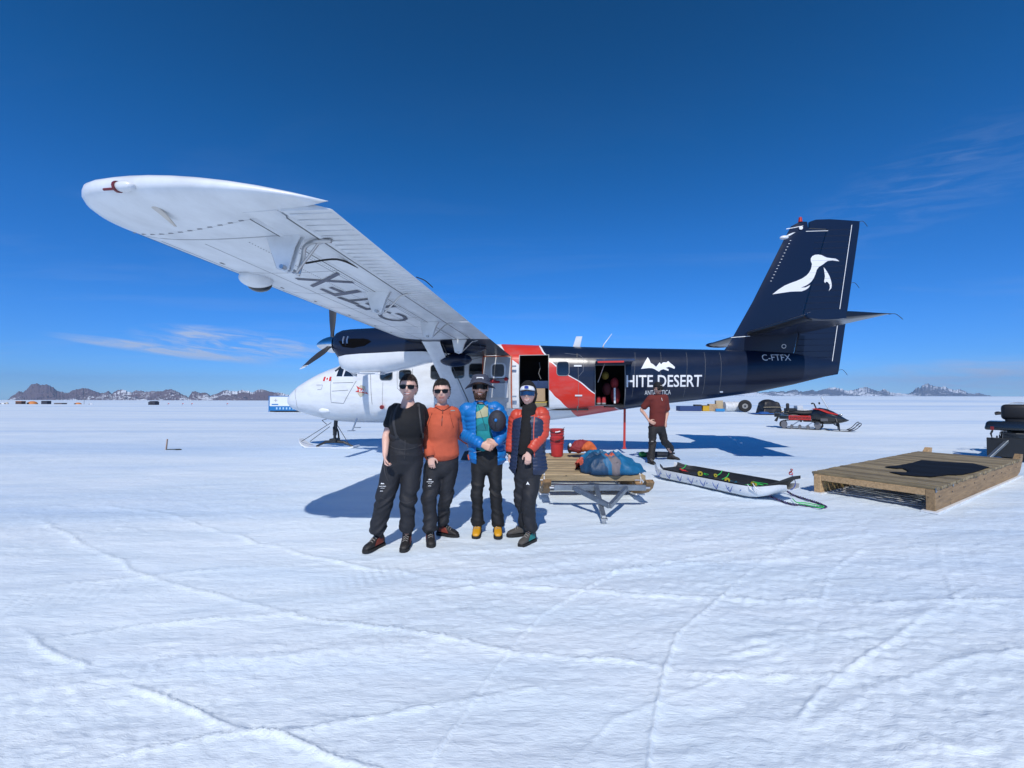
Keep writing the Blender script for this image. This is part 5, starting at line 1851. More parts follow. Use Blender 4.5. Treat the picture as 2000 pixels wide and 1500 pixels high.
def head_into(mb, c, fwd, up, s=1.0, wide=1.0):
    """sculpted head as a closed grid; c = centre of skull"""
    fwd = Vector(fwd).normalized(); up = Vector(up); up = (up - fwd * up.dot(fwd)).normalized(); rt = fwd.cross(up)
    rings = []
    n, m = 40, 34
    for i in range(m + 1):
        th = .03 + (PI - .06) * i / m
        ring = []
        for j in range(n):
            ph = 2 * PI * j / n
            x, y, z = math.sin(th) * math.sin(ph), math.sin(th) * math.cos(ph), math.cos(th)
            X, Y, Z = x * .0785 * wide, y * .093, z * .118
            if z < .1:                                  # jaw narrows
                k = 1 - .27 * smooth01((.0 - z) / 1.0)
                X *= k
                Y *= (1 - .12 * smooth01((.1 - z) / 1.0)) if y > 0 else (1 - .45 * smooth01((.1 - z) / .9))
            if y > 0:
                g = lambda ax_, az_, sx, sz: math.exp(-((x - ax_) / sx) ** 2 - ((z - az_) / sz) ** 2)
                Y += .022 * g(0, -.20, .13, .15) + .011 * g(0, -.02, .10, .18)       # nose
                Y -= .008 * (g(.38, .02, .2, .12) + g(-.38, .02, .2, .12))            # sockets
                Y += .006 * (g(.36, .17, .3, .09) + g(-.36, .17, .3, .09))            # brow
                Y += .006 * (g(.42, -.28, .22, .18) + g(-.42, -.28, .22, .18))        # cheeks
                Y += .006 * g(0, -.50, .26, .07) + .009 * g(0, -.82, .25, .14)        # lips, chin
                Y -= .004 * g(0, -.62, .25, .06)
            ring.append(c + (rt * X + fwd * Y + up * Z) * s)
        rings.append(ring)
    mb.loft(rings)
    for sd in (-1, 1):
        R = Matrix((rt, fwd, up)).transposed()
        mb.ell(c + (rt * (.074 * sd * wide) - fwd * .006 - up * .012) * s, (.009 * s, .017 * s, .031 * s), 10, 8, rot=R)
    return fwd, up, rt


def hand_into(mb, wrist, direction, palm_n, s=1.0, curl=.5, thumb_side=None, spread=.10):
    """palm with four unequal bent fingers and a thumb"""
    d = Vector(direction).normalized(); nrm = Vector(palm_n); nrm = (nrm - d * nrm.dot(d)).normalized(); w = d.cross(nrm)
    if thumb_side is not None and w.dot(Vector(thumb_side)) < 0: w = -w
    wrist = Vector(wrist)
    ell_tube(mb, [(wrist - d * .02 * s, .026 * s, .020 * s), (wrist + d * .02 * s, .033 * s, .017 * s), (wrist + d * .06 * s, .042 * s, .016 * s), (wrist + d * .092 * s, .039 * s, .013 * s)], side=w, n=12, step=.012)
    for k, (off, L_) in enumerate(((.031, .070), (.011, .079), (-.010, .073), (-.029, .057))):
        base = wrist + d * (.080 if k < 3 else .074) * s + w * off * s
        dirn = (d + w * (off * spread * 20)).normalized()
        p = [base - dirn * .012 * s, base]
        a = 0
        cur = base
        for q, f in enumerate((.45, .32, .23)):
            a += curl * (.65 if q == 0 else .85)
            dd = (dirn * math.cos(a) + nrm * math.sin(a))
            cur = cur + dd * L_ * f * s
            p.append(cur.copy())
        mb.tube(p, [.0095 * s, .0092 * s, .0086 * s, .008 * s, .0066 * s], 9)
    b0 = wrist + d * .018 * s + w * .024 * s
    t1 = b0 + (d * .55 + w * .75 + nrm * .25).normalized() * .040 * s
    t2 = t1 + (d * .85 + w * .30 + nrm * .40 * (.5 + curl)).normalized() * .030 * s
    t3 = t2 + (d * .95 + nrm * .35 * (.5 + curl)).normalized() * .024 * s
    mb.tube([b0 - w * .01 * s, b0, t1, t2, t3], [.013 * s, .0125 * s, .0115 * s, .0105 * s, .008 * s], 9)


SKIN = mat('skin_fair', (.70, .43, .34), .5, var=.05, vscale=16, bump=.1, bscale=120)
SKIN2 = mat('skin_tanned', (.60, .35, .26), .5, var=.05, vscale=16, bump=.1, bscale=120)
LIPS = mat('lips', (.42, .17, .15), .5)
TEETH = mat('teeth', (.78, .77, .72), .3)
LENS_B = mat('black_lens', (.006, .006, .007), .22, spec=.3)
FRAME_B = mat('black_frame', (.010, .010, .010), .3)
TROUS = mat('charcoal_shell_cloth', (.012, .0135, .019), .72, var=.2, vscale=5, bump=.35, bscale=60)
TROUS2 = mat('black_shell_cloth', (.007, .0075, .0095), .7, var=.2, vscale=5, bump=.35, bscale=60)
TEE_B = mat('black_tee', (.0065, .007, .009), .85, bump=.2, bscale=80)
BOOT = mat('black_boot_leather', (.016, .014, .014), .6, var=.2, bump=.4, bscale=60)
BOOT_R = mat('boot_red_panel', (.20, .035, .02), .6)
SOLE = mat('rubber_sole', (.010, .010, .010), .7)
LACE = mat('grey_lace', (.30, .28, .26), .8)


def face_on(person, c, fwd, up, rt, s, smile=1.0, lens=LENS_B, frame=FRAME_B, wrap=False, mirror_lens=None, glasses=True, eyes=False):
    s = s * HK
    P = lambda x, y, z: c + (rt * x + fwd * y + up * z) * s
    if glasses:
        b = MB()
        if wrap:
            rows = []
            for z in (.028, .010, -.012, -.018):
                row = []
                for k in range(13):
                    a = -1.12 + 2.24 * k / 12
                    dip = .010 * math.exp(-(a / .22) ** 2)
                    zz_ = z if z > 0 else z + (dip if z < 0 else 0)
                    row.append(P(math.sin(a) * .082, math.cos(a) * .082 + .034 - abs(a) * .014, zz_))
                rows.append(row)
            V = [p for r in rows for p in r]
            V2 = [p - fwd * .006 * s for p in V]
            F = [(r * 13 + k, r * 13 + k + 1, (r + 1) * 13 + k + 1, (r + 1) * 13 + k) for r in range(3) for k in range(12)]
            b.add(V + V2, F + [tuple(i + 52 for i in f)[::-1] for f in F])
            g = b.build('sunglasses', lens, person, smooth=True)
            b = MB(); b.tube([p + up * .002 * s for p in rows[0]], .0045 * s, 6); b.tube([P(.078, .03, .022), P(.079, -.03, .016)], .004 * s, 5); b.tube([P(-.078, .03, .022), P(-.079, -.03, .016)], .004 * s, 5)
            b.build('glasses_frame', frame, g)
        else:
            for sd in (-1, 1):
                poly = [(-.028, .016), (.030, .018), (.034, .004), (.027, -.019), (.004, -.024), (-.020, -.019), (-.028, -.004)]
                V = []
                for dy in (0, -.006):
                    for x, z in poly:
                        xx = sd * (.034 + x * (1 if sd > 0 else 1) * 1.0 * (1))
                        V.append(P(xx, .100 + dy - abs(xx) * .20, z + .004))
                b.add(V, [tuple(range(7)), tuple(range(13, 6, -1))] + [(i, (i + 1) % 7, 7 + (i + 1) % 7, 7 + i) for i in range(7)])
            g = b.build('sunglasses', lens, person)
            b = MB(); b.tube([P(-.062, .093, .016), P(-.03, .102, .020), (P(0, .103, .014)), P(.03, .102, .020), P(.062, .093, .016)], .0045 * s, 6)
            for sd in (-1, 1): b.tube([P(.062 * sd, .090, .014), P(.080 * sd, .05, .012), P(.081 * sd, -.01, .008)], .0035 * s, 6)
            b.build('glasses_frame', frame, g)
    if eyes:
        for sd in (-1, 1):
            b = MB(); b.ell(P(.030 * sd, .078, .004), (.011 * s,) * 3, 10, 8); b.ell(P(.030 * sd, .0885, .004), (.005 * s, .003 * s, .005 * s), 8, 6, mi=1)
            b.build('eye', [TEETH, FRAME_B], person, smooth=True)
    # mouth: lips with a line of teeth
    b = MB()
    w = .026 + .006 * smile
    pts = lambda lift, y0: [P(x, y0 - x * x * 9, -.061 + lift + (x / w) ** 2 * .010 * smile) for x in np.linspace(-w, w, 9)]
    b.tube(pts(.005, .0835), [.0015, .003, .0036, .004, .0036, .004, .0036, .003, .0015], 6)
    b.tube(pts(-.005 - .004 * smile, .0825), [.0015, .0032, .004, .0045, .0048, .0045, .004, .0032, .0015], 6)
    mth = b.build('mouth', LIPS, person, smooth=True)
    if smile > .5:
        b = MB(); V = pts(.0038, .0850); V2 = [p - up * (.0065 * s) for p in V]
        b.add(V[1:-1] + V2[1:-1], [(i, i + 1, i + 8, i + 7) for i in range(6)]); b.build('teeth', TEETH, mth)


def hair_on(person, c, fwd, up, rt, s, m_, length=.012, back=True, seed=3, line=.42, wide=1.0, name='hair', low=-.35):
    """tousled short hair: many locks over the skull"""
    s = s * HK
    rnd = random.Random(seed)
    b = MB()
    rings = []
    n, m = 36, 16
    for i in range(m + 1):
        th = .02 + (PI * .62) * i / m
        ring = []
        for j in range(n):
            ph = 2 * PI * j / n
            y_ = math.cos(ph)
            # hairline: high in front, low at the nape
            lim = (1.06 if y_ > .55 else 1.06 + (.55 - y_) * 1.0)
            t = min(th, lim)
            x, y, z = math.sin(t) * math.sin(ph), math.sin(t) * math.cos(ph), math.cos(t)
            k = 1.04 + length / .1 * (.5 + .8 * smooth01(z)) if th <= lim else .93
            k += .05 * (noise.noise(Vector((x * 5, y * 5, z * 5 + seed))) )
            ring.append(c + (rt * x * .0800 * wide * k + fwd * (y * .095 * k - .004) + up * z * .118 * k) * s)
        rings.append(ring)
    b.loft(rings)
    h = b.build(name, m_, person, smooth=True)
    b = MB()
    for q in range(760):
        ph = rnd.uniform(0, 2 * PI)
        y_ = math.cos(ph)
        lim = (1.0 if y_ > .55 else 1.0 + (.55 - y_) * 1.0)
        t = math.acos(rnd.uniform(math.cos(min(lim, 2.4)), 1))
        x, y, z = math.sin(t) * math.sin(ph), math.sin(t) * math.cos(ph), math.cos(t)
        k = 1.05 + length / .1 * (.5 + .8 * smooth01(z))
        p = c + (rt * x * .0800 * wide * k + fwd * (y * .095 * k - .004) + up * z * .118 * k) * s
        nrm = (rt * x + fwd * y + up * z * .8).normalized()
        sw = (rt * (x * .5 + rnd.uniform(-.35, .35)) + fwd * rnd.uniform(.0, .6) - up * rnd.uniform(.0, .6))
        sw = (sw - nrm * sw.dot(nrm)).normalized()
        L_ = rnd.uniform(.5, 1.1) * (length + .010) * s
        q0 = p - nrm * .003; q1 = p + (sw * .6 + nrm * .35) * L_; q2 = q1 + (sw * .7 - nrm * .15) * L_
        b.tube([q0, q1, q2], [.0030 * s, .0022 * s, .0005 * s], 4)
    b.build('hair_locks', m_, h, kind='stuff')
    return h


def under_foot(p):
    return Vector((p.x, p.y + .02, 0))


def boot(person, ankle, toe_dir, s=1.0, upper=BOOT, accent=BOOT_R, sole_m=SOLE, name='boot', length=.268):
    """one boot: upper, sole, laces. ankle = point on the ground under the ankle"""
    t = Vector((toe_dir[0], toe_dir[1], 0)).normalized(); w = Vector((-t.y, t.x, 0)); z = Vector((0, 0, 1))
    a = Vector(ankle)
    k = length / .29 * s
    # sections along the foot, heel to toe
    b = MB()
    S = [(-.085, .030, .075, .010), (-.07, .038, .12, .02), (-.03, .041, .165, .02), (.02, .041, .155, .02), (.06, .043, .115, .02), (.11, .048, .088, .02), (.16, .047, .074, .02), (.195, .036, .056, .02), (.208, .02, .04, .02)]
    rings = []
    for x, hw, top, lo in S:
        ring = []
        for q in range(14):
            an = 2 * PI * q / 14
            cy, cz = math.cos(an), math.sin(an)
            cy = math.copysign(abs(cy) ** .8, cy); cz = math.copysign(abs(cz) ** .8, cz)
            ring.append(a + t * x * k + w * cy * hw * k + z * ((top + lo) / 2 + cz * (top - lo) / 2) * k)
        rings.append(ring)
    b.loft(rings)
    b.tube([a + z * .10 * k - t * .01 * k, a + z * .20 * k - t * .015 * k], [.052 * k, .056 * k], 14)
    u = b.build(name, [upper], person, smooth=True, autos=50)
    b = MB()
    out = []
    for x, hw in ((-.095, .022), (-.085, .040), (-.03, .044), (.03, .040), (.09, .050), (.15, .054), (.195, .044), (.218, .018)):
        out.append((x, hw))
    poly = [a + t * x * k + w * hw * k for x, hw in out] + [a + t * x * k - w * hw * k for x, hw in out[::-1]]
    n = len(poly)
    b.add([p + z * (-.005) for p in poly] + [p + z * .028 * k for p in poly], [tuple(range(n))[::-1], tuple(range(n, 2 * n))] + [(i, (i + 1) % n, n + (i + 1) % n, n + i) for i in range(n)])
    b.build('sole', sole_m, u, bevel=.003)
    b = MB()
    for x, zz_ in ((.03, .152), (.055, .128), (.08, .112), (.105, .097)):
        b.tube([a + t * x * k + w * .030 * k + z * (zz_ - .016) * k, a + t * (x + .004) * k + z * (zz_ + .002) * k, a + t * (x + .008) * k - w * .030 * k + z * (zz_ - .016) * k], .0035 * k, 5)
    b.build('lace', LACE, u)
    for sd in (-1, 1):
        b = MB()
        V = [a + t * x * k + w * sd * hw * k + z * zz_ * k for x, hw, zz_ in ((-.04, .0435, .05), (.05, .045, .045), (.10, .050, .045), (.06, .040, .10), (.0, .042, .13), (-.04, .041, .10))]
        b.add(V, [tuple(range(6))]); b.add([p + w * sd * .002 for p in V], [tuple(range(6))[::-1]])
        b.build('boot_panel', accent, u)
    return u


def leg_tube(mb, hip, knee, ank, r=(.095, .072, .062, .068, .075), side=(1, 0, 0), dk=0.0):
    hip, knee, ank = Vector(hip), Vector(knee), Vector(ank)
    r = [q * k for q, k in zip(r, (.98, .90, .88, .86, .90))]
    ell_tube(mb, [(hip, r[0], r[0] * 1.05), (hip.lerp(knee, .5), r[1] * 1.08, r[1] * 1.12), (knee + Vector((0, -dk, 0)), r[2] * 1.08, r[2] * 1.1), (knee.lerp(ank, .5), r[3], r[3] * 1.05), (ank, r[4], r[4] * 1.08)], side=side, n=18, step=.025)


def hands_dir(a, b_):
    return (Vector(b_) - Vector(a)).normalized()


def make_body(J, s, skin, label, name='person', curls=(.5, .5), palm=((0, -1, 0), (0, -1, 0)), wide=1.0, hdir=(None, None), fem=.93):
    """the continuous figure under the clothes. J: joints in world metres"""
    b = MB()
    c = J['head']
    fwd, up, rt = head_into(b, c, J['face'], J.get('up', (0, 0, 1)), s * HK, wide)
    nk = J['neck']
    ell_tube(b, [(c - up * .04 * s - fwd * .036, .058 * s * fem, .056 * s), (c.lerp(nk, .62) - fwd * .034, .058 * s * fem, .056 * s), (nk + Vector((0, .02, .0)), .072 * s, .062 * s), (nk - Vector((0, -.012, .06)), .085 * s, .075 * s)], side=rt, n=16, step=.015)
    sd = (J['shR'] - J['shL']).normalized()
    pel = (J['hipL'] + J['hipR']) / 2
    chest = nk.lerp(pel, .34)
    waist = nk.lerp(pel, .68)
    ell_tube(b, [(nk - Vector((0, 0, .03)), .08 * s, .065 * s), (nk - Vector((0, 0, .07)), .145 * s, .082 * s), (chest, .145 * s, .095 * s), (waist, .118 * s, .088 * s), (pel + Vector((0, 0, .02)), .145 * s, .10 * s), (pel - Vector((0, 0, .06)), .13 * s, .09 * s)], side=sd, n=20, step=.03)
    for S_ in 'LR':
        sh, el, wr = J['sh' + S_], J['el' + S_], J['wr' + S_]
        ell_tube(b, [(nk.lerp(sh, .5) - Vector((0, 0, .03)), .05 * s, .05 * s), (sh, .052 * s, .054 * s), (sh.lerp(el, .5), .043 * s, .045 * s), (el, .036 * s, .038 * s), (el.lerp(wr, .3), .037 * s, .038 * s), (wr, .025 * s, .024 * s)], side=(0, 1, 0.01), n=12, step=.02)
        i = 0 if S_ == 'L' else 1
        hd = hdir[i] if hdir[i] is not None else (wr - el)
        ths = J.get('thumb' + S_)
        hand_into(b, wr, hd, palm[i], s * fem, curls[i], ths)
        hip, kn, an = J['hip' + S_], J['kn' + S_], J['an' + S_]
        ell_tube(b, [(hip + Vector((0, 0, .03)), .078 * s, .080 * s), (hip.lerp(kn, .5), .060 * s, .062 * s), (kn, .043 * s, .046 * s), (kn.lerp(an, .35), .042 * s, .045 * s), (kn.lerp(an, .92), .032 * s, .034 * s)], side=(1, 0, 0), n=12, step=.03)
    body = remesh_obj(name, b, [skin], None, .0062, 1)
    base = (J['anL'] + J['anR']) / 2; base.z = gz(base.x, base.y)
    body.data.transform(Matrix.Translation(-base))
    body.location = base
    tag(body, label, 'person')
    return body, fwd, up, rt


def dress(body):
    """children are modelled in world metres; shift them under their person"""
    bpy.context.view_layer.update()
    base = body.location.copy()

    def rec(o):
        for ch in children(o):
            if not ch.get('_done'):
                ch.data.transform(Matrix.Translation(-base)) if ch.data else None
                ch['_done'] = 1
            rec(ch)
    rec(body)

    def clean(o):
        for ch in children(o):
            if '_done' in ch: del ch['_done']
            clean(ch)
    clean(body)


def joints(D, spec):
    """spec: name -> (u, v, depth offset)"""
    return {k: at(u, v, D + d) for k, (u, v, d) in spec.items()}


UP = Vector((0, 0, 1))
# ---------------------------------------------------------------- person 1: black T-shirt, bib trousers
J = joints(4.56, dict(head=(798, 757, 0), neck=(796, 787, .02), shL=(771, 801, .01), shR=(819, 799, .06), elL=(754, 852, -.07), elR=(838, 842, .22), wrL=(752, 890, -.20), wrR=(850, 850, .32),
                      hipL=(771, 896, .0), hipR=(807, 896, .03), knL=(752, 975, -.03), knR=(798, 975, -.01), anL=(737, 1048, -.02), anR=(794, 1046, .02)))
J['face'] = Vector((.06, -1, .03)); J['up'] = Vector((.02, 0, 1)); J['thumbL'] = Vector((0, -1, 0))
p1, f1, u1, r1 = make_body(J, 1.0, SKIN, 'smiling person in black T-shirt and charcoal bib trousers with braces, hair short and brown', curls=(1.1, .6), palm=((1, .1, 0), (0, -1, 0)), hdir=((.12, -.05, -1), None), wide=1.02)
face_on(p1, J['head'] - u1 * .0, f1, u1, r1, 1.0, 1.0)
HAIR1 = mat('dark_brown_hair', (.022, .011, .008), .55, var=.4, vscale=60)
HAIR2 = mat('near_black_hair', (.010, .007, .007), .55, var=.4, vscale=60)
hair_on(p1, J['head'], f1, u1, r1, .945, HAIR1, .007, seed=4)
nk = J['neck']; pel = (J['hipL'] + J['hipR']) / 2
sd = (J['shR'] - J['shL']).normalized()
b = MB()
tw = nk.lerp(pel, .55)
bust = at(796, 824, 4.50)
ell_tube(b, [(nk + Vector((0, .01, -.035)), .095, .070), (nk - Vector((0, 0, .075)), .165, .098), (bust, .180, .135), (at(794, 846, 4.54), .170, .125), (at(792, 866, 4.55), .175, .125)], side=sd, n=24, step=.02)
for S_ in 'LR':
    sh, el = J['sh' + S_], J['el' + S_]
    e_ = sh.lerp(el, .62)
    ell_tube(b, [(nk.lerp(sh, .55) - Vector((0, 0, .04)), .062, .07), (sh, .066, .072), (sh.lerp(el, .35), .062, .068), (e_, .060, .066)], side=(0, 1, 0), n=16, step=.02)
nkc = J['neck'] + Vector((0, -.06, .01))


def scoop(c, nn):
    return ((np.hypot(c[:, 0] - nkc.x, (c[:, 2] - nkc.z) * 1.15) < .075) & (c[:, 1] < nkc.y + .35)) | (c[:, 2] > nkc.z + .012)


shirt1 = remesh_obj('t_shirt', b, TEE_B, p1, .010, 3, folds(.0035, 5, 9, 14), cut=scoop)
b = MB()
ell_tube(b, [(at(792, 847, 4.56), .176, .138), (at(791, 862, 4.56), .172, .138), (at(789, 880, 4.56), .196, .145), (pel + Vector((-.01, 0, -.03)), .205, .140), (pel - Vector((.01, 0, .10)), .185, .12)], side=sd, n=24, step=.02)
leg_tube(b, J['hipL'] + Vector((-.005, 0, -.02)), J['knL'], at(738, 1034, 4.54), (.116, .106, .092, .090, .092), dk=.02)
leg_tube(b, J['hipR'] + Vector((.0, 0, -.02)), J['knR'], at(795, 1034, 4.58), (.108, .100, .086, .086, .088), dk=.02)
bib = remesh_obj('bib_trousers', b, TROUS, p1, .011, 2, trfolds(15, (J['knL'].z + J['knR'].z) / 2))
bm_ = mat('brace_grey', (.030, .031, .036), .7)
front_line('brace', [shirt1, bib], [(778, 789), (776, 802), (775, 820), (777, 836), (780, 856)], 4.5, .015, bm_, p1, .22)
front_line('brace', [shirt1, bib], [(814, 789), (819, 802), (823, 820), (824, 836), (823, 856)], 4.5, .015, bm_, p1, .22)
for px in ([(775, 846), (784, 846), (784, 856), (775, 856)], [(819, 846), (828, 846), (828, 856), (819, 856)]):
    front_patch('buckle', [bib], px, 4.5, FRAME_B, bib, .008)
front_line('zip', [bib], [(794, 850), (795, 872), (793, 896)], 4.5, .004, mat('zip_dark', (.035, .035, .04), .5), bib)
front_line('seam', [bib], [(762, 868), (775, 874), (792, 876), (810, 874), (824, 868)], 4.5, .003, mat('zip_dark', (.035, .035, .04), .5), bib)
for px in ([(750, 905), (756, 925), (762, 938)], [(827, 903), (823, 925), (819, 940)], [(748, 968), (760, 974), (772, 972)], [(783, 976), (797, 980), (811, 976)]):
    front_line('seam', [bib], px, 4.5, .0028, mat('zip_dark', (.035, .035, .04), .5), bib)


def print_on(parent, px, y, lines, m_, w):
    """small printed words on cloth"""
    k = 0
    for txt, (u, v), hh, ww in lines:
        bm = text_mesh(txt, .02)
        o = at(u, v, y)
        for vx in bm.verts:
            vx.co = o + Vector(((vx.co.x - .5) * ww, 0, (vx.co.y - .5) * hh))
        me = bpy.data.meshes.new('print'); bm.to_mesh(me); bm.free()
        obj_from_mesh('printed_words', me, m_, parent)


for (u, v, y) in ((747, 948, 4.395),):
    print_on(bib, None, y, [('WHITE DESERT', (u, v + 2), .010, .072), ('ANTARCTICA', (u, v + 5.5), .006, .04), ('---', (u - 2, v + 11), .005, .028)], DECAL_W, 0)
    b = MB(); o = at(u, v - 2.5, y); b.add([o + Vector(q) for q in ((-.02, 0, 0), (-.008, 0, .014), (0, 0, .006), (.008, 0, .011), (.02, 0, 0))], [(0, 1, 2, 3, 4)]); b.build('mountain_print', DECAL_W, bib)
boot(p1, under_foot(J['anL']), (-.42, -.9), 1.0)
boot(p1, under_foot(J['anR']), (.05, -1), 1.0)
dress(p1)

# ---------------------------------------------------------------- person 2: orange fleece
J = joints(4.78, dict(head=(863, 765, -.02), neck=(863, 797, 0), shL=(839, 811, -.02), shR=(885, 808, .06), elL=(835, 855, -.06), elR=(897, 845, .22), wrL=(841, 892, -.14), wrR=(915, 860, .35),
                      hipL=(848, 906, .0), hipR=(878, 904, .04), knL=(840, 975, -.04), knR=(872, 965, .06), anL=(839, 1040, -.08), anR=(866, 1026, .16)))
J['face'] = Vector((.10, -1, .02)); J['up'] = Vector((-.03, 0, 1)); J['thumbL'] = Vector((1, -.3, 0))
p2, f2, u2, r2 = make_body(J, .98, SKIN, 'person in orange fleece pullover, dark hair tied back, beside the black T-shirt', curls=(.45, .6), palm=((0, 1, 0), (0, -1, 0)), hdir=((.14, -.05, -1), None), wide=1.04)
face_on(p2, J['head'], f2, u2, r2, .98, .35)
hair_on(p2, J['head'], f2, u2, r2, .965, HAIR2, .006, seed=9)
nk = J['neck']; pel = (J['hipL'] + J['hipR']) / 2; sd = (J['shR'] - J['shL']).normalized()
ORF = mat('orange_fleece', (.54, .105, .050), .9, var=.08, vscale=8, bump=.5, bscale=160)
b = MB()
ell_tube(b, [(nk + Vector((0, .004, .034)), .066, .068), (nk + Vector((0, .008, -.01)), .074, .070), (nk - Vector((0, 0, .065)), .135, .088), (nk - Vector((0, 0, .10)), .172, .104), (at(863, 832, 4.74), .175, .130), (at(862, 856, 4.77), .165, .122), (at(862, 874, 4.78), .176, .128), (at(862, 888, 4.78), .184, .132)], side=sd, n=24, step=.02)
for S_, ext in (('L', .88), ('R', 1.0)):
    sh, el, wr = J['sh' + S_], J['el' + S_], J['wr' + S_]
    ell_tube(b, [(nk.lerp(sh, .55) - Vector((0, 0, .035)), .064, .07), (sh, .068, .074), (sh.lerp(el, .5), .060, .064), (el, .054, .058), (el.lerp(wr, .5), .050, .052), (el.lerp(wr, ext), .048, .048)], side=(0, 1, 0), n=16, step=.02)
c0 = J['neck']
fl2 = remesh_obj('fleece_pullover', b, [ORF, mat('collar_lining', (.12, .02, .012), .9)], p2, .010, 2, lambda co, no: folds(.009, 25, 5, 8)(co, no) + folds(.004, 27, 14, 19)(co, no), cut=lambda c, n_: (c[:, 2] > c0.z + .030) & (n_[:, 2] > .3))
COLL = mat('collar_lining', (.12, .02, .012), .9)
front_line('zip', [fl2], [(866, 799), (867, 812), (867, 830)], 4.75, .0035, FRAME_B, fl2)
front_line('collar_edge', [fl2], [(851, 795), (859, 799), (866, 802), (873, 799), (879, 794)], 4.75, .005, COLL, fl2)
front_line('shoulder_seam', [fl2], [(846, 806), (842, 820), (838, 836)], 4.75, .0028, COLL, fl2)
front_line('shoulder_seam', [fl2], [(879, 806), (884, 820), (888, 834)], 4.75, .0028, COLL, fl2)
front_patch('chest_logo', [fl2], [(880, 801), (888, 801), (888, 803), (880, 803)], 4.75, LACE, fl2)
b = MB(); wr = J['wrL']; el = J['elL']
b.tube([el.lerp(wr, .80), el.lerp(wr, 1.03)], [.046, .043], 14); b.build('black_cuff', TEE_B, p2, smooth=True)
b = MB()
ell_tube(b, [(at(862, 880, 4.80), .168, .118), (pel + Vector((0, 0, .0)), .182, .125), (pel - Vector((0, 0, .09)), .168, .11)], side=sd, n=24, step=.02)
leg_tube(b, J['hipL'] + Vector((-.01, 0, -.02)), J['knL'], at(839, 1032, 4.70), (.105, .098, .086, .080, .084), dk=.02)
leg_tube(b, J['hipR'] + Vector((0, 0, -.02)), J['knR'], at(864, 1016, 4.94), (.102, .092, .082, .076, .080), dk=.02)
tr2 = remesh_obj('trousers', b, TROUS, p2, .011, 2, trfolds(35, (J['knL'].z + J['knR'].z) / 2))
print_on(tr2, None, 4.61, [('WHITE DESERT', (840, 941), .010, .072), ('ANTARCTICA', (840, 944.5), .006, .04), ('---', (839, 949), .005, .03)], DECAL_W, 0)
b = MB(); o = at(840, 937.5, 4.61); b.add([o + Vector(q) for q in ((-.02, 0, 0), (-.008, 0, .014), (0, 0, .006), (.008, 0, .011), (.02, 0, 0))], [(0, 1, 2, 3, 4)]); b.build('mountain_print', DECAL_W, tr2)
boot(p2, under_foot(J['anL']), (.28, -1), .98)
boot(p2, under_foot(J['anR']), (.95, -.45), .98)
dress(p2)

# ---------------------------------------------------------------- person 3: blue down jacket, brimmed hat
J = joints(4.98, dict(head=(938, 757, -.03), neck=(939, 790, 0), shL=(910, 802, .02), shR=(969, 800, .02), elL=(907, 846, .02), elR=(990, 838, .0), wrL=(941, 868, -.20), wrR=(970, 865, -.17),
                      hipL=(936, 898, .02), hipR=(966, 898, .02), knL=(932, 962, -.02), knR=(968, 962, -.02), anL=(933, 1030, .02), anR=(972, 1030, .02)))
J['face'] = Vector((.04, -1, -.02)); J['thumbL'] = Vector((0, 0, 1)); J['thumbR'] = Vector((0, 0, 1))
p3, f3, u3, r3 = make_body(J, 1.03, SKIN2, 'bearded person in bright blue down jacket and grey brimmed hat, hands clasped', curls=(.8, .8), palm=((.3, 1, -.2), (-.3, 1, -.2)), hdir=((.85, -.25, -.30), (-.80, -.30, -.25)), fem=1.0, wide=1.0)
face_on(p3, J['head'], f3, u3, r3, 1.03, .9, lens=LENS_B, wrap=True)
# beard: a thin shell over jaw and lip
c = J['head']; b = MB(); P3 = lambda x, y, z: c + (r3 * x + f3 * y + u3 * z) * 1.03 * HK
rnd = random.Random(5)
for q in range(900):
    a = rnd.uniform(-1.35, 1.35); z = rnd.uniform(-.115, -.03)
    if abs(a) < .42 and -.078 < z < -.050: continue
    if z > -.055 and abs(a) < .9 and not (abs(a) < .36 and z < -.043): continue
    k = 1 - .36 * smooth01((.02 - z / .118 * .9) / 1.2)
    x = math.sin(a) * .073 * k; y = math.cos(a) * (.093 - max(0, -z - .09) * .9) * .98
    p = P3(x, y, z); d = (r3 * math.sin(a) * .5 + f3 * math.cos(a) * .6 - u3 * .9).normalized()
    b.tube([p, p + d * rnd.uniform(.008, .016)], [.0030, .0008], 4)
b.build('beard', mat('brown_beard', (.055, .026, .016), .8), p3, kind='stuff')
# hat
b = MB()
HATM = mat('slate_hat_cloth', (.050, .058, .088), .85, bump=.4, bscale=90)
hc = c + u3 * .048
R = lambda a, r, z, e=1.12: hc + (r3 * math.sin(a) * r + f3 * math.cos(a) * r * e + u3 * z) * 1.09
na = 40
prof = [(.155, -.030), (.150, -.022), (.120, .004), (.098, .020), (.094, .028), (.088, .060), (.078, .082), (.050, .094), (.004, .097)]
rings = []
for r, z in prof:
    ring = []
    for k in range(na):
        a = 2 * PI * k / na
        zz_ = z - (.028 * abs(math.sin(a)) ** 2 if r > .11 else 0) + (.040 * max(0, math.cos(a)) if r > .11 else 0) + (.006 * math.sin(3 * a + 1) if r > .11 else 0)
        ring.append(R(a, r, zz_))
    rings.append(ring)
inner = [[p - u3 * .005 for p in r_] for r_ in rings[:4]][::-1]
b.loft(inner + rings, cap=False)
hat = b.build('brimmed_hat', HATM, p3, smooth=True)
b = MB(); b.tube([R(2 * PI * k / 40, .0965, .030) for k in range(41)], .006, 6, flat=.6); b.build('hat_band', mat('hat_band', (.09, .10, .14), .8), hat)
b = MB(); V = [R(a, .0955 + dz * 0 - (.0 if dz < .045 else .004), dz) + f3 * .004 for dz in (.034, .062) for a in (-.38, -.19, 0, .19, .38)]
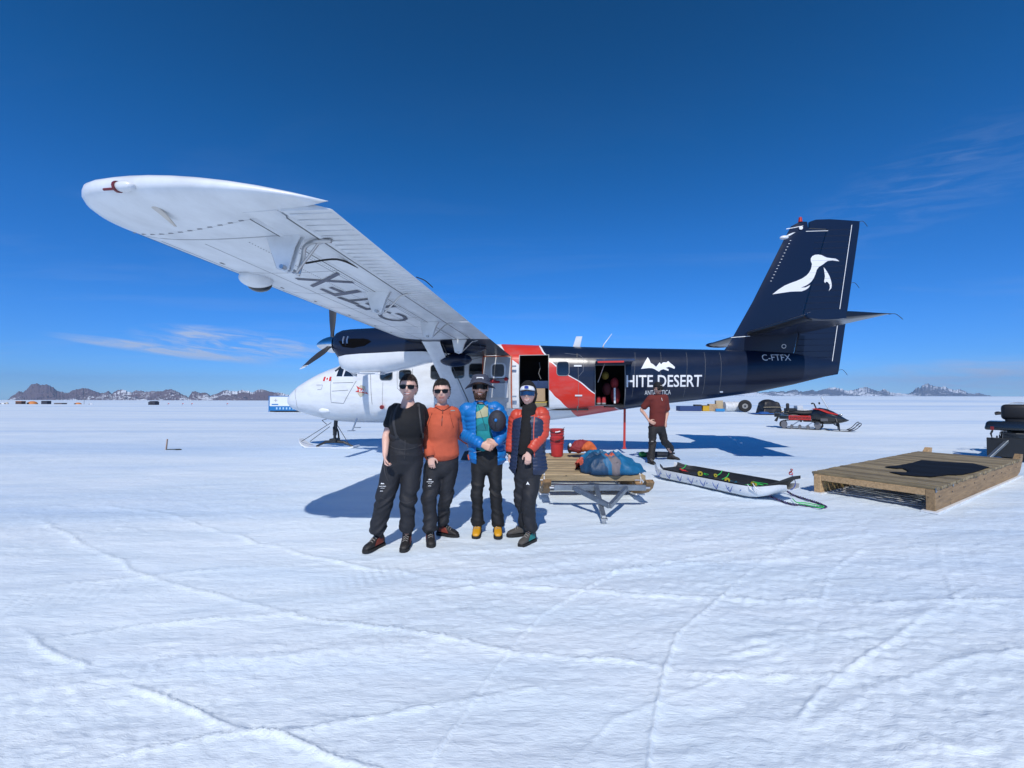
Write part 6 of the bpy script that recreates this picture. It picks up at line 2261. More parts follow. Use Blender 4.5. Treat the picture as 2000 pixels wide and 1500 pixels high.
b.add(V, [(i, i + 1, i + 6, i + 5) for i in range(4)]); b.build('hat_label', DECAL_W, hat)
bm = text_mesh('-----', .06)
for vx in bm.verts:
    a = (vx.co.x - .5) * .56; dz = .044 + vx.co.y * .008
    vx.co = R(a, .0955, dz) + f3 * .0065
me = bpy.data.meshes.new('x'); bm.to_mesh(me); bm.free(); obj_from_mesh('label_print', me, mat('label_ink', (.05, .05, .07), .6), hat)
nk = J['neck']; pel = (J['hipL'] + J['hipR']) / 2; sd = Vector((1, 0, 0))
b = MB()
ell_tube(b, [(nk + Vector((0, .0, -.02)), .075, .068), (nk - Vector((0, 0, .06)), .14, .09), (nk.lerp(pel, .3), .150, .105), (nk.lerp(pel, .65), .135, .105), (nk.lerp(pel, .84), .14, .108)], side=sd, n=22, step=.02)
TEAL = mat('teal_tee', (.012, .27, .30), .85, var=.1, bump=.2, bscale=60)
tee = remesh_obj('teal_t_shirt', b, TEAL, p3, .010, 2, folds(.004, 45, 8, 12))
front_patch('beige_print', [tee], [(929, 806), (940, 800), (947, 792), (953, 790), (953, 813), (931, 817)], 4.9, mat('beige_print', (.42, .42, .26), .8), tee)
front_patch('teal_print', [tee], [(929, 833), (942, 826), (953, 829), (953, 840), (929, 841)], 4.9, mat('dark_teal_print', (.008, .17, .20), .8), tee)
front_line('lens_cord', [tee], [(934, 792), (941, 812), (949, 838)], 4.9, .002, BLACK, p3, 1.0, .006)
BLUE = mat('bright_blue_down', (.006, .165, .50), .42, var=.12, vscale=9, bump=.35, bscale=26)
BLUED = mat('jacket_lining_blue', (.006, .05, .16), .6)
b = MB()
bf = (.048, .11)
ell_tube(b, [(nk + Vector((0, .02, .030)), .082, .078), (nk + Vector((0, .01, -.02)), .094, .088), (nk - Vector((0, 0, .07)), .170, .118), (nk - Vector((0, 0, .11)), .198, .132), (nk.lerp(pel, .40), .196, .148), (nk.lerp(pel, .70), .190, .150), (pel + Vector((0, 0, .07)), .208, .155), (pel + Vector((0, 0, .015)), .212, .155)], side=sd, n=30, step=.010, baffle=bf)
for S_ in 'LR':
    sh, el, wr = J['sh' + S_], J['el' + S_], J['wr' + S_]
    ell_tube(b, [(nk.lerp(sh, .5) - Vector((0, 0, .04)), .075, .08), (sh, .082, .086), (sh.lerp(el, .5), .076, .080), (el, .070, .074), (el.lerp(wr, .5), .062, .064), (wr - (wr - el).normalized() * .015, .046, .046)], side=(0, 1, 0.02), n=18, step=.010, baffle=(.048, .14))
xa, xb = at(929, 800, 4.85).x, at(953, 800, 4.85).x
zt_, zb_ = at(940, 780, 4.9).z, at(940, 880, 4.9).z


def p3open(c_, n_):
    t = np.clip((zt_ - c_[:, 2]) / (zt_ - zb_), 0, 1)
    lo = xa + .005 * t; hi = xb + .11 * t * t + .0 * t
    w_ = (c_[:, 0] > lo) & (c_[:, 0] < hi) & (c_[:, 1] < 4.92) & (c_[:, 2] > zb_ - .2)
    arm = (c_[:, 1] < 4.835 - .0) & (c_[:, 2] < J['elL'].z + .03)
    return (w_ & ~arm) | (c_[:, 2] > J['neck'].z + .045)


jk = remesh_obj('down_jacket', b, [BLUE], p3, .0085, 1, folds(.0035, 55, 14, 20), cut=p3open, solid=.010)
front_patch('chest_logo', [jk], [(958, 796), (964, 796.5), (964, 798), (958, 797.5)], 4.95, LACE, jk)
b = MB()
ell_tube(b, [(at(951, 878, 5.0), .170, .118), (pel, .182, .122), (pel - Vector((0, 0, .09)), .165, .11)], side=sd, n=24, step=.02)
leg_tube(b, J['hipL'] + Vector((0, 0, -.02)), J['knL'], at(933, 1022, 5.0), (.098, .082, .070, .072, .084))
leg_tube(b, J['hipR'] + Vector((0, 0, -.02)), J['knR'], at(972, 1022, 5.0), (.098, .082, .070, .072, .084))
tr3 = remesh_obj('trousers', b, TROUS2, p3, .011, 2, trfolds(65, J['knL'].z, .7))
b = MB(); b.tube([at(914, 888, 4.93), at(916, 898, 4.93)], .008, 6); b.build('orange_zip_pull', mat('orange_pull', (.6, .10, .03), .6), tr3)
b = MB(); b.tube([at(925, 884, 4.862), at(940, 881, 4.86)], .002, 5); b.build('pocket_zip', METAL, tr3)
YEL = mat('yellow_boot', (.62, .30, .008), .5, var=.1)
for u, k_ in ((932, 'anL'), (973, 'anR')):
    bt = boot(p3, under_foot(J[k_]), (-.05 if u < 950 else .06, -1), 1.02, upper=YEL, accent=mat('boot_black_panel', (.012, .012, .012), .6), sole_m=SOLE)
dress(p3)
# the dark round bag under the arm is held, so it is a thing of its own
b = MB(); cb = at(971, 822, 4.80)
b.ell((0, 0, 0), (.098, .085, .118), 26, 18)
bag = b.build('stuff_bag', mat('slate_bag_cloth', (.022, .026, .040), .7, bump=.5, bscale=24), None, smooth=True)
bag.location = cb
tag(bag, 'round dark stuff bag with blue toggle squeezed under the blue jacket arm', 'bag')
b = MB(); b.ell((-.012, -.088, .012), (.017, .010, .018), 12, 8); b.build('toggle', BLUE, bag, smooth=True)
b = MB(); b.tube([(-.012, -.09, 0), (-.02, -.088, -.05), (-.015, -.075, -.09)], .003, 5); b.tube([(-.02, -.09, .02), (-.04, -.083, .03)], .004, 5); b.build('cord', BLACK, bag)

# ---------------------------------------------------------------- person 4: orange and navy down jacket
J = joints(4.72, dict(head=(1031, 770, -.02), neck=(1034, 803, .0), shL=(1010, 815, .06), shR=(1058, 810, -.02), elL=(1003, 852, .12), elR=(1058, 848, -.03), wrL=(995, 886, .10), wrR=(1032, 884, -.16),
                      hipL=(1019, 912, .03), hipR=(1044, 912, .02), knL=(1017, 970, .06), knR=(1032, 978, -.04), anL=(1022, 1030, .22), anR=(1036, 1042, -.02)))
J['face'] = Vector((-.16, -1, .03)); J['thumbR'] = Vector((-1, -.3, 0)); J['thumbL'] = Vector((1, -.5, 0))
p4, f4, u4, r4 = make_body(J, .95, SKIN, 'smiling person in orange and navy down jacket, black hood and white headband', curls=(.5, .45), palm=((1, 0, 0), (.1, 1, 0)), hdir=((-.05, -.05, -1), (-.05, -.1, -1)), wide=.98)
face_on(p4, J['head'], f4, u4, r4, .95, 1.0, lens=mat('blue_mirror_lens', (.01, .05, .14), .12, coat=.8, metal=.4), wrap=True)
c = J['head']
BLK = mat('black_knit', (.006, .006, .007), .9, bump=.5, bscale=90)
b = MB(); rings = []
for i in range(19):
    th = .02 + PI * .80 * i / 18
    ring = []
    for j in range(36):
        ph = 2 * PI * j / 36
        y_ = math.cos(ph)
        lim = 1.02 if abs(math.sin(ph)) < .55 and y_ > 0 else 9
        t = th if y_ < .25 else min(th, 1.02 + max(0, (.55 - y_)) * 3.0)
        x, y, z = math.sin(t) * math.sin(ph), math.sin(t) * math.cos(ph), math.cos(t)
        k = 1.20
        ring.append(c + (r4 * x * .078 * k + f4 * (y * .095 * k - .014) + u4 * (z * .118 * k + .004)) * .95 * HK)
    rings.append(ring)
b.loft(rings, cap=False)
hood = b.build('black_hood', BLK, p4, smooth=True); so = hood.modifiers.new('s', 'SOLIDIFY'); so.thickness = .008
b = MB(); V = []
for z_, k in ((.040, 1.11), (.060, 1.17), (.084, 1.15)):
    for q in range(15):
        a = -1.15 + 2.3 * q / 14
        rr = math.sqrt(max(.02, 1 - (z_ / .128) ** 2))
        V.append(c + (r4 * math.sin(a) * .079 * rr * k + f4 * (math.cos(a) * .098 * rr * k + .002) + u4 * (z_ - .010 * abs(a) ** 1.5)) * .98 * HK)
b.add(V, [(r * 15 + q, r * 15 + q + 1, (r + 1) * 15 + q + 1, (r + 1) * 15 + q) for r in range(2) for q in range(14)])
hb_ = b.build('headband', mat('white_headband', (.74, .76, .80), .8), p4, smooth=True); so = hb_.modifiers.new('s', 'SOLIDIFY'); so.thickness = .006
b = MB(); o = c + f4 * .124 + u4 * .070
b.add([o + r4 * math.cos(a) * .024 + u4 * math.sin(a) * .015 for a in [2 * PI * k / 20 for k in range(20)]], [tuple(range(20))]); b.build('blue_badge', mat('badge_blue', (.01, .04, .30), .5), p4)
nk = J['neck']; pel = (J['hipL'] + J['hipR']) / 2; sd = (J['shR'] - J['shL']).normalized()
b = MB()
ell_tube(b, [(c - u4 * .125 + Vector((0, .025, 0)), .068, .070), (nk + Vector((0, -.01, .02)), .082, .085), (nk + Vector((-.01, -.035, -.05)), .080, .070), (at(1027, 850, 4.60), .055, .04), (at(1024, 885, 4.62), .06, .04)], side=sd, n=18, step=.015)
remesh_obj('black_scarf', b, BLK, p4, .009, 2, folds(.006, 75, 12, 18))
b = MB()
ell_tube(b, [(nk - Vector((0, 0, .05)), .12, .085), (nk.lerp(pel, .4), .145, .105), (nk.lerp(pel, .8), .14, .105)], side=sd, n=20, step=.02)
remesh_obj('black_top', b, TEE_B, p4, .011, 2, folds(.004, 85, 8, 12))
ORD = mat('orange_down', (.56, .060, .030), .45, var=.1, vscale=9, bump=.3, bscale=26)
NVD = mat('navy_down', (.016, .030, .075), .5, var=.15, vscale=9, bump=.3, bscale=26)
b = MB()
ell_tube(b, [(nk + Vector((0, .012, .0)), .078, .075), (nk + Vector((0, .005, -.03)), .088, .085), (nk - Vector((0, 0, .075)), .158, .112), (nk - Vector((0, 0, .115)), .180, .128), (nk.lerp(pel, .42), .180, .142), (nk.lerp(pel, .70), .178, .145), (pel + Vector((0, 0, .06)), .196, .150), (pel + Vector((0, 0, -.01)), .205, .152)], side=sd, n=30, step=.009, baffle=(.042, .10))
zy = at(1050, 822, 4.6).z


def tone(c_, n_):
    return (c_[:, 2] < zy + .05 * np.sin(c_[:, 0] * 9)).astype(int)


def p4open(c_, n_):
    t = (nk.z - c_[:, 2])
    mid = at(1026, 800, 4.6).x - .02 * t
    return ((np.abs(c_[:, 0] - mid - .004) < .036 + .085 * np.clip(t, 0, 1)) & (c_[:, 1] < 4.70)) | (c_[:, 2] > nk.z + .015)


jk = remesh_obj('down_jacket', b, [ORD, NVD], p4, .0085, 1, folds(.003, 95, 14, 20), matfn=tone, cut=p4open, solid=.010)
for S_ in 'LR':
    b = MB(); sh, el, wr = J['sh' + S_], J['el' + S_], J['wr' + S_]
    ell_tube(b, [(nk.lerp(sh, .5) - Vector((0, 0, .03)), .066, .07), (sh, .078, .084), (sh.lerp(el, .5), .074, .080), (el, .068, .072), (el.lerp(wr, .5), .060, .062), (el.lerp(wr, .82), .048, .05)], side=(0, 1, 0.02), n=18, step=.009, baffle=(.042, .15))
    remesh_obj('jacket_sleeve', b, ORD, jk, .0085, 1, folds(.003, 97, 14, 20))
    b = MB(); b.tube([el.lerp(wr, .74), el.lerp(wr, 1.02)], [.044, .040], 14); b.build('black_cuff', BLK, jk, smooth=True)
front_line('zip_edge', [jk], [(1044, 808), (1042, 824), (1041, 850), (1043, 890)], 4.7, .006, mat('zip_red', (.55, .10, .07), .6), jk)
front_line('pocket_zip', [jk], [(1060, 868), (1062, 884)], 4.7, .003, BLACK, jk)
front_patch('chest_logo', [jk], [(1049, 812), (1054, 811.5), (1054, 813), (1049, 813.5)], 4.7, LACE, jk)
b = MB()
ell_tube(b, [(at(1033, 890, 4.74), .160, .115), (pel, .172, .118), (pel - Vector((0, 0, .09)), .150, .11)], side=sd, n=24, step=.02)
leg_tube(b, J['hipL'] + Vector((.01, 0, -.02)), J['knL'], at(1024, 1018, 4.92), (.094, .080, .072, .068, .072))
leg_tube(b, J['hipR'] + Vector((-.01, 0, -.02)), J['knR'], at(1036, 1030, 4.70), (.098, .090, .076, .070, .076), dk=.02)
tr4 = remesh_obj('trousers', b, TROUS, p4, .011, 2, trfolds(105, J['knR'].z))
front_patch('leg_logo', [tr4], [(1027, 944), (1030, 938), (1032, 941), (1034, 944), (1030, 943)], 4.7, DECAL_W, tr4)
GB = mat('boot_grey_suede', (.07, .065, .06), .8, var=.2)
boot(p4, under_foot(J['anR']), (-.62, -.78), .95, upper=GB, accent=mat('boot_teal', (.01, .20, .19), .6))
boot(p4, under_foot(J['anL']), (-.97, -.25), .95, upper=GB, accent=GB)
dress(p4)

# ---------------------------------------------------------------- person 5: maroon shirt, by the tail stand
D5 = 10.35
J = joints(D5, dict(head=(1285, 759, -.02), neck=(1287, 771, .02), shL=(1272, 778, 0), shR=(1297, 776, .05), elL=(1253, 800, .10), elR=(1303, 806, .10), wrL=(1268, 822, -.12), wrR=(1300, 824, .02),
                    hipL=(1275, 834, 0), hipR=(1290, 834, .03), knL=(1274, 866, -.05), knR=(1298, 862, .10), anL=(1271, 900, -.25), anR=(1311, 884, .45)))
J['face'] = Vector((.28, -1, -.20)); J['up'] = Vector((0, -.15, 1)); J['thumbL'] = Vector((0, .3, 1)); J['thumbR'] = Vector((-1, 0, 0))
p5, f5, u5, r5 = make_body(J, 1.06, SKIN2, 'person in maroon shirt and black cap looking down beside the tail stand, hands on hips', curls=(.3, .4), palm=((.3, .8, 0), (-.5, .6, 0)), hdir=((.9, -.2, -.5), (0, -.2, -1)), fem=1.0)
face_on(p5, J['head'], f5, u5, r5, 1.06, .3, glasses=True)
c = J['head']; hair_on(p5, c, f5, u5, r5, 1.04, mat('grey_hair', (.08, .07, .065), .7), .0, seed=2)
b = MB(); rings = []
for i in range(9):
    th = .02 + 1.42 * i / 8
    rings.append([c + (r5 * math.sin(th) * math.sin(q) * .086 + f5 * (math.sin(th) * math.cos(q) * .106 - .004) + u5 * (math.cos(th) * .108 + .030)) * 1.06 * HK for q in [2 * PI * j / 28 for j in range(28)]])
b.loft(rings)
cap = b.build('black_cap', TEE_B, p5, smooth=True)
b = MB(); V = []
for dz in (0, -.006):
    for r in (.085, .16):
        for q in range(9):
            a = -.85 + 1.7 * q / 8
            V.append(c + r5 * math.sin(a) * (.088 if r < .1 else .082) * 1.06 * HK + f5 * (math.cos(a) * .115 + (.0 if r < .1 else .075)) + u5 * (.060 + dz - (.012 if r > .1 else 0) - .012 * abs(math.sin(a))))
b.add(V, [(q, q + 1, q + 10, q + 9) for q in range(8)] + [(18 + q, 27 + q, 28 + q, 19 + q) for q in range(8)] + [(9 + q, 10 + q, 28 + q, 27 + q) for q in range(8)]); b.build('cap_peak', TEE_B, cap, smooth=True)
b = MB(); b.box(c + f5 * .128 + u5 * .095, (.045, .004, .018)); b.build('cap_badge', LACE, cap)
nk = J['neck']; pel = (J['hipL'] + J['hipR']) / 2; sd = (J['shR'] - J['shL']).normalized()
MAR = mat('maroon_shirt', (.135, .018, .014), .85, var=.1, vscale=6, bump=.3, bscale=50)
b = MB()
ell_tube(b, [(nk + Vector((0, .01, .0)), .078, .072), (nk - Vector((0, 0, .07)), .19, .115), (nk.lerp(pel, .3), .205, .145), (nk.lerp(pel, .65), .185, .140), (nk.lerp(pel, .93), .190, .140)], side=sd, n=24, step=.02)
for S_ in 'LR':
    sh, el = J['sh' + S_], J['el' + S_]
    ell_tube(b, [(nk.lerp(sh, .5) - Vector((0, 0, .05)), .075, .08), (sh, .085, .09), (sh.lerp(el, .4), .078, .084), (sh.lerp(el, .80), .076, .08)], side=(0, 1, 0), n=16, step=.02)
remesh_obj('shirt', b, MAR, p5, .014, 3, folds(.008, 115, 5, 8), cut=lambda c_, n_: c_[:, 2] > nk.z + .01)
b = MB(); b.tube([nk + Vector((.02, -.11, -.06)), nk + Vector((.03, -.14, -.14))], .006, 5); b.build('shirt_zip', METAL, p5)
b = MB()
ell_tube(b, [(pel + Vector((0, 0, .10)), .165, .12), (pel, .180, .13), (pel - Vector((0, 0, .09)), .165, .115)], side=sd, n=24, step=.02)
leg_tube(b, J['hipL'], J['knL'], at(1271, 896, D5 - .2), (.108, .098, .086, .086, .098))
leg_tube(b, J['hipR'], J['knR'], at(1310, 876, D5 + .45), (.108, .098, .086, .086, .098))
tr5 = remesh_obj('trousers', b, mat('black_brown_cloth', (.014, .013, .014), .75, var=.2, bump=.35, bscale=60), p5, .014, 2, trfolds(125, J['knL'].z))
b = MB(); b.box(at(1274, 862, D5 - .20), (.05, .004, .02)); b.build('leg_logo', LACE, tr5)
boot(p5, under_foot(J['anL']), (.15, -1), 1.08, accent=BOOT)
boot(p5, under_foot(J['anR']), (.75, -.6), 1.08, accent=BOOT)
dress(p5)

# ============================================================ sledges and freight
WOODM = {}


def wood(name, col, rough=.7, seed=0, dark=.55, along=0):
    """sawn softwood: grain along one local axis, knots"""
    if name in MATS: return MATS[name]
    m_ = bpy.data.materials.new(name); m_.use_nodes = True
    nt = m_.node_tree; L = nt.links.new; b = nt.nodes['Principled BSDF']; b.inputs['Roughness'].default_value = rough
    tc = N(nt, 'ShaderNodeTexCoord'); oi = N(nt, 'ShaderNodeObjectInfo')
    mp = N(nt, 'ShaderNodeMapping'); sc = [14, 14, 14]; sc[along] = 1.2; mp.inputs['Scale'].default_value = sc
    ad = N(nt, 'ShaderNodeVectorMath', operation='ADD'); L(tc.outputs['Object'], ad.inputs[0])
    mu = N(nt, 'ShaderNodeVectorMath', operation='SCALE'); mu.inputs['Scale'].default_value = 37.0
    cv = N(nt, 'ShaderNodeCombineXYZ'); L(oi.outputs['Random'], cv.inputs[0]); L(oi.outputs['Random'], cv.inputs[1]); L(cv.outputs[0], mu.inputs[0]); L(mu.outputs[0], ad.inputs[1]); L(ad.outputs[0], mp.inputs[0])
    n = N(nt, 'ShaderNodeTexNoise', i_Scale=2.2, i_Detail=7, i_Roughness=.62, i_Distortion=.8); L(mp.outputs[0], n.inputs[0])
    cr = N(nt, 'ShaderNodeValToRGB')
    cr.color_ramp.elements[0].position = .34; cr.color_ramp.elements[0].color = (*[c * dark for c in col], 1)
    cr.color_ramp.elements[1].position = .62; cr.color_ramp.elements[1].color = (*col, 1)
    L(n.outputs[0], cr.inputs[0])
    hsv = N(nt, 'ShaderNodeHueSaturation')
    mr = N(nt, 'ShaderNodeMapRange', i_1=0, i_2=1, i_3=.62, i_4=1.2); L(oi.outputs['Random'], mr.inputs[0]); L(mr.outputs[0], hsv.inputs['Value'])
    L(cr.outputs[0], hsv.inputs['Color'])
    kn = N(nt, 'ShaderNodeTexVoronoi', i_Scale=5.0); L(ad.outputs[0], kn.inputs[0])
    kr = N(nt, 'ShaderNodeMapRange', i_1=.05, i_2=.11, i_3=.35, i_4=1.0); L(kn.outputs['Distance'], kr.inputs[0])
    mm = N(nt, 'ShaderNodeMixRGB', blend_type='MULTIPLY'); mm.inputs[0].default_value = 1
    cc = N(nt, 'ShaderNodeCombineXYZ'); [L(kr.outputs[0], cc.inputs[i]) for i in range(3)]
    L(hsv.outputs[0], mm.inputs[1]); L(cc.outputs[0], mm.inputs[2]); L(mm.outputs[0], b.inputs['Base Color'])
    bp = N(nt, 'ShaderNodeBump', i_Strength=.5, i_Distance=.004); L(n.outputs[0], bp.inputs['Height']); L(bp.outputs[0], b.inputs['Normal'])
    MATS[name] = m_
    return m_


PINE = wood('pale_pine', (.50, .38, .22), along=0)
PINE_Y = wood('pale_pine_beam', (.46, .28, .13), along=1)
WEATH = wood('weathered_larch', (.34, .27, .155), along=1, dark=.5)
LARCH = wood('larch_beam', (.47, .31, .16), along=0, dark=.6)
HDPE = mat('white_runner_plastic', (.72, .74, .76), .45, var=.12, vscale=6)
GALV = mat('galvanised_steel', (.27, .31, .35), .42, metal=.75, var=.25, vscale=9)

# ---------------------------------------------------------------- cargo sledge in the middle, slatted deck
DZ = .36
S1 = empty('cargo_sledge', (0, 0, 0), 0, 'slatted pine cargo sledge with galvanised A-frame tow bar beside the group', 'sledge')
x0, x1, yf, yb = .42, 2.00, 6.72, 9.25
yb_f = lambda y: 0
ns = 12
plank_me = None
rndp = random.Random(3)
for k in range(ns):
    y = yf + .075 + (yb - yf - .15) * k / (ns - 1)
    b = MB(); w = (yb - yf) / ns - .070
    b.box((0, 0, 0), (x1 - x0, w, .028))
    if plank_me is None or True:
        o = b.build('slat', PINE, S1, bevel=.004)
    # slight skew so that no two slats line up exactly
    o.location = ((x0 + x1) / 2 + rndp.uniform(-.008, .008) + .03 * (y - yf) * 0, y, DZ - .014 + rndp.uniform(-.003, .003))
    o.rotation_euler = (0, 0, rndp.uniform(-.004, .004))
b = MB(); b.box(((x0 + x1) / 2, yf - .012, DZ - .05), (x1 - x0 + .02, .045, .085)); b.build('front_rail', PINE, S1, bevel=.006)
b = MB(); b.box(((x0 + x1) / 2, yb, DZ - .05), (x1 - x0 + .02, .045, .085)); b.build('rear_rail', PINE, S1, bevel=.006)
for sgn, xr in ((-1, x0 + .07), (1, x1 - .09)):
    b = MB()
    # runner plank curling up in front
    low = [(yb + .05, .055), (yf + .35, .055), (yf + .10, .07), (yf - .12, .105), (yf - .34, .17), (yf - .52, .26), (yf - .60, .36)]
    topp = [(yf - .52, .385), (yf - .40, .30), (yf - .22, .225), (yf - .05, .24), (yf + .06, DZ - .03), (yb + .05, DZ - .03)]
    poly = low + topp
    b.prism([(p[0], p[1]) for p in poly], 'x', xr - .055, xr + .055)
    rn = b.build('runner', PINE_Y, S1, bevel=.004)
    b = MB()
    path = [(yb + .06, .03)] + [(y, z - .027) for y, z in low[1:4]]
    rings = []
    for i, (y, z) in enumerate(path):
        rings.append([Vector((xr - .075, y, z)), Vector((xr + .075, y, z)), Vector((xr + .075, y, z + .022)), Vector((xr - .075, y, z + .022))])
    b.loft(rings); b.build('runner_sole', HDPE, rn)
    b = MB()
    for y, z in ((yf - .02, .28), (yf - .02, .17), (yf + .08, .22)):
        b.cyl((xr - .062 , y, z), (xr + .062, y, z), .018, n=10)
    b.build('bolt', METAL, rn)
b = MB()
yc = 6.13
b.box(((x0 + x1) / 2, yc, .285), (x1 - x0 - .32, .05, .075)); b.build('tow_cross_bar', GALV, S1, bevel=.004)
for sgn in (-1, 1):
    xm = (x0 + x1) / 2
    b = MB(); b.bar((xm + sgn * .36, yc - .03, .285), (xm + .01, yc - .58, .175), .05, .06); b.build('tow_brace', GALV, S1, bevel=.004)
    b = MB(); b.cyl((xm + sgn * .62, yc, .285), (xm + sgn * .69, yc, .285), .02, n=10); b.build('tow_pivot', METAL, S1)
    b = MB(); b.tube([(xm + sgn * .72, yf + .0, DZ + .02), (xm + sgn * .725, yf - .05, DZ - .06), (xm + sgn * .71, yf - .03, DZ - .16)], .010, 6); b.build('lashing', mat('white_cord', (.6, .6, .6), .8), S1)
b = MB(); xm = (x0 + x1) / 2; b.bar((xm - .05, yc - .02, .30), (1.125, 5.44, .045), .055, .065); tb = b.build('tow_bar', GALV, S1, bevel=.004)
b = MB(); b.cyl((1.125, 5.46, .0), (1.125, 5.46, .09), .028, n=14); b.box((1.125, 5.42, .05), (.075, .06, .02)); b.build('tow_eye', METAL, tb)
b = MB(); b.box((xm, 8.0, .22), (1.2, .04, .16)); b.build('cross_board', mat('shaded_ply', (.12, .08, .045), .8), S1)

def crumple(seed, amp):
    def f(co, no):
        x, y, z = co[:, 0], co[:, 1], co[:, 2]
        w = (vnoise(x * 5 + y * 3, z * 6 - y * 2, seed) - .5) * .5
        a = 1 - np.abs(vnoise(x * 7 + w, z * 9 + y * 5 + w, seed + 1) - .5) * 4
        b_ = 1 - np.abs(vnoise(x * 15 - y * 9 + w * 2, z * 17 + x * 6, seed + 2) - .5) * 4
        k = np.clip((z - DZ) * 9, .1, 1)
        return (a * .5 + b_ * .28) * amp * k - amp * .2
    return f


# red buckets nested on the sledge
BUCK = mat('red_bucket_plastic', (.50, .035, .035), .38, var=.06, bump=.05)
BT = at(1088, 884, 8.75); BZ = DZ
for k, lab in ((0, 'bottom red plastic bucket of the nested stack on the slatted sledge'), (1, 'top red plastic bucket of the nested stack on the slatted sledge')):
    b = MB(); z0 = BZ + .17 * k; r = .95
    prof = [(.118, 0), (.120, .01), (.134, .20), (.137, .255), (.148, .257), (.148, .268), (.140, .27), (.141, .305), (.150, .307), (.150, .318), (.143, .32), (.144, .352), (.152, .354), (.153, .368), (.140, .37), (.118, .02)]
    rings = [[Vector((math.cos(a) * rr * r, math.sin(a) * rr * r, zz_ * 1.0)) for a in [2 * PI * q / 32 for q in range(32)]] for rr, zz_ in prof]
    b.loft(rings)
    o = b.build('red_bucket', BUCK, None, smooth=True, autos=40)
    o.location = (BT.x, BT.y, z0)
    tag(o, lab, 'bucket', 'red buckets on the sledge')
    b = MB()
    P = [Vector((-.150 * r, 0, .335))] + [Vector((-.150 * math.cos(t) * r, -.17 * math.sin(t) - .0, .335 - .06 * math.sin(t) + .09 * (t / PI))) for t in np.linspace(.2, 2.9, 9)]
    b.tube(P, .005, 5); hd = b.build('bail_handle', BLACK, o)
    b = MB(); b.tube([P[4] + Vector((-.0, 0, 0)), P[5], P[6]], .011, 8); b.build('handle_grip', DECAL_W if k else BLACK, hd)

# red sack with orange lining behind the jackets
b = MB(); c = at(1136, 876, 8.6)
ell_tube(b, [(c + Vector((-.22, 0, -.02)), .06, .08), (c + Vector((-.10, 0, .02)), .11, .13), (c + Vector((.04, .02, .05)), .12, .14), (c + Vector((.16, 0, 0)), .08, .10)], side=(0, 0, 1), n=16, step=.02)
o = remesh_obj('red_sack', b, mat('red_sack_cloth', (.26, .025, .03), .75, bump=.4, bscale=30), None, .012, 1, crumple(201, .035))
tag(o, 'crumpled dark red sack lying beside the red buckets on the sledge', 'sack')
b = MB(); c = at(1150, 875, 8.45)
ell_tube(b, [(c + Vector((-.10, 0, -.02)), .05, .06), (c + Vector((0, 0, .03)), .09, .08), (c + Vector((.13, 0, -.03)), .05, .06)], side=(0, 0, 1), n=14, step=.02)
o = remesh_obj('orange_garment', b, mat('orange_cloth', (.62, .13, .035), .75, bump=.4, bscale=30), None, .012, 1, crumple(211, .035))
tag(o, 'crumpled orange garment between the red sack and the blue parka', 'garment')
b = MB(); c = at(1113, 873, 8.6)
b.ell(c + Vector((0, 0, -.02)), (.05, .07, .10), 12, 8); b.ell(c + Vector((.0, -.05, .04)), (.03, .03, .04), 10, 6, mi=1)
o = b.build('black_pouch', [BLACK, DECAL_W], None, smooth=True); tag(o, 'small black and white pouch left of the red sack on the sledge', 'pouch')

# blue parka heaped on the deck
PARKA = mat('petrol_blue_parka', (.008, .125, .27), .55, var=.2, vscale=7, bump=.4, bscale=22)
PARKD = mat('dark_navy_parka', (.008, .050, .12), .55, var=.2, vscale=7, bump=.4, bscale=22)
OR2 = mat('coral_lining', (.60, .11, .06), .7, bump=.4, bscale=25)
GRL = mat('grey_brown_lining', (.17, .15, .16), .7, bump=.4, bscale=25)
y = 7.02
nx_, ny_ = 120, 64
V = []; MI = []
hx = [0, .06, .18, .34, .46, .56, .66, .78, .90, 1.0]
hz = [.10, .17, .26, .285, .24, .265, .25, .17, .09, .02]
dx_ = [.15, .26, .36, .40, .38, .36, .32, .26, .18, .06]
xl, xr_ = at(1127, 905, y).x, at(1255, 905, y).x
uu, vv = np.meshgrid(np.linspace(0, 1, nx_), np.linspace(-1, 1, ny_), indexing='ij')
Hh = np.interp(uu, hx, hz); Dd = np.interp(uu, hx, dx_)
X_ = xl + (xr_ - xl) * uu + (vnoise(vv * 3 + 5, uu * 9, 401) - .5) * .07
Y_ = y - .02 + vv * Dd + (uu - .5) * -.12 + (vnoise(uu * 8, vv * 2, 402) - .5) * .10
prof_ = np.clip(1 - np.abs(vv) ** 2.4, 0, 1) ** .55
wp = (vnoise(X_ * 6, Y_ * 6, 403) - .5) * 1.6
r1_ = 1 - np.abs(vnoise(X_ * 7 + wp, Y_ * 10 - wp, 404) - .5) * 4
r2_ = 1 - np.abs(vnoise(X_ * 16 + wp * 2, Y_ * 20 + wp, 405) - .5) * 4
r3_ = vnoise(X_ * 38, Y_ * 44, 406) - .5
Z_ = DZ + .004 + prof_ * (Hh + r1_ * .042 + r2_ * .022 + r3_ * .010)
Y_ = Y_ + prof_ * (r2_ * .018 - .03)
b = MB()
top_ = [Vector((X_[i_, j_], Y_[i_, j_], max(Z_[i_, j_], DZ + .003))) for i_ in range(nx_) for j_ in range(ny_)]
F = []
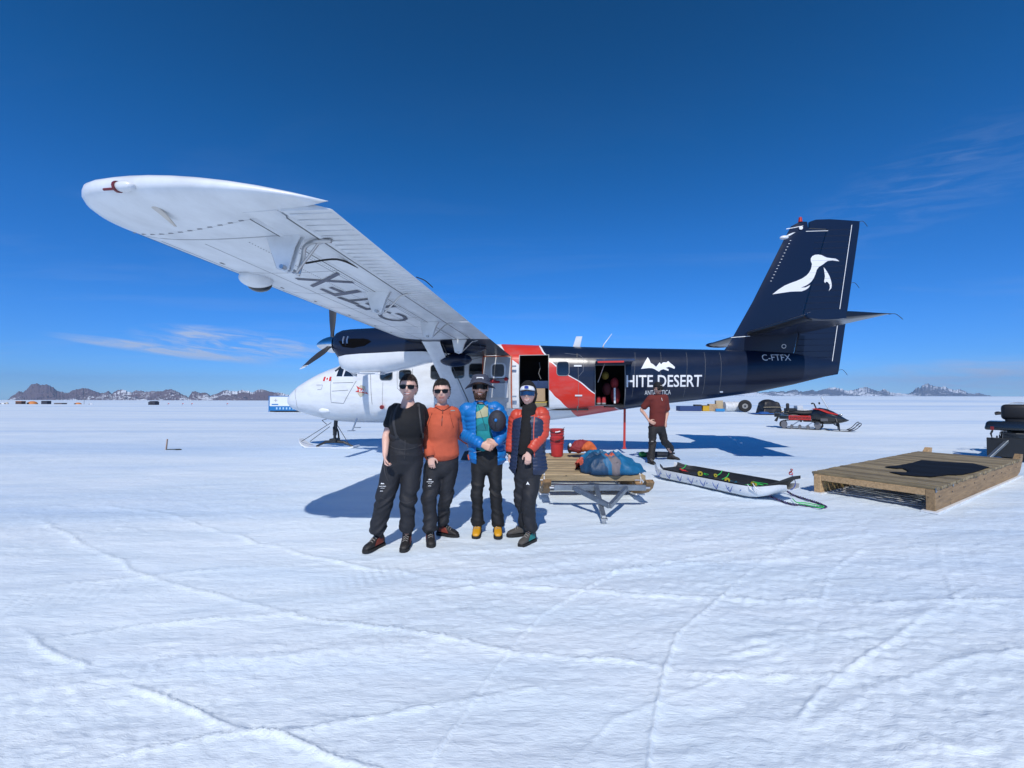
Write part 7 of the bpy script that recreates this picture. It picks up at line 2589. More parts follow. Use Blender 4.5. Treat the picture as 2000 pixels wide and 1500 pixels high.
for i_ in range(nx_ - 1):
    for j_ in range(ny_ - 1):
        a_ = i_ * ny_ + j_
        F.append((a_, a_ + ny_, a_ + ny_ + 1, a_ + 1))
        u_, v_ = uu[i_, j_], vv[i_, j_]
        k_ = 0
        wv = (vnoise(np.array([u_ * 14]), np.array([v_ * 5]), 407)[0] - .5) * .12
        if u_ < .34 + wv and v_ < -.18 + wv * 2: k_ = 1
        if .40 + wv < u_ < .60 - (v_ + .9) * .10 + wv and v_ < -.15 + wv: k_ = 3
        if .38 + wv < u_ < .54 + wv and -.30 + wv < v_ < -.02: k_ = 2
        if u_ < .09 + wv * .5 and v_ > -.7: k_ = 2
        MI.append(k_)
b.add(top_, F); b.m = MI
o = b.build('blue_parka', [PARKA, PARKD, OR2, GRL], None, smooth=True, merge=False)
if o.data.polygons[len(o.data.polygons) // 2].normal.z < 0: o.data.flip_normals()
so = o.modifiers.new('s', 'SOLIDIFY'); so.thickness = .006; so.offset = -1
tag(o, 'crumpled petrol blue parka with coral and grey lining heaped on the slatted sledge', 'parka')

# ---------------------------------------------------------------- pulk sledge: white shell, dark liner, ropes
PT0, PT1 = Vector((3.02, 8.62, 0)), Vector((4.02, 6.62, 0))
pd = (PT1 - PT0).normalized(); pw = Vector((-pd.y, pd.x, 0))   # towards the right-hand rear
PLn = (PT1 - PT0).length


def tray(L0, L1, wmax, zlow, hwall, nose, stern, th, m_, name, parent, zoff=0.0, noselift=.2):
    b = MB()
    n = 26
    prof = []
    for i in range(n + 1):
        t = i / n
        s = L0 + (L1 - L0) * t
        lift = noselift * smooth01((t - .80) / .20) ** 1.3 + .05 * smooth01((.07 - t) / .07)
        wk = min(1.0, .60 + .40 * smooth01(t / .12)) * (1 - nose * smooth01((t - .72) / .28) ** 1.5)
        hw = wmax * wk / 2
        hh = hwall * (1 - .55 * smooth01((t - .80) / .20))
        prof.append((s, hw, zlow + lift, hh))
    def cross(s, hw, z, hh, inset):
        c = PT0 + pd * s
        hw = max(hw - inset, .01)
        pts = [(-hw * 1.0, hh), (-hw * .985, hh * .6), (-hw * .93, hh * .25), (-hw * .80, hh * .05 + inset), (-hw * .4, inset), (0, inset), (hw * .4, inset), (hw * .80, hh * .05 + inset), (hw * .93, hh * .25), (hw * .985, hh * .6), (hw * 1.0, hh)]
        return [c + pw * a + Vector((0, 0, z + q + zoff)) for a, q in pts]
    R_ = []
    for p in prof:
        o_ = cross(*p, 0); i_ = cross(*p, th)
        R_.append(o_ + [o_[-1] + Vector((0, 0, .006))] + i_[::-1] + [o_[0] + Vector((0, 0, .006))])
    b.loft(R_)
    return b.build(name, m_, parent, smooth=True, autos=50)


PU = empty('pulk_sledge', (0, 0, 0), 0, 'white plastic pulk sledge with curled bow and blue lashing beside the large wooden deck', 'sledge')
hull = tray(-.08, PLn + .16, .86, .015, .175, .62, .2, .012, mat('white_hull_plastic', (.70, .73, .76), .3, var=.12, vscale=5, coat=.3), 'hull', PU, noselift=.17)
for k in range(3):
    b = MB()
    for sd_ in (-1,):
        c = PT0 + pd * (PLn * .83 + k * .085)
        b.tube([c + pw * sd_ * .375 + Vector((0, 0, .19 + .03 * k)), c + pw * sd_ * .385 + pd * .05 + Vector((0, 0, .13 + .03 * k)), c + pw * sd_ * .33 + pd * .13 + Vector((0, 0, .06 + .035 * k))], [.007, .011, .005], 8)
    b.build('bow_pleat', mat('white_hull_plastic', (.70, .73, .76), .3), hull, smooth=True)
BLC = mat('blue_cord', (.02, .06, .35), .7)
for k in range(14):
    s = .12 + k * (PLn * .72) / 13
    c = PT0 + pd * s
    b = MB(); j = (-1) ** k * .03
    b.tube([c - pw * .424 + Vector((0, 0, .165)), c - pw * .424 + pd * j + Vector((0, 0, .10)), c - pw * .405 + pd * j * 2 + Vector((0, 0, .055))], .0045, 5)
    b.build('lashing_cord', BLC, hull)
b = MB()
for k in range(9):
    c = PT0 + pd * (.25 + k * PLn * .09) - pw * .424 + Vector((0, 0, .12))
    b.ell(c, (.012, .012, .009), 8, 6)
b.build('rivet_washer', mat('blue_washer', (.05, .12, .32), .5), hull, kind='stuff')
LN = empty('dark_pulk_liner', (0, 0, 0), 0, 'dark grey pulk liner with pointed bow nested inside the white pulk', 'sledge')
LINM = mat('dark_liner_plastic', (.022, .024, .027), .5, var=.25, vscale=3, bump=.1)
lin = tray(.03, PLn + .26, .78, .115, .09, .97, .2, .010, LINM, 'liner_hull', LN, noselift=.25)
RP = mat('red_cord', (.55, .03, .03), .7); GP = mat('green_cord', (.03, .55, .10), .7); BP = mat('teal_cord', (.01, .12, .22), .7); YB = mat('olive_yellow_buoy', (.40, .36, .03), .6)


def on_liner(s, w, z=.14): return PT0 + pd * s + pw * w + Vector((0, 0, z))


def squiggle(name, m_, s, w, n, amp, r, seed, parent, z0=.145, zamp=.04):
    rn_ = random.Random(seed)
    P = [on_liner(s + rn_.uniform(-amp, amp), w + rn_.uniform(-amp * .6, amp * .6), z0 + rn_.uniform(0, zamp)) for _ in range(n)]
    b = MB(); b.tube(catmull(P, 6), r, 6); return b.build(name, m_, parent, smooth=True)


squiggle('red_rope', RP, .34, .03, 6, .12, .009, 1, lin)
squiggle('red_rope', RP, .30, .18, 5, .12, .006, 2, lin, .10)
squiggle('green_rope', GP, .86, .03, 6, .08, .005, 3, lin)
squiggle('green_rope', GP, 1.62, .02, 9, .12, .005, 4, lin, .10)
squiggle('green_rope', GP, 1.92, -.06, 6, .12, .005, 5, lin, .17)
squiggle('teal_rope', BP, 1.45, .0, 14, .20, .010, 6, lin, .09)
squiggle('red_rope', RP, PLn + .15, .0, 9, .05, .006, 7, lin, .40, .08)
for s, w in ((1.0, .27), (1.25, .12), (.25, .22)):
    b = MB(); P = [on_liner(s, w, .24), on_liner(s + .02, w - .08, .19), on_liner(s - .02, w - .15, .145)]; b.tube(catmull(P, 4), .007, 5); b.build('green_rope', GP, lin)
for s, w, r in ((.74, .02, .045), (.98, .12, .03), (1.38, -.10, .045), (1.78, .0, .045)):
    b = MB(); c = on_liner(s, w, .16); b.cyl(c - Vector((0, .012, 0)), c + Vector((0, .012, 0)), r, n=18); b.cyl(c - Vector((0, .014, 0)), c + Vector((0, .014, 0)), r * .35, n=12, mi=1); b.build('float_disc', [YB, BLACK], lin)
b = MB()
for w_ in (-.10, .06):
    b.tube([on_liner(PLn * .86, w_, .135), on_liner(PLn * .98, w_, .235)], .012, 4, flat=.2)
b.build('liner_sticker', mat('grey_print', (.35, .36, .38), .5), lin)
# tow traces: two braided lines meeting on the snow
PUR = mat('violet_braid', (.07, .05, .16), .7)
for k, (lab, px) in enumerate((('twisted violet tow rope on the near side of the pulk bow', [(1492, 958, .14), (1503, 968, .05), (1520, 976, .02), (1545, 984, .015), (1580, 989, .015), (1612, 991, .015)]), ('twisted violet tow rope on the far side of the pulk bow', [(1530, 944, .24), (1534, 955, .08), (1548, 966, .02), (1575, 975, .02), (1600, 983, .02), (1614, 990, .02)]))):
    P = catmull([gnd(u, v, z) for u, v, z in px], 14)
    R_ = random.Random(k)
    root = None
    for j in range(3):
        b = MB()
        Qs = []
        for i, p in enumerate(P):
            a = i * .9 + j * 2.1
            Qs.append(p + Vector((math.cos(a) * .011, 0, math.sin(a) * .011)))
        b.tube(Qs, .007, 5)
        if root is None: root = b.build('tow_rope', PUR, None)
        else: b.build('strand', PUR if j == 1 else mat('black_braid', (.01, .01, .012), .7), root)
    tag(root, lab, 'rope')
b = MB(); b.tube(catmull([gnd(u, v, .03) for u, v in ((1548, 974), (1556, 981), (1572, 982), (1590, 985), (1609, 989), (1600, 991), (1580, 987), (1560, 984))], 6), .007, 5)
o = b.build('green_tow_cord', GP, None); tag(o, 'bright green cord lying along the pulk tow ropes on the snow', 'cord')
b = MB(); b.tube(catmull([at(1545, 925, 6.6), at(1553, 940, 6.5), at(1551, 952, 6.45), at(1541, 958, 6.45)], 5), .005, 5); b.build('bow_cord', BLC, lin)

# ---------------------------------------------------------------- large wooden deck sledge on the right
A_ = Vector((4.85, 7.17, 0)); B_ = Vector((5.65, 5.93, 0))
ab = (B_ - A_).normalized(); al = Vector((-ab.y, ab.x, 0))
if al.x < 0: al = -al
LW = (B_ - A_).length; LL = 5.0; TZ = .34
S2 = empty('deck_sledge', (A_.x, A_.y, 0), math.atan2(al.y, al.x), 'large weathered wooden deck sledge with a black tarpaulin patch on the right', 'sledge')
# local frame: x along the long side, -y across towards the camera
nl = 34; pw_ = LL / nl
for k in range(nl):
    b = MB(); b.box((0, 0, 0), (pw_ - .030, LW + .03, .036))
    o = b.build('deck_plank', WEATH, S2, bevel=.004)
    o.location = ((k + .5) * pw_, -LW / 2 + rndp.uniform(-.010, .010), TZ - .02 + rndp.uniform(-.003, .003))
    o.rotation_euler = (0, 0, rndp.uniform(-.003, .003))
for yy, nm in ((-.06, 'far_beam'), (-LW + .06, 'near_beam')):
    b = MB()
    poly = [(0.0, .02), (LL - .1, .02), (LL + .12, .07), (LL + .26, .16), (LL + .42, .30), (LL + .46, .40), (LL + .34, .41), (LL + .18, .33), (LL + .05, TZ - .04), (0, TZ - .04)]
    b.prism(poly, 'y', yy - .05, yy + .05)
    bm_ = b.build('runner_beam', LARCH, S2, bevel=.005)
    b = MB(); b.box((LL / 2 - .02, yy, .008), (LL + .1, .17, .022)); b.build('runner_sole', HDPE, bm_)
    b = MB()
    for x in np.linspace(.15, LL - .2, 9):
        b.cyl((x, yy - .056, .20), (x, yy + .056, .20), .010, n=8)
    b.build('bolt', STEEL_D, bm_)
    for x in (.0, .75):
        b = MB(); b.box((x + .02, yy - .056 if yy < -.5 else yy + .056, TZ - .04), (.05, .006, .06)); b.build('corner_plate', GALV, bm_)
for x in (.0, LL * .5, LL - .12):
    b = MB(); b.box((x + .03, -LW / 2, TZ - .085), (.05, LW - .22, .09)); b.build('cross_beam', LARCH, S2, bevel=.004)
for k in range(8):
    b = MB(); x = .10 + k * .10
    b.tube([(x, -.115, TZ - .05), (x + .03, -.118, .12), (x + .07, -.13, .015)], .0055, 5); b.build('lashing', mat('yellowish_cord', (.42, .34, .14), .8), S2)
for k in range(5):
    b = MB(); b.tube(catmull([(x_, y_, .02 + rndp.uniform(0, .01)) for x_, y_ in ((.12 + k * .16, -.15), (.2 + k * .17, -.5), (.15 + k * .16, -.9), (.25 + k * .17, -1.28))], 5), .006, 5); b.build('deck_lashing', mat('white_cord', (.6, .6, .6), .8), S2)
# tarpaulin patch with a torn edge
TARP = mat('black_tarpaulin', (.006, .008, .012), .85, spec=.2, bump=.5, bscale=9)
px_t = [(1729, 912), (1770, 907), (1800, 899), (1850, 902), (1900, 905), (1932, 912), (1905, 921), (1880, 927), (1850, 927), (1820, 931), (1790, 930), (1760, 927), (1737, 922), (1752, 922), (1770, 922), (1773, 919), (1764, 915), (1745, 914)]
Mi = Matrix.Rotation(-math.atan2(al.y, al.x), 3, 'Z')
poly = [Mi @ (gnd(u, v, TZ + .012) - Vector((A_.x, A_.y, 0))) for u, v in px_t]
bm = bmesh.new(); f = bm.faces.new([bm.verts.new((p.x, p.y, TZ + .004)) for p in poly]); bmesh.ops.triangulate(bm, faces=[f]); wrap_cut(bm, .10)
for v in bm.verts: v.co.z += .006 + .010 * noise.noise(v.co * 3) + .006
r_ = bmesh.ops.extrude_face_region(bm, geom=bm.faces[:])
for g in r_['geom']:
    if isinstance(g, bmesh.types.BMVert): g.co.z -= .010
bmesh.ops.recalc_face_normals(bm, faces=bm.faces)
me = bpy.data.meshes.new('tarpaulin'); bm.to_mesh(me); bm.free(); me.shade_smooth()
o = obj_from_mesh('tarpaulin', me, TARP, None); o.location = S2.location; o.rotation_euler = S2.rotation_euler
tag(o, 'flat black tarpaulin with a torn notch lying on the large wooden deck', 'tarpaulin')

# ---------------------------------------------------------------- snowmobiles


def snowmobile(loc, rz, body_m, accent, label, group, sc=1.0, box=False, text=True):
    """local: +x forward, z up; about 3.1 m long"""
    T = empty('snowmobile', loc, rz, label, 'snowmobile', group)
    T.scale = (sc, sc, sc) if box else (sc * .90, sc, sc * 1.22)
    Rm = BLACK
    # track loop with lugs
    b = MB()
    loop = []
    for t in np.linspace(0, 1, 40, endpoint=False):
        a = t * 2 * PI
        cx_, sx_ = math.cos(a), math.sin(a)
        x = -.45 + math.copysign(abs(cx_) ** .55, cx_) * .92
        z = .21 + math.copysign(abs(sx_) ** .8, sx_) * .18
        loop.append((x, z))
    w = .26
    rings = [[Vector((x, -w, z)), Vector((x, w, z)), Vector((-.45 + (x + .45) * .955, w, .21 + (z - .21) * .86)), Vector((-.45 + (x + .45) * .955, -w, .21 + (z - .21) * .86))] for x, z in loop]
    b.loft(rings + [rings[0]], cap=False)
    tr = b.build('track', mat('track_rubber', (.015, .015, .016), .8), T)
    b = MB()
    for i in range(0, 40):
        x, z = loop[i]; d = Vector((x + .45, 0, (z - .21) * 3)).normalized()
        b.box(Vector((x, 0, z)) + d * .012, (.02, w * 1.9, .03), Matrix.Rotation(-math.atan2(d.z, d.x), 3, 'Y'))
    b.build('track_lug', mat('track_rubber', (.015, .015, .016), .8), tr, kind='stuff')
    for x in (-1.18, -.85, -.5, -.15, .25):
        for sd_ in (-1, 1):
            b = MB(); r = .14 if x in (-1.18, .25) else .075
            b.cyl((x, sd_ * (w + .005), .20 if r > .1 else .12), (x, sd_ * (w - .05), .20 if r > .1 else .12), r, n=16); b.build('track_wheel', mat('wheel_grey', (.18, .18, .19), .5, metal=.5), T)
    b = MB()
    for sd_ in (-1, 1): b.bar((-1.05, sd_ * .2, .10), (.1, sd_ * .2, .10), .03, .05)
    b.bar((-.9, -.22, .12), (-.5, -.22, .36), .03, .03); b.bar((-.3, -.22, .12), (.1, -.22, .34), .03, .03); b.bar((-.9, .22, .12), (-.5, .22, .36), .03, .03)
    b.build('slide_rail', METAL, T)
    # tunnel, seat, rack
    b = MB(); b.box((-.62, 0, .48), (1.55, .46, .14)); b.build('tunnel', body_m, T, bevel=.02, segs=2)
    for sd_ in (-1, 1):
        b = MB(); b.box((-.50, sd_ * .238, .47), (.95, .012, .17)); sp_ = b.build('side_panel', accent if text else body_m, T, bevel=.004)
        if text:
            bm = text_mesh('EXPEDITION', .03)
            for vx in bm.verts:
                s_, t_ = vx.co.x, vx.co.y
                vx.co = Vector((-.92 + s_ * .84 if sd_ < 0 else -.08 - s_ * .84, sd_ * .2455, .43 + t_ * .08))
            me = bpy.data.meshes.new('panel_lettering'); bm.to_mesh(me); bm.free(); obj_from_mesh('panel_lettering', me, mat('panel_dark_print', (.03, .01, .01), .6), sp_)
    b = MB()
    ell_tube(b, [(Vector((-1.05, 0, .62)), .13, .06), (Vector((-.7, 0, .66)), .17, .09), (Vector((-.3, 0, .64)), .16, .10), (Vector((.12, 0, .68)), .12, .10), (Vector((.25, 0, .72)), .08, .07)], side=(0, 1, 0), n=16, step=.04)
    b.build('seat', mat('seat_vinyl', (.012, .012, .014), .55, bump=.2), T, smooth=True)
    b = MB(); b.box((-1.02, 0, .86), (.15, .36, .30)); b.build('backrest', mat('seat_vinyl', (.012, .012, .014), .55), T, bevel=.05, segs=3, smooth=True)
    b = MB(); b.tube([(-1.0, -.14, .60), (-1.05, -.14, .82)], .015, 6); b.tube([(-1.0, .14, .60), (-1.05, .14, .82)], .015, 6)
    b.tube([(-1.0, -.22, .62), (-1.62, -.24, .62), (-1.66, 0, .62), (-1.62, .24, .62), (-1.0, .22, .62)], .014, 6); b.tube([(-1.25, -.23, .62), (-1.25, .23, .62)], .012, 6); b.tube([(-1.45, -.23, .62), (-1.45, .23, .62)], .012, 6)
    b.build('cargo_rack', STEEL_D, T)
    b = MB(); b.prism([(-1.62, .34), (-1.40, .60), (-1.36, .60), (-1.50, .30)], 'y', -.24, .24); b.build('snow_flap', Rm, T)
    b = MB(); b.box((-1.50, 0, .56), (.24, .42, .16)); b.build('rear_box', body_m, T, bevel=.03, segs=2)
    # hood: lofted shell to a sharp nose
    b = MB()
    HS = [(.02, .14, .30, .66), (.15, .22, .27, .80), (.40, .31, .25, .86), (.70, .33, .25, .82), (.98, .30, .27, .72), (1.22, .24, .31, .60), (1.42, .15, .36, .49), (1.52, .05, .40, .44)]
    rings = []
    for x, hw, zl, zt__ in HS:
        zc = (zl + zt__) / 2
        rings.append([Vector((x - (.06 if math.sin(a) > .5 else 0), math.copysign(abs(math.cos(a)) ** .7, math.cos(a)) * hw, zc + math.copysign(abs(math.sin(a)) ** .85, math.sin(a)) * (zt__ - zl) / 2)) for a in [2 * PI * k / 20 for k in range(20)]])
    hood_ = b.loft(rings).build('hood', body_m, T, smooth=True, autos=40)
    for sd_ in (-1, 1):
        b = MB()
        V = [Vector((x, sd_ * yy_, z)) for x, yy_, z in ((.02, .20, .80), (.30, .29, .78), (.66, .335, .66), (1.06, .295, .60), (1.08, .292, .63), (.80, .322, .71), (.45, .30, .80), (.20, .25, .83))]
        b.add(V + [p + Vector((0, sd_ * .014, .004)) for p in V], [tuple(range(8)), tuple(range(15, 7, -1))] + [(i, (i + 1) % 8, 8 + (i + 1) % 8, 8 + i) for i in range(8)])
        b.build('hood_flash', accent, hood_)
        b = MB(); b.ell((1.20, sd_ * .13, .60), (.08, .07, .035), 12, 6); b.build('headlight', mat('headlight_lens', (.35, .37, .40), .1, coat=.8), hood_, smooth=True)
        b = MB(); b.box((.52, sd_ * .335, .42), (.30, .012, .10)); b.build('side_vent', mat('vent_grey', (.10, .10, .11), .6), hood_, bevel=.004)
        # skis and suspension
        b = MB()
        yk = sd_ * .44
        rings = []
        for x, z in ((.55, .06), (.75, .025), (1.45, .025), (1.66, .06), (1.82, .15), (1.88, .24)):
            rings.append([Vector((x, yk - .06, z)), Vector((x, yk + .06, z)), Vector((x, yk + .05, z + .02)), Vector((x, yk - .05, z + .02))])
        sk_ = b.loft(rings).build('ski', Rm, T)
        b = MB(); b.tube(catmull([(1.46, yk, .05), (1.66, yk, .14), (1.84, yk, .30), (1.93, yk, .34), (1.95, yk, .28), (1.86, yk, .20)], 5), .016, 6); b.build('ski_loop', Rm, sk_, smooth=True)
        b = MB(); b.tube([(1.12, yk, .05), (1.10, yk, .28), (1.02, sd_ * .26, .40)], .025, 8); b.tube([(1.10, yk, .18), (.85, sd_ * .22, .30)], .018, 6); b.tube([(1.08, yk - sd_ * .05, .20), (.95, sd_ * .24, .56)], .032, 8)
        b.build('front_suspension', STEEL_D, T)
    # windshield, handlebar, mirrors
    b = MB(); V = []
    for q in range(5):
        t = q / 4
        for k in range(9):
            a = -1.0 + 2.0 * k / 8
            V.append(Vector((.62 - t * .30 + math.cos(a) * .16, math.sin(a) * (.28 - .08 * t), .80 + t * .50 - abs(a) ** 2 * .05 * t)))
    b.add(V, [(q * 9 + k, q * 9 + k + 1, (q + 1) * 9 + k + 1, (q + 1) * 9 + k) for q in range(4) for k in range(8)])
    b.build('windscreen', mat('clear_screen', (.75, .82, .86), .05, alpha=.5, coat=.6), T, smooth=True)
    b = MB(); b.tube(V[0:37:9] + V[37:44] + V[44:7:-9] + [V[8]], .008, 5); b.build('screen_edge', mat('screen_rim', (.5, .52, .54), .3), T)
    b = MB(); b.tube([(.22, 0, .80), (.12, 0, 1.0)], .03, 8); b.tube([(.02, -.36, 1.0), (.10, -.2, 1.02), (.12, 0, 1.0), (.10, .2, 1.02), (.02, .36, 1.0)], .016, 8)
    for sd_ in (-1, 1): b.tube([(.02, sd_ * .38, 1.0), (.06, sd_ * .24, 1.02)], .024, 8); b.ell((.34, sd_ * .34, 1.02), (.03, .07, .045), 10, 6)
    b.build('handlebar', Rm, T)
    b = MB(); b.box((-.45, 0, .33), (.1, .80, .02)); b.box((.0, .0, .34), (.7, .76, .02)); b.build('footboard', Rm, T, bevel=.004)
    if box:
        b = MB(); b.box((-1.30, 0, .78), (.62, .98, .20), taper=.92); bx = b.build('rear_trunk', body_m, T, bevel=.05, segs=3, smooth=True)
        b = MB(); b.box((-1.02, 0, 1.08), (.20, .48, .36)); b.build('passenger_backrest', mat('seat_vinyl', (.012, .012, .014), .55), T, bevel=.08, segs=3, smooth=True)
        b = MB(); b.tube([(-1.5, -.36, .66), (-1.62, -.38, .60), (-1.64, -.36, .50), (-1.6, 0, .48), (-1.64, .36, .50), (-1.62, .38, .60), (-1.5, .36, .66)], .018, 8); b.build('rear_bumper', STEEL_D, T)
        b = MB(); b.box((-1.62, 0, .30), (.03, .90, .42)); b.build('mud_flap', mat('flap_rubber', (.016, .018, .02), .5), T, bevel=.01)
        b = MB(); b.bar((-1.55, .10, .50), (-2.05, .42, .06), .07, .05); b.build('tow_hitch', GALV, T, bevel=.004)
        for sd_ in (-1, 1):
            b = MB(); b.box((-1.60, sd_ * .36, .72), (.03, .06, .08)); b.build('tail_lamp', mat('tail_lamp_red', (.20, .01, .01), .25, coat=.5), T, bevel=.006)
        b = MB(); b.tube([(-.9, -.2, 1.2), (-.82, -.24, 1.75)], .004, 5); b.build('flag_whip', STEEL_D, T)
    return T


BLKP = mat('black_gloss_plastic', (.010, .011, .013), .28, coat=.5)
REDP = mat('red_gloss_plastic', (.50, .028, .02), .3, coat=.4)
c = at(1585, 835, 20.3)
snowmobile((c.x, 20.3, .0), math.radians(-33), BLKP, REDP, 'black and red snowmobile with clear windscreen parked beyond the tail shadow', None, 1.0)
snowmobile((13.35, 11.7, .0), math.radians(40), mat('dark_teal_black_plastic', (.010, .013, .017), .25, coat=.6), mat('graphite_panel', (.03, .032, .036), .4), 'black snowmobile with padded passenger backrest cut off by the right edge', None, 1.08, box=True, text=False)

# ---------------------------------------------------------------- freight left far behind the aircraft
YB_ = 35.0
zb = gz(17, YB_)


def far_box(name, u, vb, w, h, d, m_, label, cat, y=YB_, group=None, lid=None):
    g = at(u, vb, y); z0 = gz(g.x, y)
    b = MB(); b.box((0, 0, h / 2), (w, d, h)); 
    if lid: b.box((0, 0, h + .02), (w + .04, d + .04, .04), mi=1)
    o = b.build(name, [m_] + ([lid] if lid else [m_]), None, bevel=.01)
    o.location = (g.x, y, z0 - .02); o.rotation_euler = (0, 0, random.uniform(-.3, .3))
    return tag(o, label, cat, group)


far_box('cardboard_box', 1391, 793, .62, .55, .5, CARD, 'brown cardboard box under the tail, left of the two tall ones', 'box')
far_box('cardboard_box', 1404, 793, .5, .82, .5, mat('cardboard_pale', (.48, .38, .24), .8), 'taller pale cardboard box beside the white drum under the tail', 'box')
far_box('yellow_case', 1376, 793, .52, .40, .5, mat('yellow_case', (.55, .33, .02), .5), 'yellow case on the snow under the tail boom', 'case', lid=mat('black_lid', (.02, .02, .02), .6))
far_box('blue_cool_box', 1406, 795, .62, .22, .4, mat('blue_plastic', (.02, .22, .50), .5), 'low blue box in front of the tall cardboard box', 'box', y=34.2)
far_box('blue_crate', 1345, 792, 1.7, .38, .8, mat('navy_crate', (.02, .05, .16), .6), 'long navy crate on the snow beneath the tail boom', 'crate')
far_box('dark_case', 1362, 792, .5, .5, .5, mat('dark_case', (.03, .03, .03), .6), 'dark case between the navy crate and the yellow case', 'case')
# white drum lying with a wheel against it
g = at(1432, 796, 34.5); z0 = gz(g.x, g.y)
b = MB(); b.cyl((-.7, 0, .36), (.55, -.1, .36), .36, .36, 24)
for x in (-.35, .1): b.cyl((x - .03, 0, .36), (x + .03, 0, .36), .385, .385, 24)
b.cyl((.55, -.1, .36), (.95, -.1, .18), .36, .10, 20)
o = b.build('white_drum', mat('white_tank_paint', (.62, .64, .66), .45, var=.2, bump=.2), None, smooth=True, autos=40); o.location = (g.x, g.y, z0); tag(o, 'white ribbed cylinder tank lying on the snow behind the loose wheel', 'tank')
b = MB(); cw = at(1455, 799, 33.6); zw = gz(cw.x, cw.y)
prof = [(.20, -.10), (.36, -.13), (.44, -.10), (.47, 0), (.44, .10), (.36, .13), (.20, .10)]
rings = [[Vector((math.cos(a) * r, t, math.sin(a) * r)) for a in [2 * PI * k / 28 for k in range(28)]] for r, t in prof]
b.loft(rings, cap=False)
o = b.build('aircraft_wheel', mat('tyre_rubber', (.018, .018, .019), .8), None, smooth=True); o.location = (cw.x, cw.y, zw + .44); o.rotation_euler = (.12, 0, -.35); tag(o, 'loose black aircraft wheel leaning on the white tank', 'wheel')
b = MB(); b.cyl((0, -.09, 0), (0, .09, 0), .205, n=24); b.build('rim', mat('rim_grey', (.35, .34, .32), .5, metal=.4), o)
b = MB(); b.cyl((0, -.13, 0), (0, -.08, 0), .07, n=14); b.build('hub', STEEL_D, o)
# covered heap with blue sheet
g = at(1502, 792, 31); z0 = gz(g.x, g.y)
b = MB()
b.box((0, 0, .45), (1.35, 1.0, .8), taper=.72); b.ell((-.1, 0, .72), (.52, .4, .30), 16, 10)
o = remesh_obj('covered_load', b, mat('black_cover_sheet', (.012, .012, .014), .5, bump=.5, bscale=8), None, .05, 2, folds(.05, 301, 2, 3)); o.location = (g.x, g.y, z0 - .02); tag(o, 'freight heap under a black cover sheet behind the snowmobile', 'covered load')
b = MB(); b.tube([(-.68, -.52, .50), (0, -.56, .52), (.68, -.52, .50)], .02, 6); b.build('tie_strap', mat('strap_tan', (.35, .3, .2), .8), o)
b = MB(); b.box((-.1, -.35, .05), (1.9, .9, .06)); b.ell((-.6, -.4, .10), (.35, .3, .08)); b.box((-.1, 0, .04), (2.2, 1.2, .04)); o = b.build('blue_sheet', mat('blue_sheet', (.02, .10, .34), .6, bump=.5, bscale=6), None, bevel=.02); o.location = (g.x, g.y, z0); tag(o, 'bright blue ground sheet under the black covered heap', 'sheet')
# crate and seat load behind the snowmobile
g = at(1556, 789, 27.5); z0 = gz(g.x, g.y)
SB = empty('freight_sledge', (g.x, g.y, z0), -.15, 'small timber freight sledge with slatted sides behind the snowmobile seat', 'sledge')
for z in (.16, .26, .36):
    for yy in (-.35, .35):
        b = MB(); b.box((0, yy, z), (1.45, .03, .075)); b.build('side_slat', mat('pale_board', (.50, .42, .30), .75), SB)
for x in (-.65, 0, .65):
    b = MB(); b.box((x, -.37, .26), (.05, .02, .34)); b.build('slat_post', mat('pale_board', (.50, .42, .30), .75), SB)
b = MB(); b.box((0, 0, .10), (1.4, .7, .05)); b.build('sledge_deck', mat('pale_board', (.50, .42, .30), .75), SB)
b = MB()
for yy in (-.3, .3): b.box((0, yy, .04), (1.7, .08, .07))
b.build('runner', mat('pale_board', (.50, .42, .30), .75), SB)


def load(name, x, w, h, m_, label, cat):
    b = MB(); b.box((0, 0, h / 2), (w, .4, h)); o = b.build(name, m_, None, bevel=.04, segs=2); o.location = (g.x + x, g.y, z0 + .14); return tag(o, label, cat)


load('grey_plastic_box', .10, .36, .62, mat('pale_grey_box', (.52, .55, .58), .5), 'pale grey box standing in the timber freight sledge', 'box')
load('black_bag', -.42, .55, .45, BLACK, 'black bag in the rear of the timber freight sledge', 'bag')
load('white_canister', .48, .4, .38, mat('white_canister', (.6, .62, .64), .5), 'white canister in the front of the timber freight sledge', 'canister')

# ---------------------------------------------------------------- container hut far left
g = at(560, 806, 72); z0 = gz(g.x, 72)
CT = empty('container_hut', (g.x + .9, 72, z0), .10, 'white and blue container hut half hidden behind the aircraft nose', 'hut')
WCONT = mat('container_white', (.72, .76, .80), .5, var=.06); BCONT = mat('container_blue', (.01, .16, .42), .5)
b = MB(); b.box((0, 0, 1.75), (6.2, 2.4, 1.55)); b.build('white_wall', WCONT, CT)
b = MB(); b.box((0, 0, .62), (6.24, 2.44, .72)); b.build('blue_band', BCONT, CT)
b = MB(); b.box((0, 0, .16), (6.0, 2.2, .2)); b.build('skid_base', STEEL_D, CT)
b = MB(); b.box((0, -1.19, 2.56), (6.26, .1, .10)); b.box((-3.09, -1.21, 1.3), (.14, .08, 2.5)); b.box((-3.12, 0, 2.56), (.12, 2.5, .10)); b.build('frame', BCONT, CT)
for k in range(9):
    b = MB(); b.box((-1.9 + k * .5, -1.25, .62), (.22, .05, .34)); b.build('vent_panel', mat('pale_blue_vent', (.35, .55, .75), .5), CT)
b = MB(); b.box((-2.1, -1.215, 1.9), (.08, .02, .5)); b.box((-2.1, -1.217, 1.9), (.5, .02, .08)); b.build('cross_mark', mat('grey_print', (.35, .36, .38), .5), CT)
b = MB(); b.box((-2.2, -1.215, 1.25), (1.0, .02, .16)); b.build('blue_print', BCONT, CT)

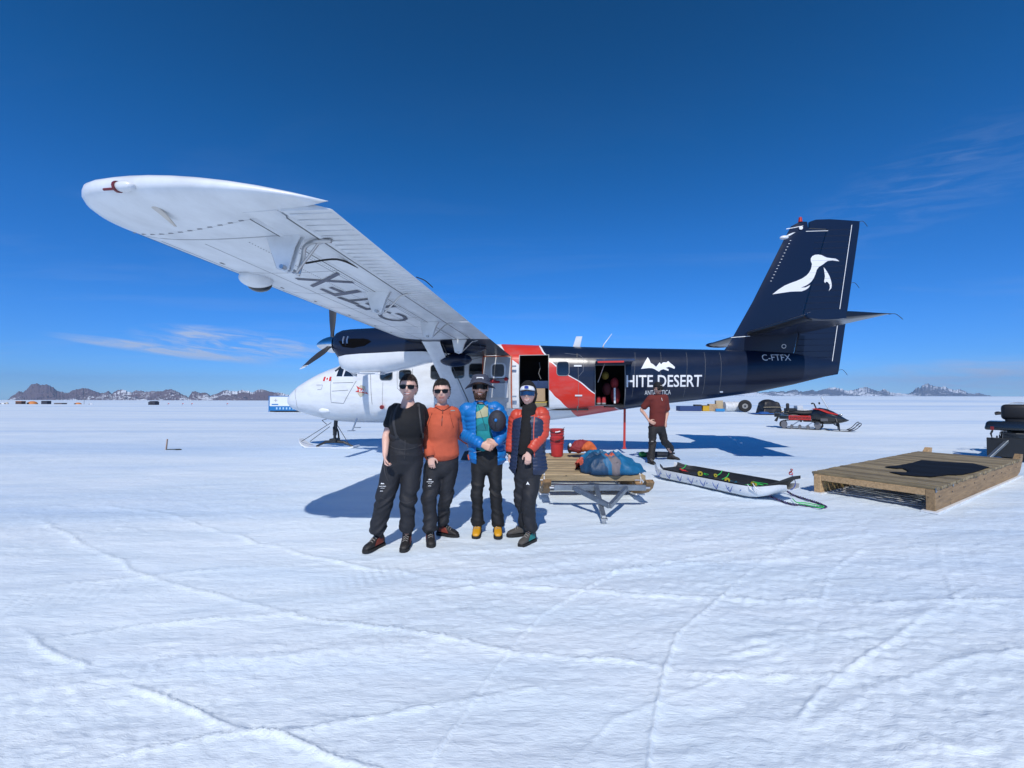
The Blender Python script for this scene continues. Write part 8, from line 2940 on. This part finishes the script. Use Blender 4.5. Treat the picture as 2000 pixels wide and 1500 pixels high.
# ---------------------------------------------------------------- far camp on the left
YC = 175.0


def tent(u, vb, w, h, m_, label, cat='tent', door=None, name='tent', box=False):
    g = at(u, vb, YC); z0 = gz(g.x, YC)
    b = MB()
    if box:
        b.box((0, 0, h / 2), (w, w * .7, h)); b.box((0, 0, h + .05), (w * 1.04, w * .74, .1), mi=1)
    else:
        rings = []
        for x in np.linspace(-.5, .5, 9):
            k = math.sqrt(max(.04, 1 - (2 * x) ** 2 * .9))
            rings.append([Vector((x * w, math.cos(a) * w * .42 * k, max(0, math.sin(a)) * h * k - (.05 if math.sin(a) < 0 else 0))) for a in [2 * PI * q / 14 for q in range(14)]])
        b.loft(rings)
        b.box((-w * .08, -w * .40, h * .3), (w * .22, .3, h * .55), mi=1)
    o = b.build(name, [m_, door or DARK], None, smooth=not box, autos=40); o.location = (g.x, YC, z0 - .1)
    return tag(o, label, cat)


TOR = mat('tent_orange', (.60, .22, .06), .7)
tent(63, 796, 3.4, 1.3, TOR, 'orange dome tent with dark doorway, largest of the far camp')
tent(40, 796, 2.3, 1.2, mat('tent_brown', (.09, .05, .04), .7), 'dark brown hut at the left of the far camp', 'hut', name='hut', box=True, door=TOR)
tent(90, 796, 2.3, 1.3, mat('hut_navy', (.03, .035, .055), .7), 'dark blue hut right of the orange dome tent', 'hut', name='hut', box=True)
tent(152, 796, 2.4, .8, TOR, 'small low orange tent right of the far camp mast')
tent(6, 796, 1.8, .7, mat('tent_white', (.7, .72, .75), .6), 'low white tent at the far left edge of the camp')
tent(13, 796, 1.2, .9, mat('tent_cream', (.55, .5, .42), .6), 'tiny cream tent beside the low white tent')
tent(118, 796, 3.0, .5, mat('store_brown', (.16, .13, .12), .7), 'long low brown store between the dark hut and the mast', 'store', name='store', box=True)
tent(178, 796, 1.6, .45, mat('tent_white', (.7, .72, .75), .6), 'tiny white tent furthest right in the camp')
g = at(164, 796, YC); b = MB(); b.cyl((0, 0, 0), (0, 0, 2.4), .05, n=8); b.box((0, 0, 2.4), (.5, .05, .05)); o = b.build('mast', STEEL_D, None); o.location = (g.x, YC, gz(g.x, YC)); tag(o, 'thin dark mast standing in the far camp', 'mast')
g = at(300, 797, 160); b = MB(); b.box((0, 0, .55), (2.4, 2, 1.1)); b.box((.1, 0, 1.25), (1.9, 1.7, .25)); b.box((0, -1.02, .5), (.8, .06, .6), mi=1); o = b.build('fuel_store', [mat('hut_navy', (.03, .035, .055), .7), STEEL_D], None, bevel=.05); o.location = (g.x, 160, gz(g.x, 160)); tag(o, 'lone dark box store on the snow right of the camp', 'store')
for k, (u, lab) in enumerate(((328, 'first tiny marker flag right of the lone dark store'), (356, 'second tiny marker flag right of the lone dark store'), (374, 'third tiny marker flag right of the lone dark store'), (443, 'last tiny marker flag before the container hut'))):
    g = at(u, 794, 150); b = MB(); b.cyl((0, 0, 0), (0, 0, .7), .04, n=6); b.box((.2, 0, .6), (.4, .03, .22), mi=1); o = b.build('marker_flag', [STEEL_D, DECAL_R], None); o.location = (g.x, 150, gz(g.x, 150)); tag(o, lab, 'flag', 'marker flags on the snowfield')

# ---------------------------------------------------------------- stake in the snow
g = gnd(324, 879)
b = MB(); b.bar((0, 0, -.05), (.035, 0, .31), .045, .02); o = b.build('wooden_stake', mat('stake_wood', (.48, .33, .24), .7, var=.2, bump=.3), None, bevel=.003); o.location = (g.x, g.y, 0); tag(o, 'short leaning wooden stake stuck in the snow on the left', 'stake')
b = MB(); b.tube([(.03, -.02, .01), (.2, -.03, .015), (.30, -.02, .01)], .012, 6); b.ell((.36, -.02, .01), (.10, .05, .02), 12, 6); o = b.build('buried_strap', mat('strap_black', (.03, .035, .03), .7), None, smooth=True); o.location = (g.x, g.y, .01); tag(o, 'dark strap half buried in the snow beside the wooden stake', 'strap')

# dark bag with green end behind the maroon shirt
c = gnd(1292, 896)
b = MB()
b.ell((.0, .35, .06), (.42, .13, .075), 18, 8); b.ell((-.38, .30, .07), (.10, .12, .07), 12, 8, mi=1); b.box((.30, .35, .10), (.25, .2, .04))
o = b.build('board_bag', [mat('bag_navy_black', (.012, .018, .03), .7, bump=.4), mat('bag_green', (.03, .22, .04), .7)], None, smooth=True, autos=50); o.location = (c.x, c.y, 0); tag(o, 'long dark bag with green end on the snow behind the maroon shirt', 'bag')


# ---------------------------------------------------------------- no chain deeper than thing > part > sub-part
for o in list(bpy.data.objects):
    n, p = 0, o
    chain = [o]
    while p.parent is not None:
        p = p.parent; chain.append(p)
    if len(chain) > 3:
        top = chain[-2]
        bpy.context.view_layer.update()
        mw = o.matrix_world.copy(); o.parent = top; o.matrix_world = mw
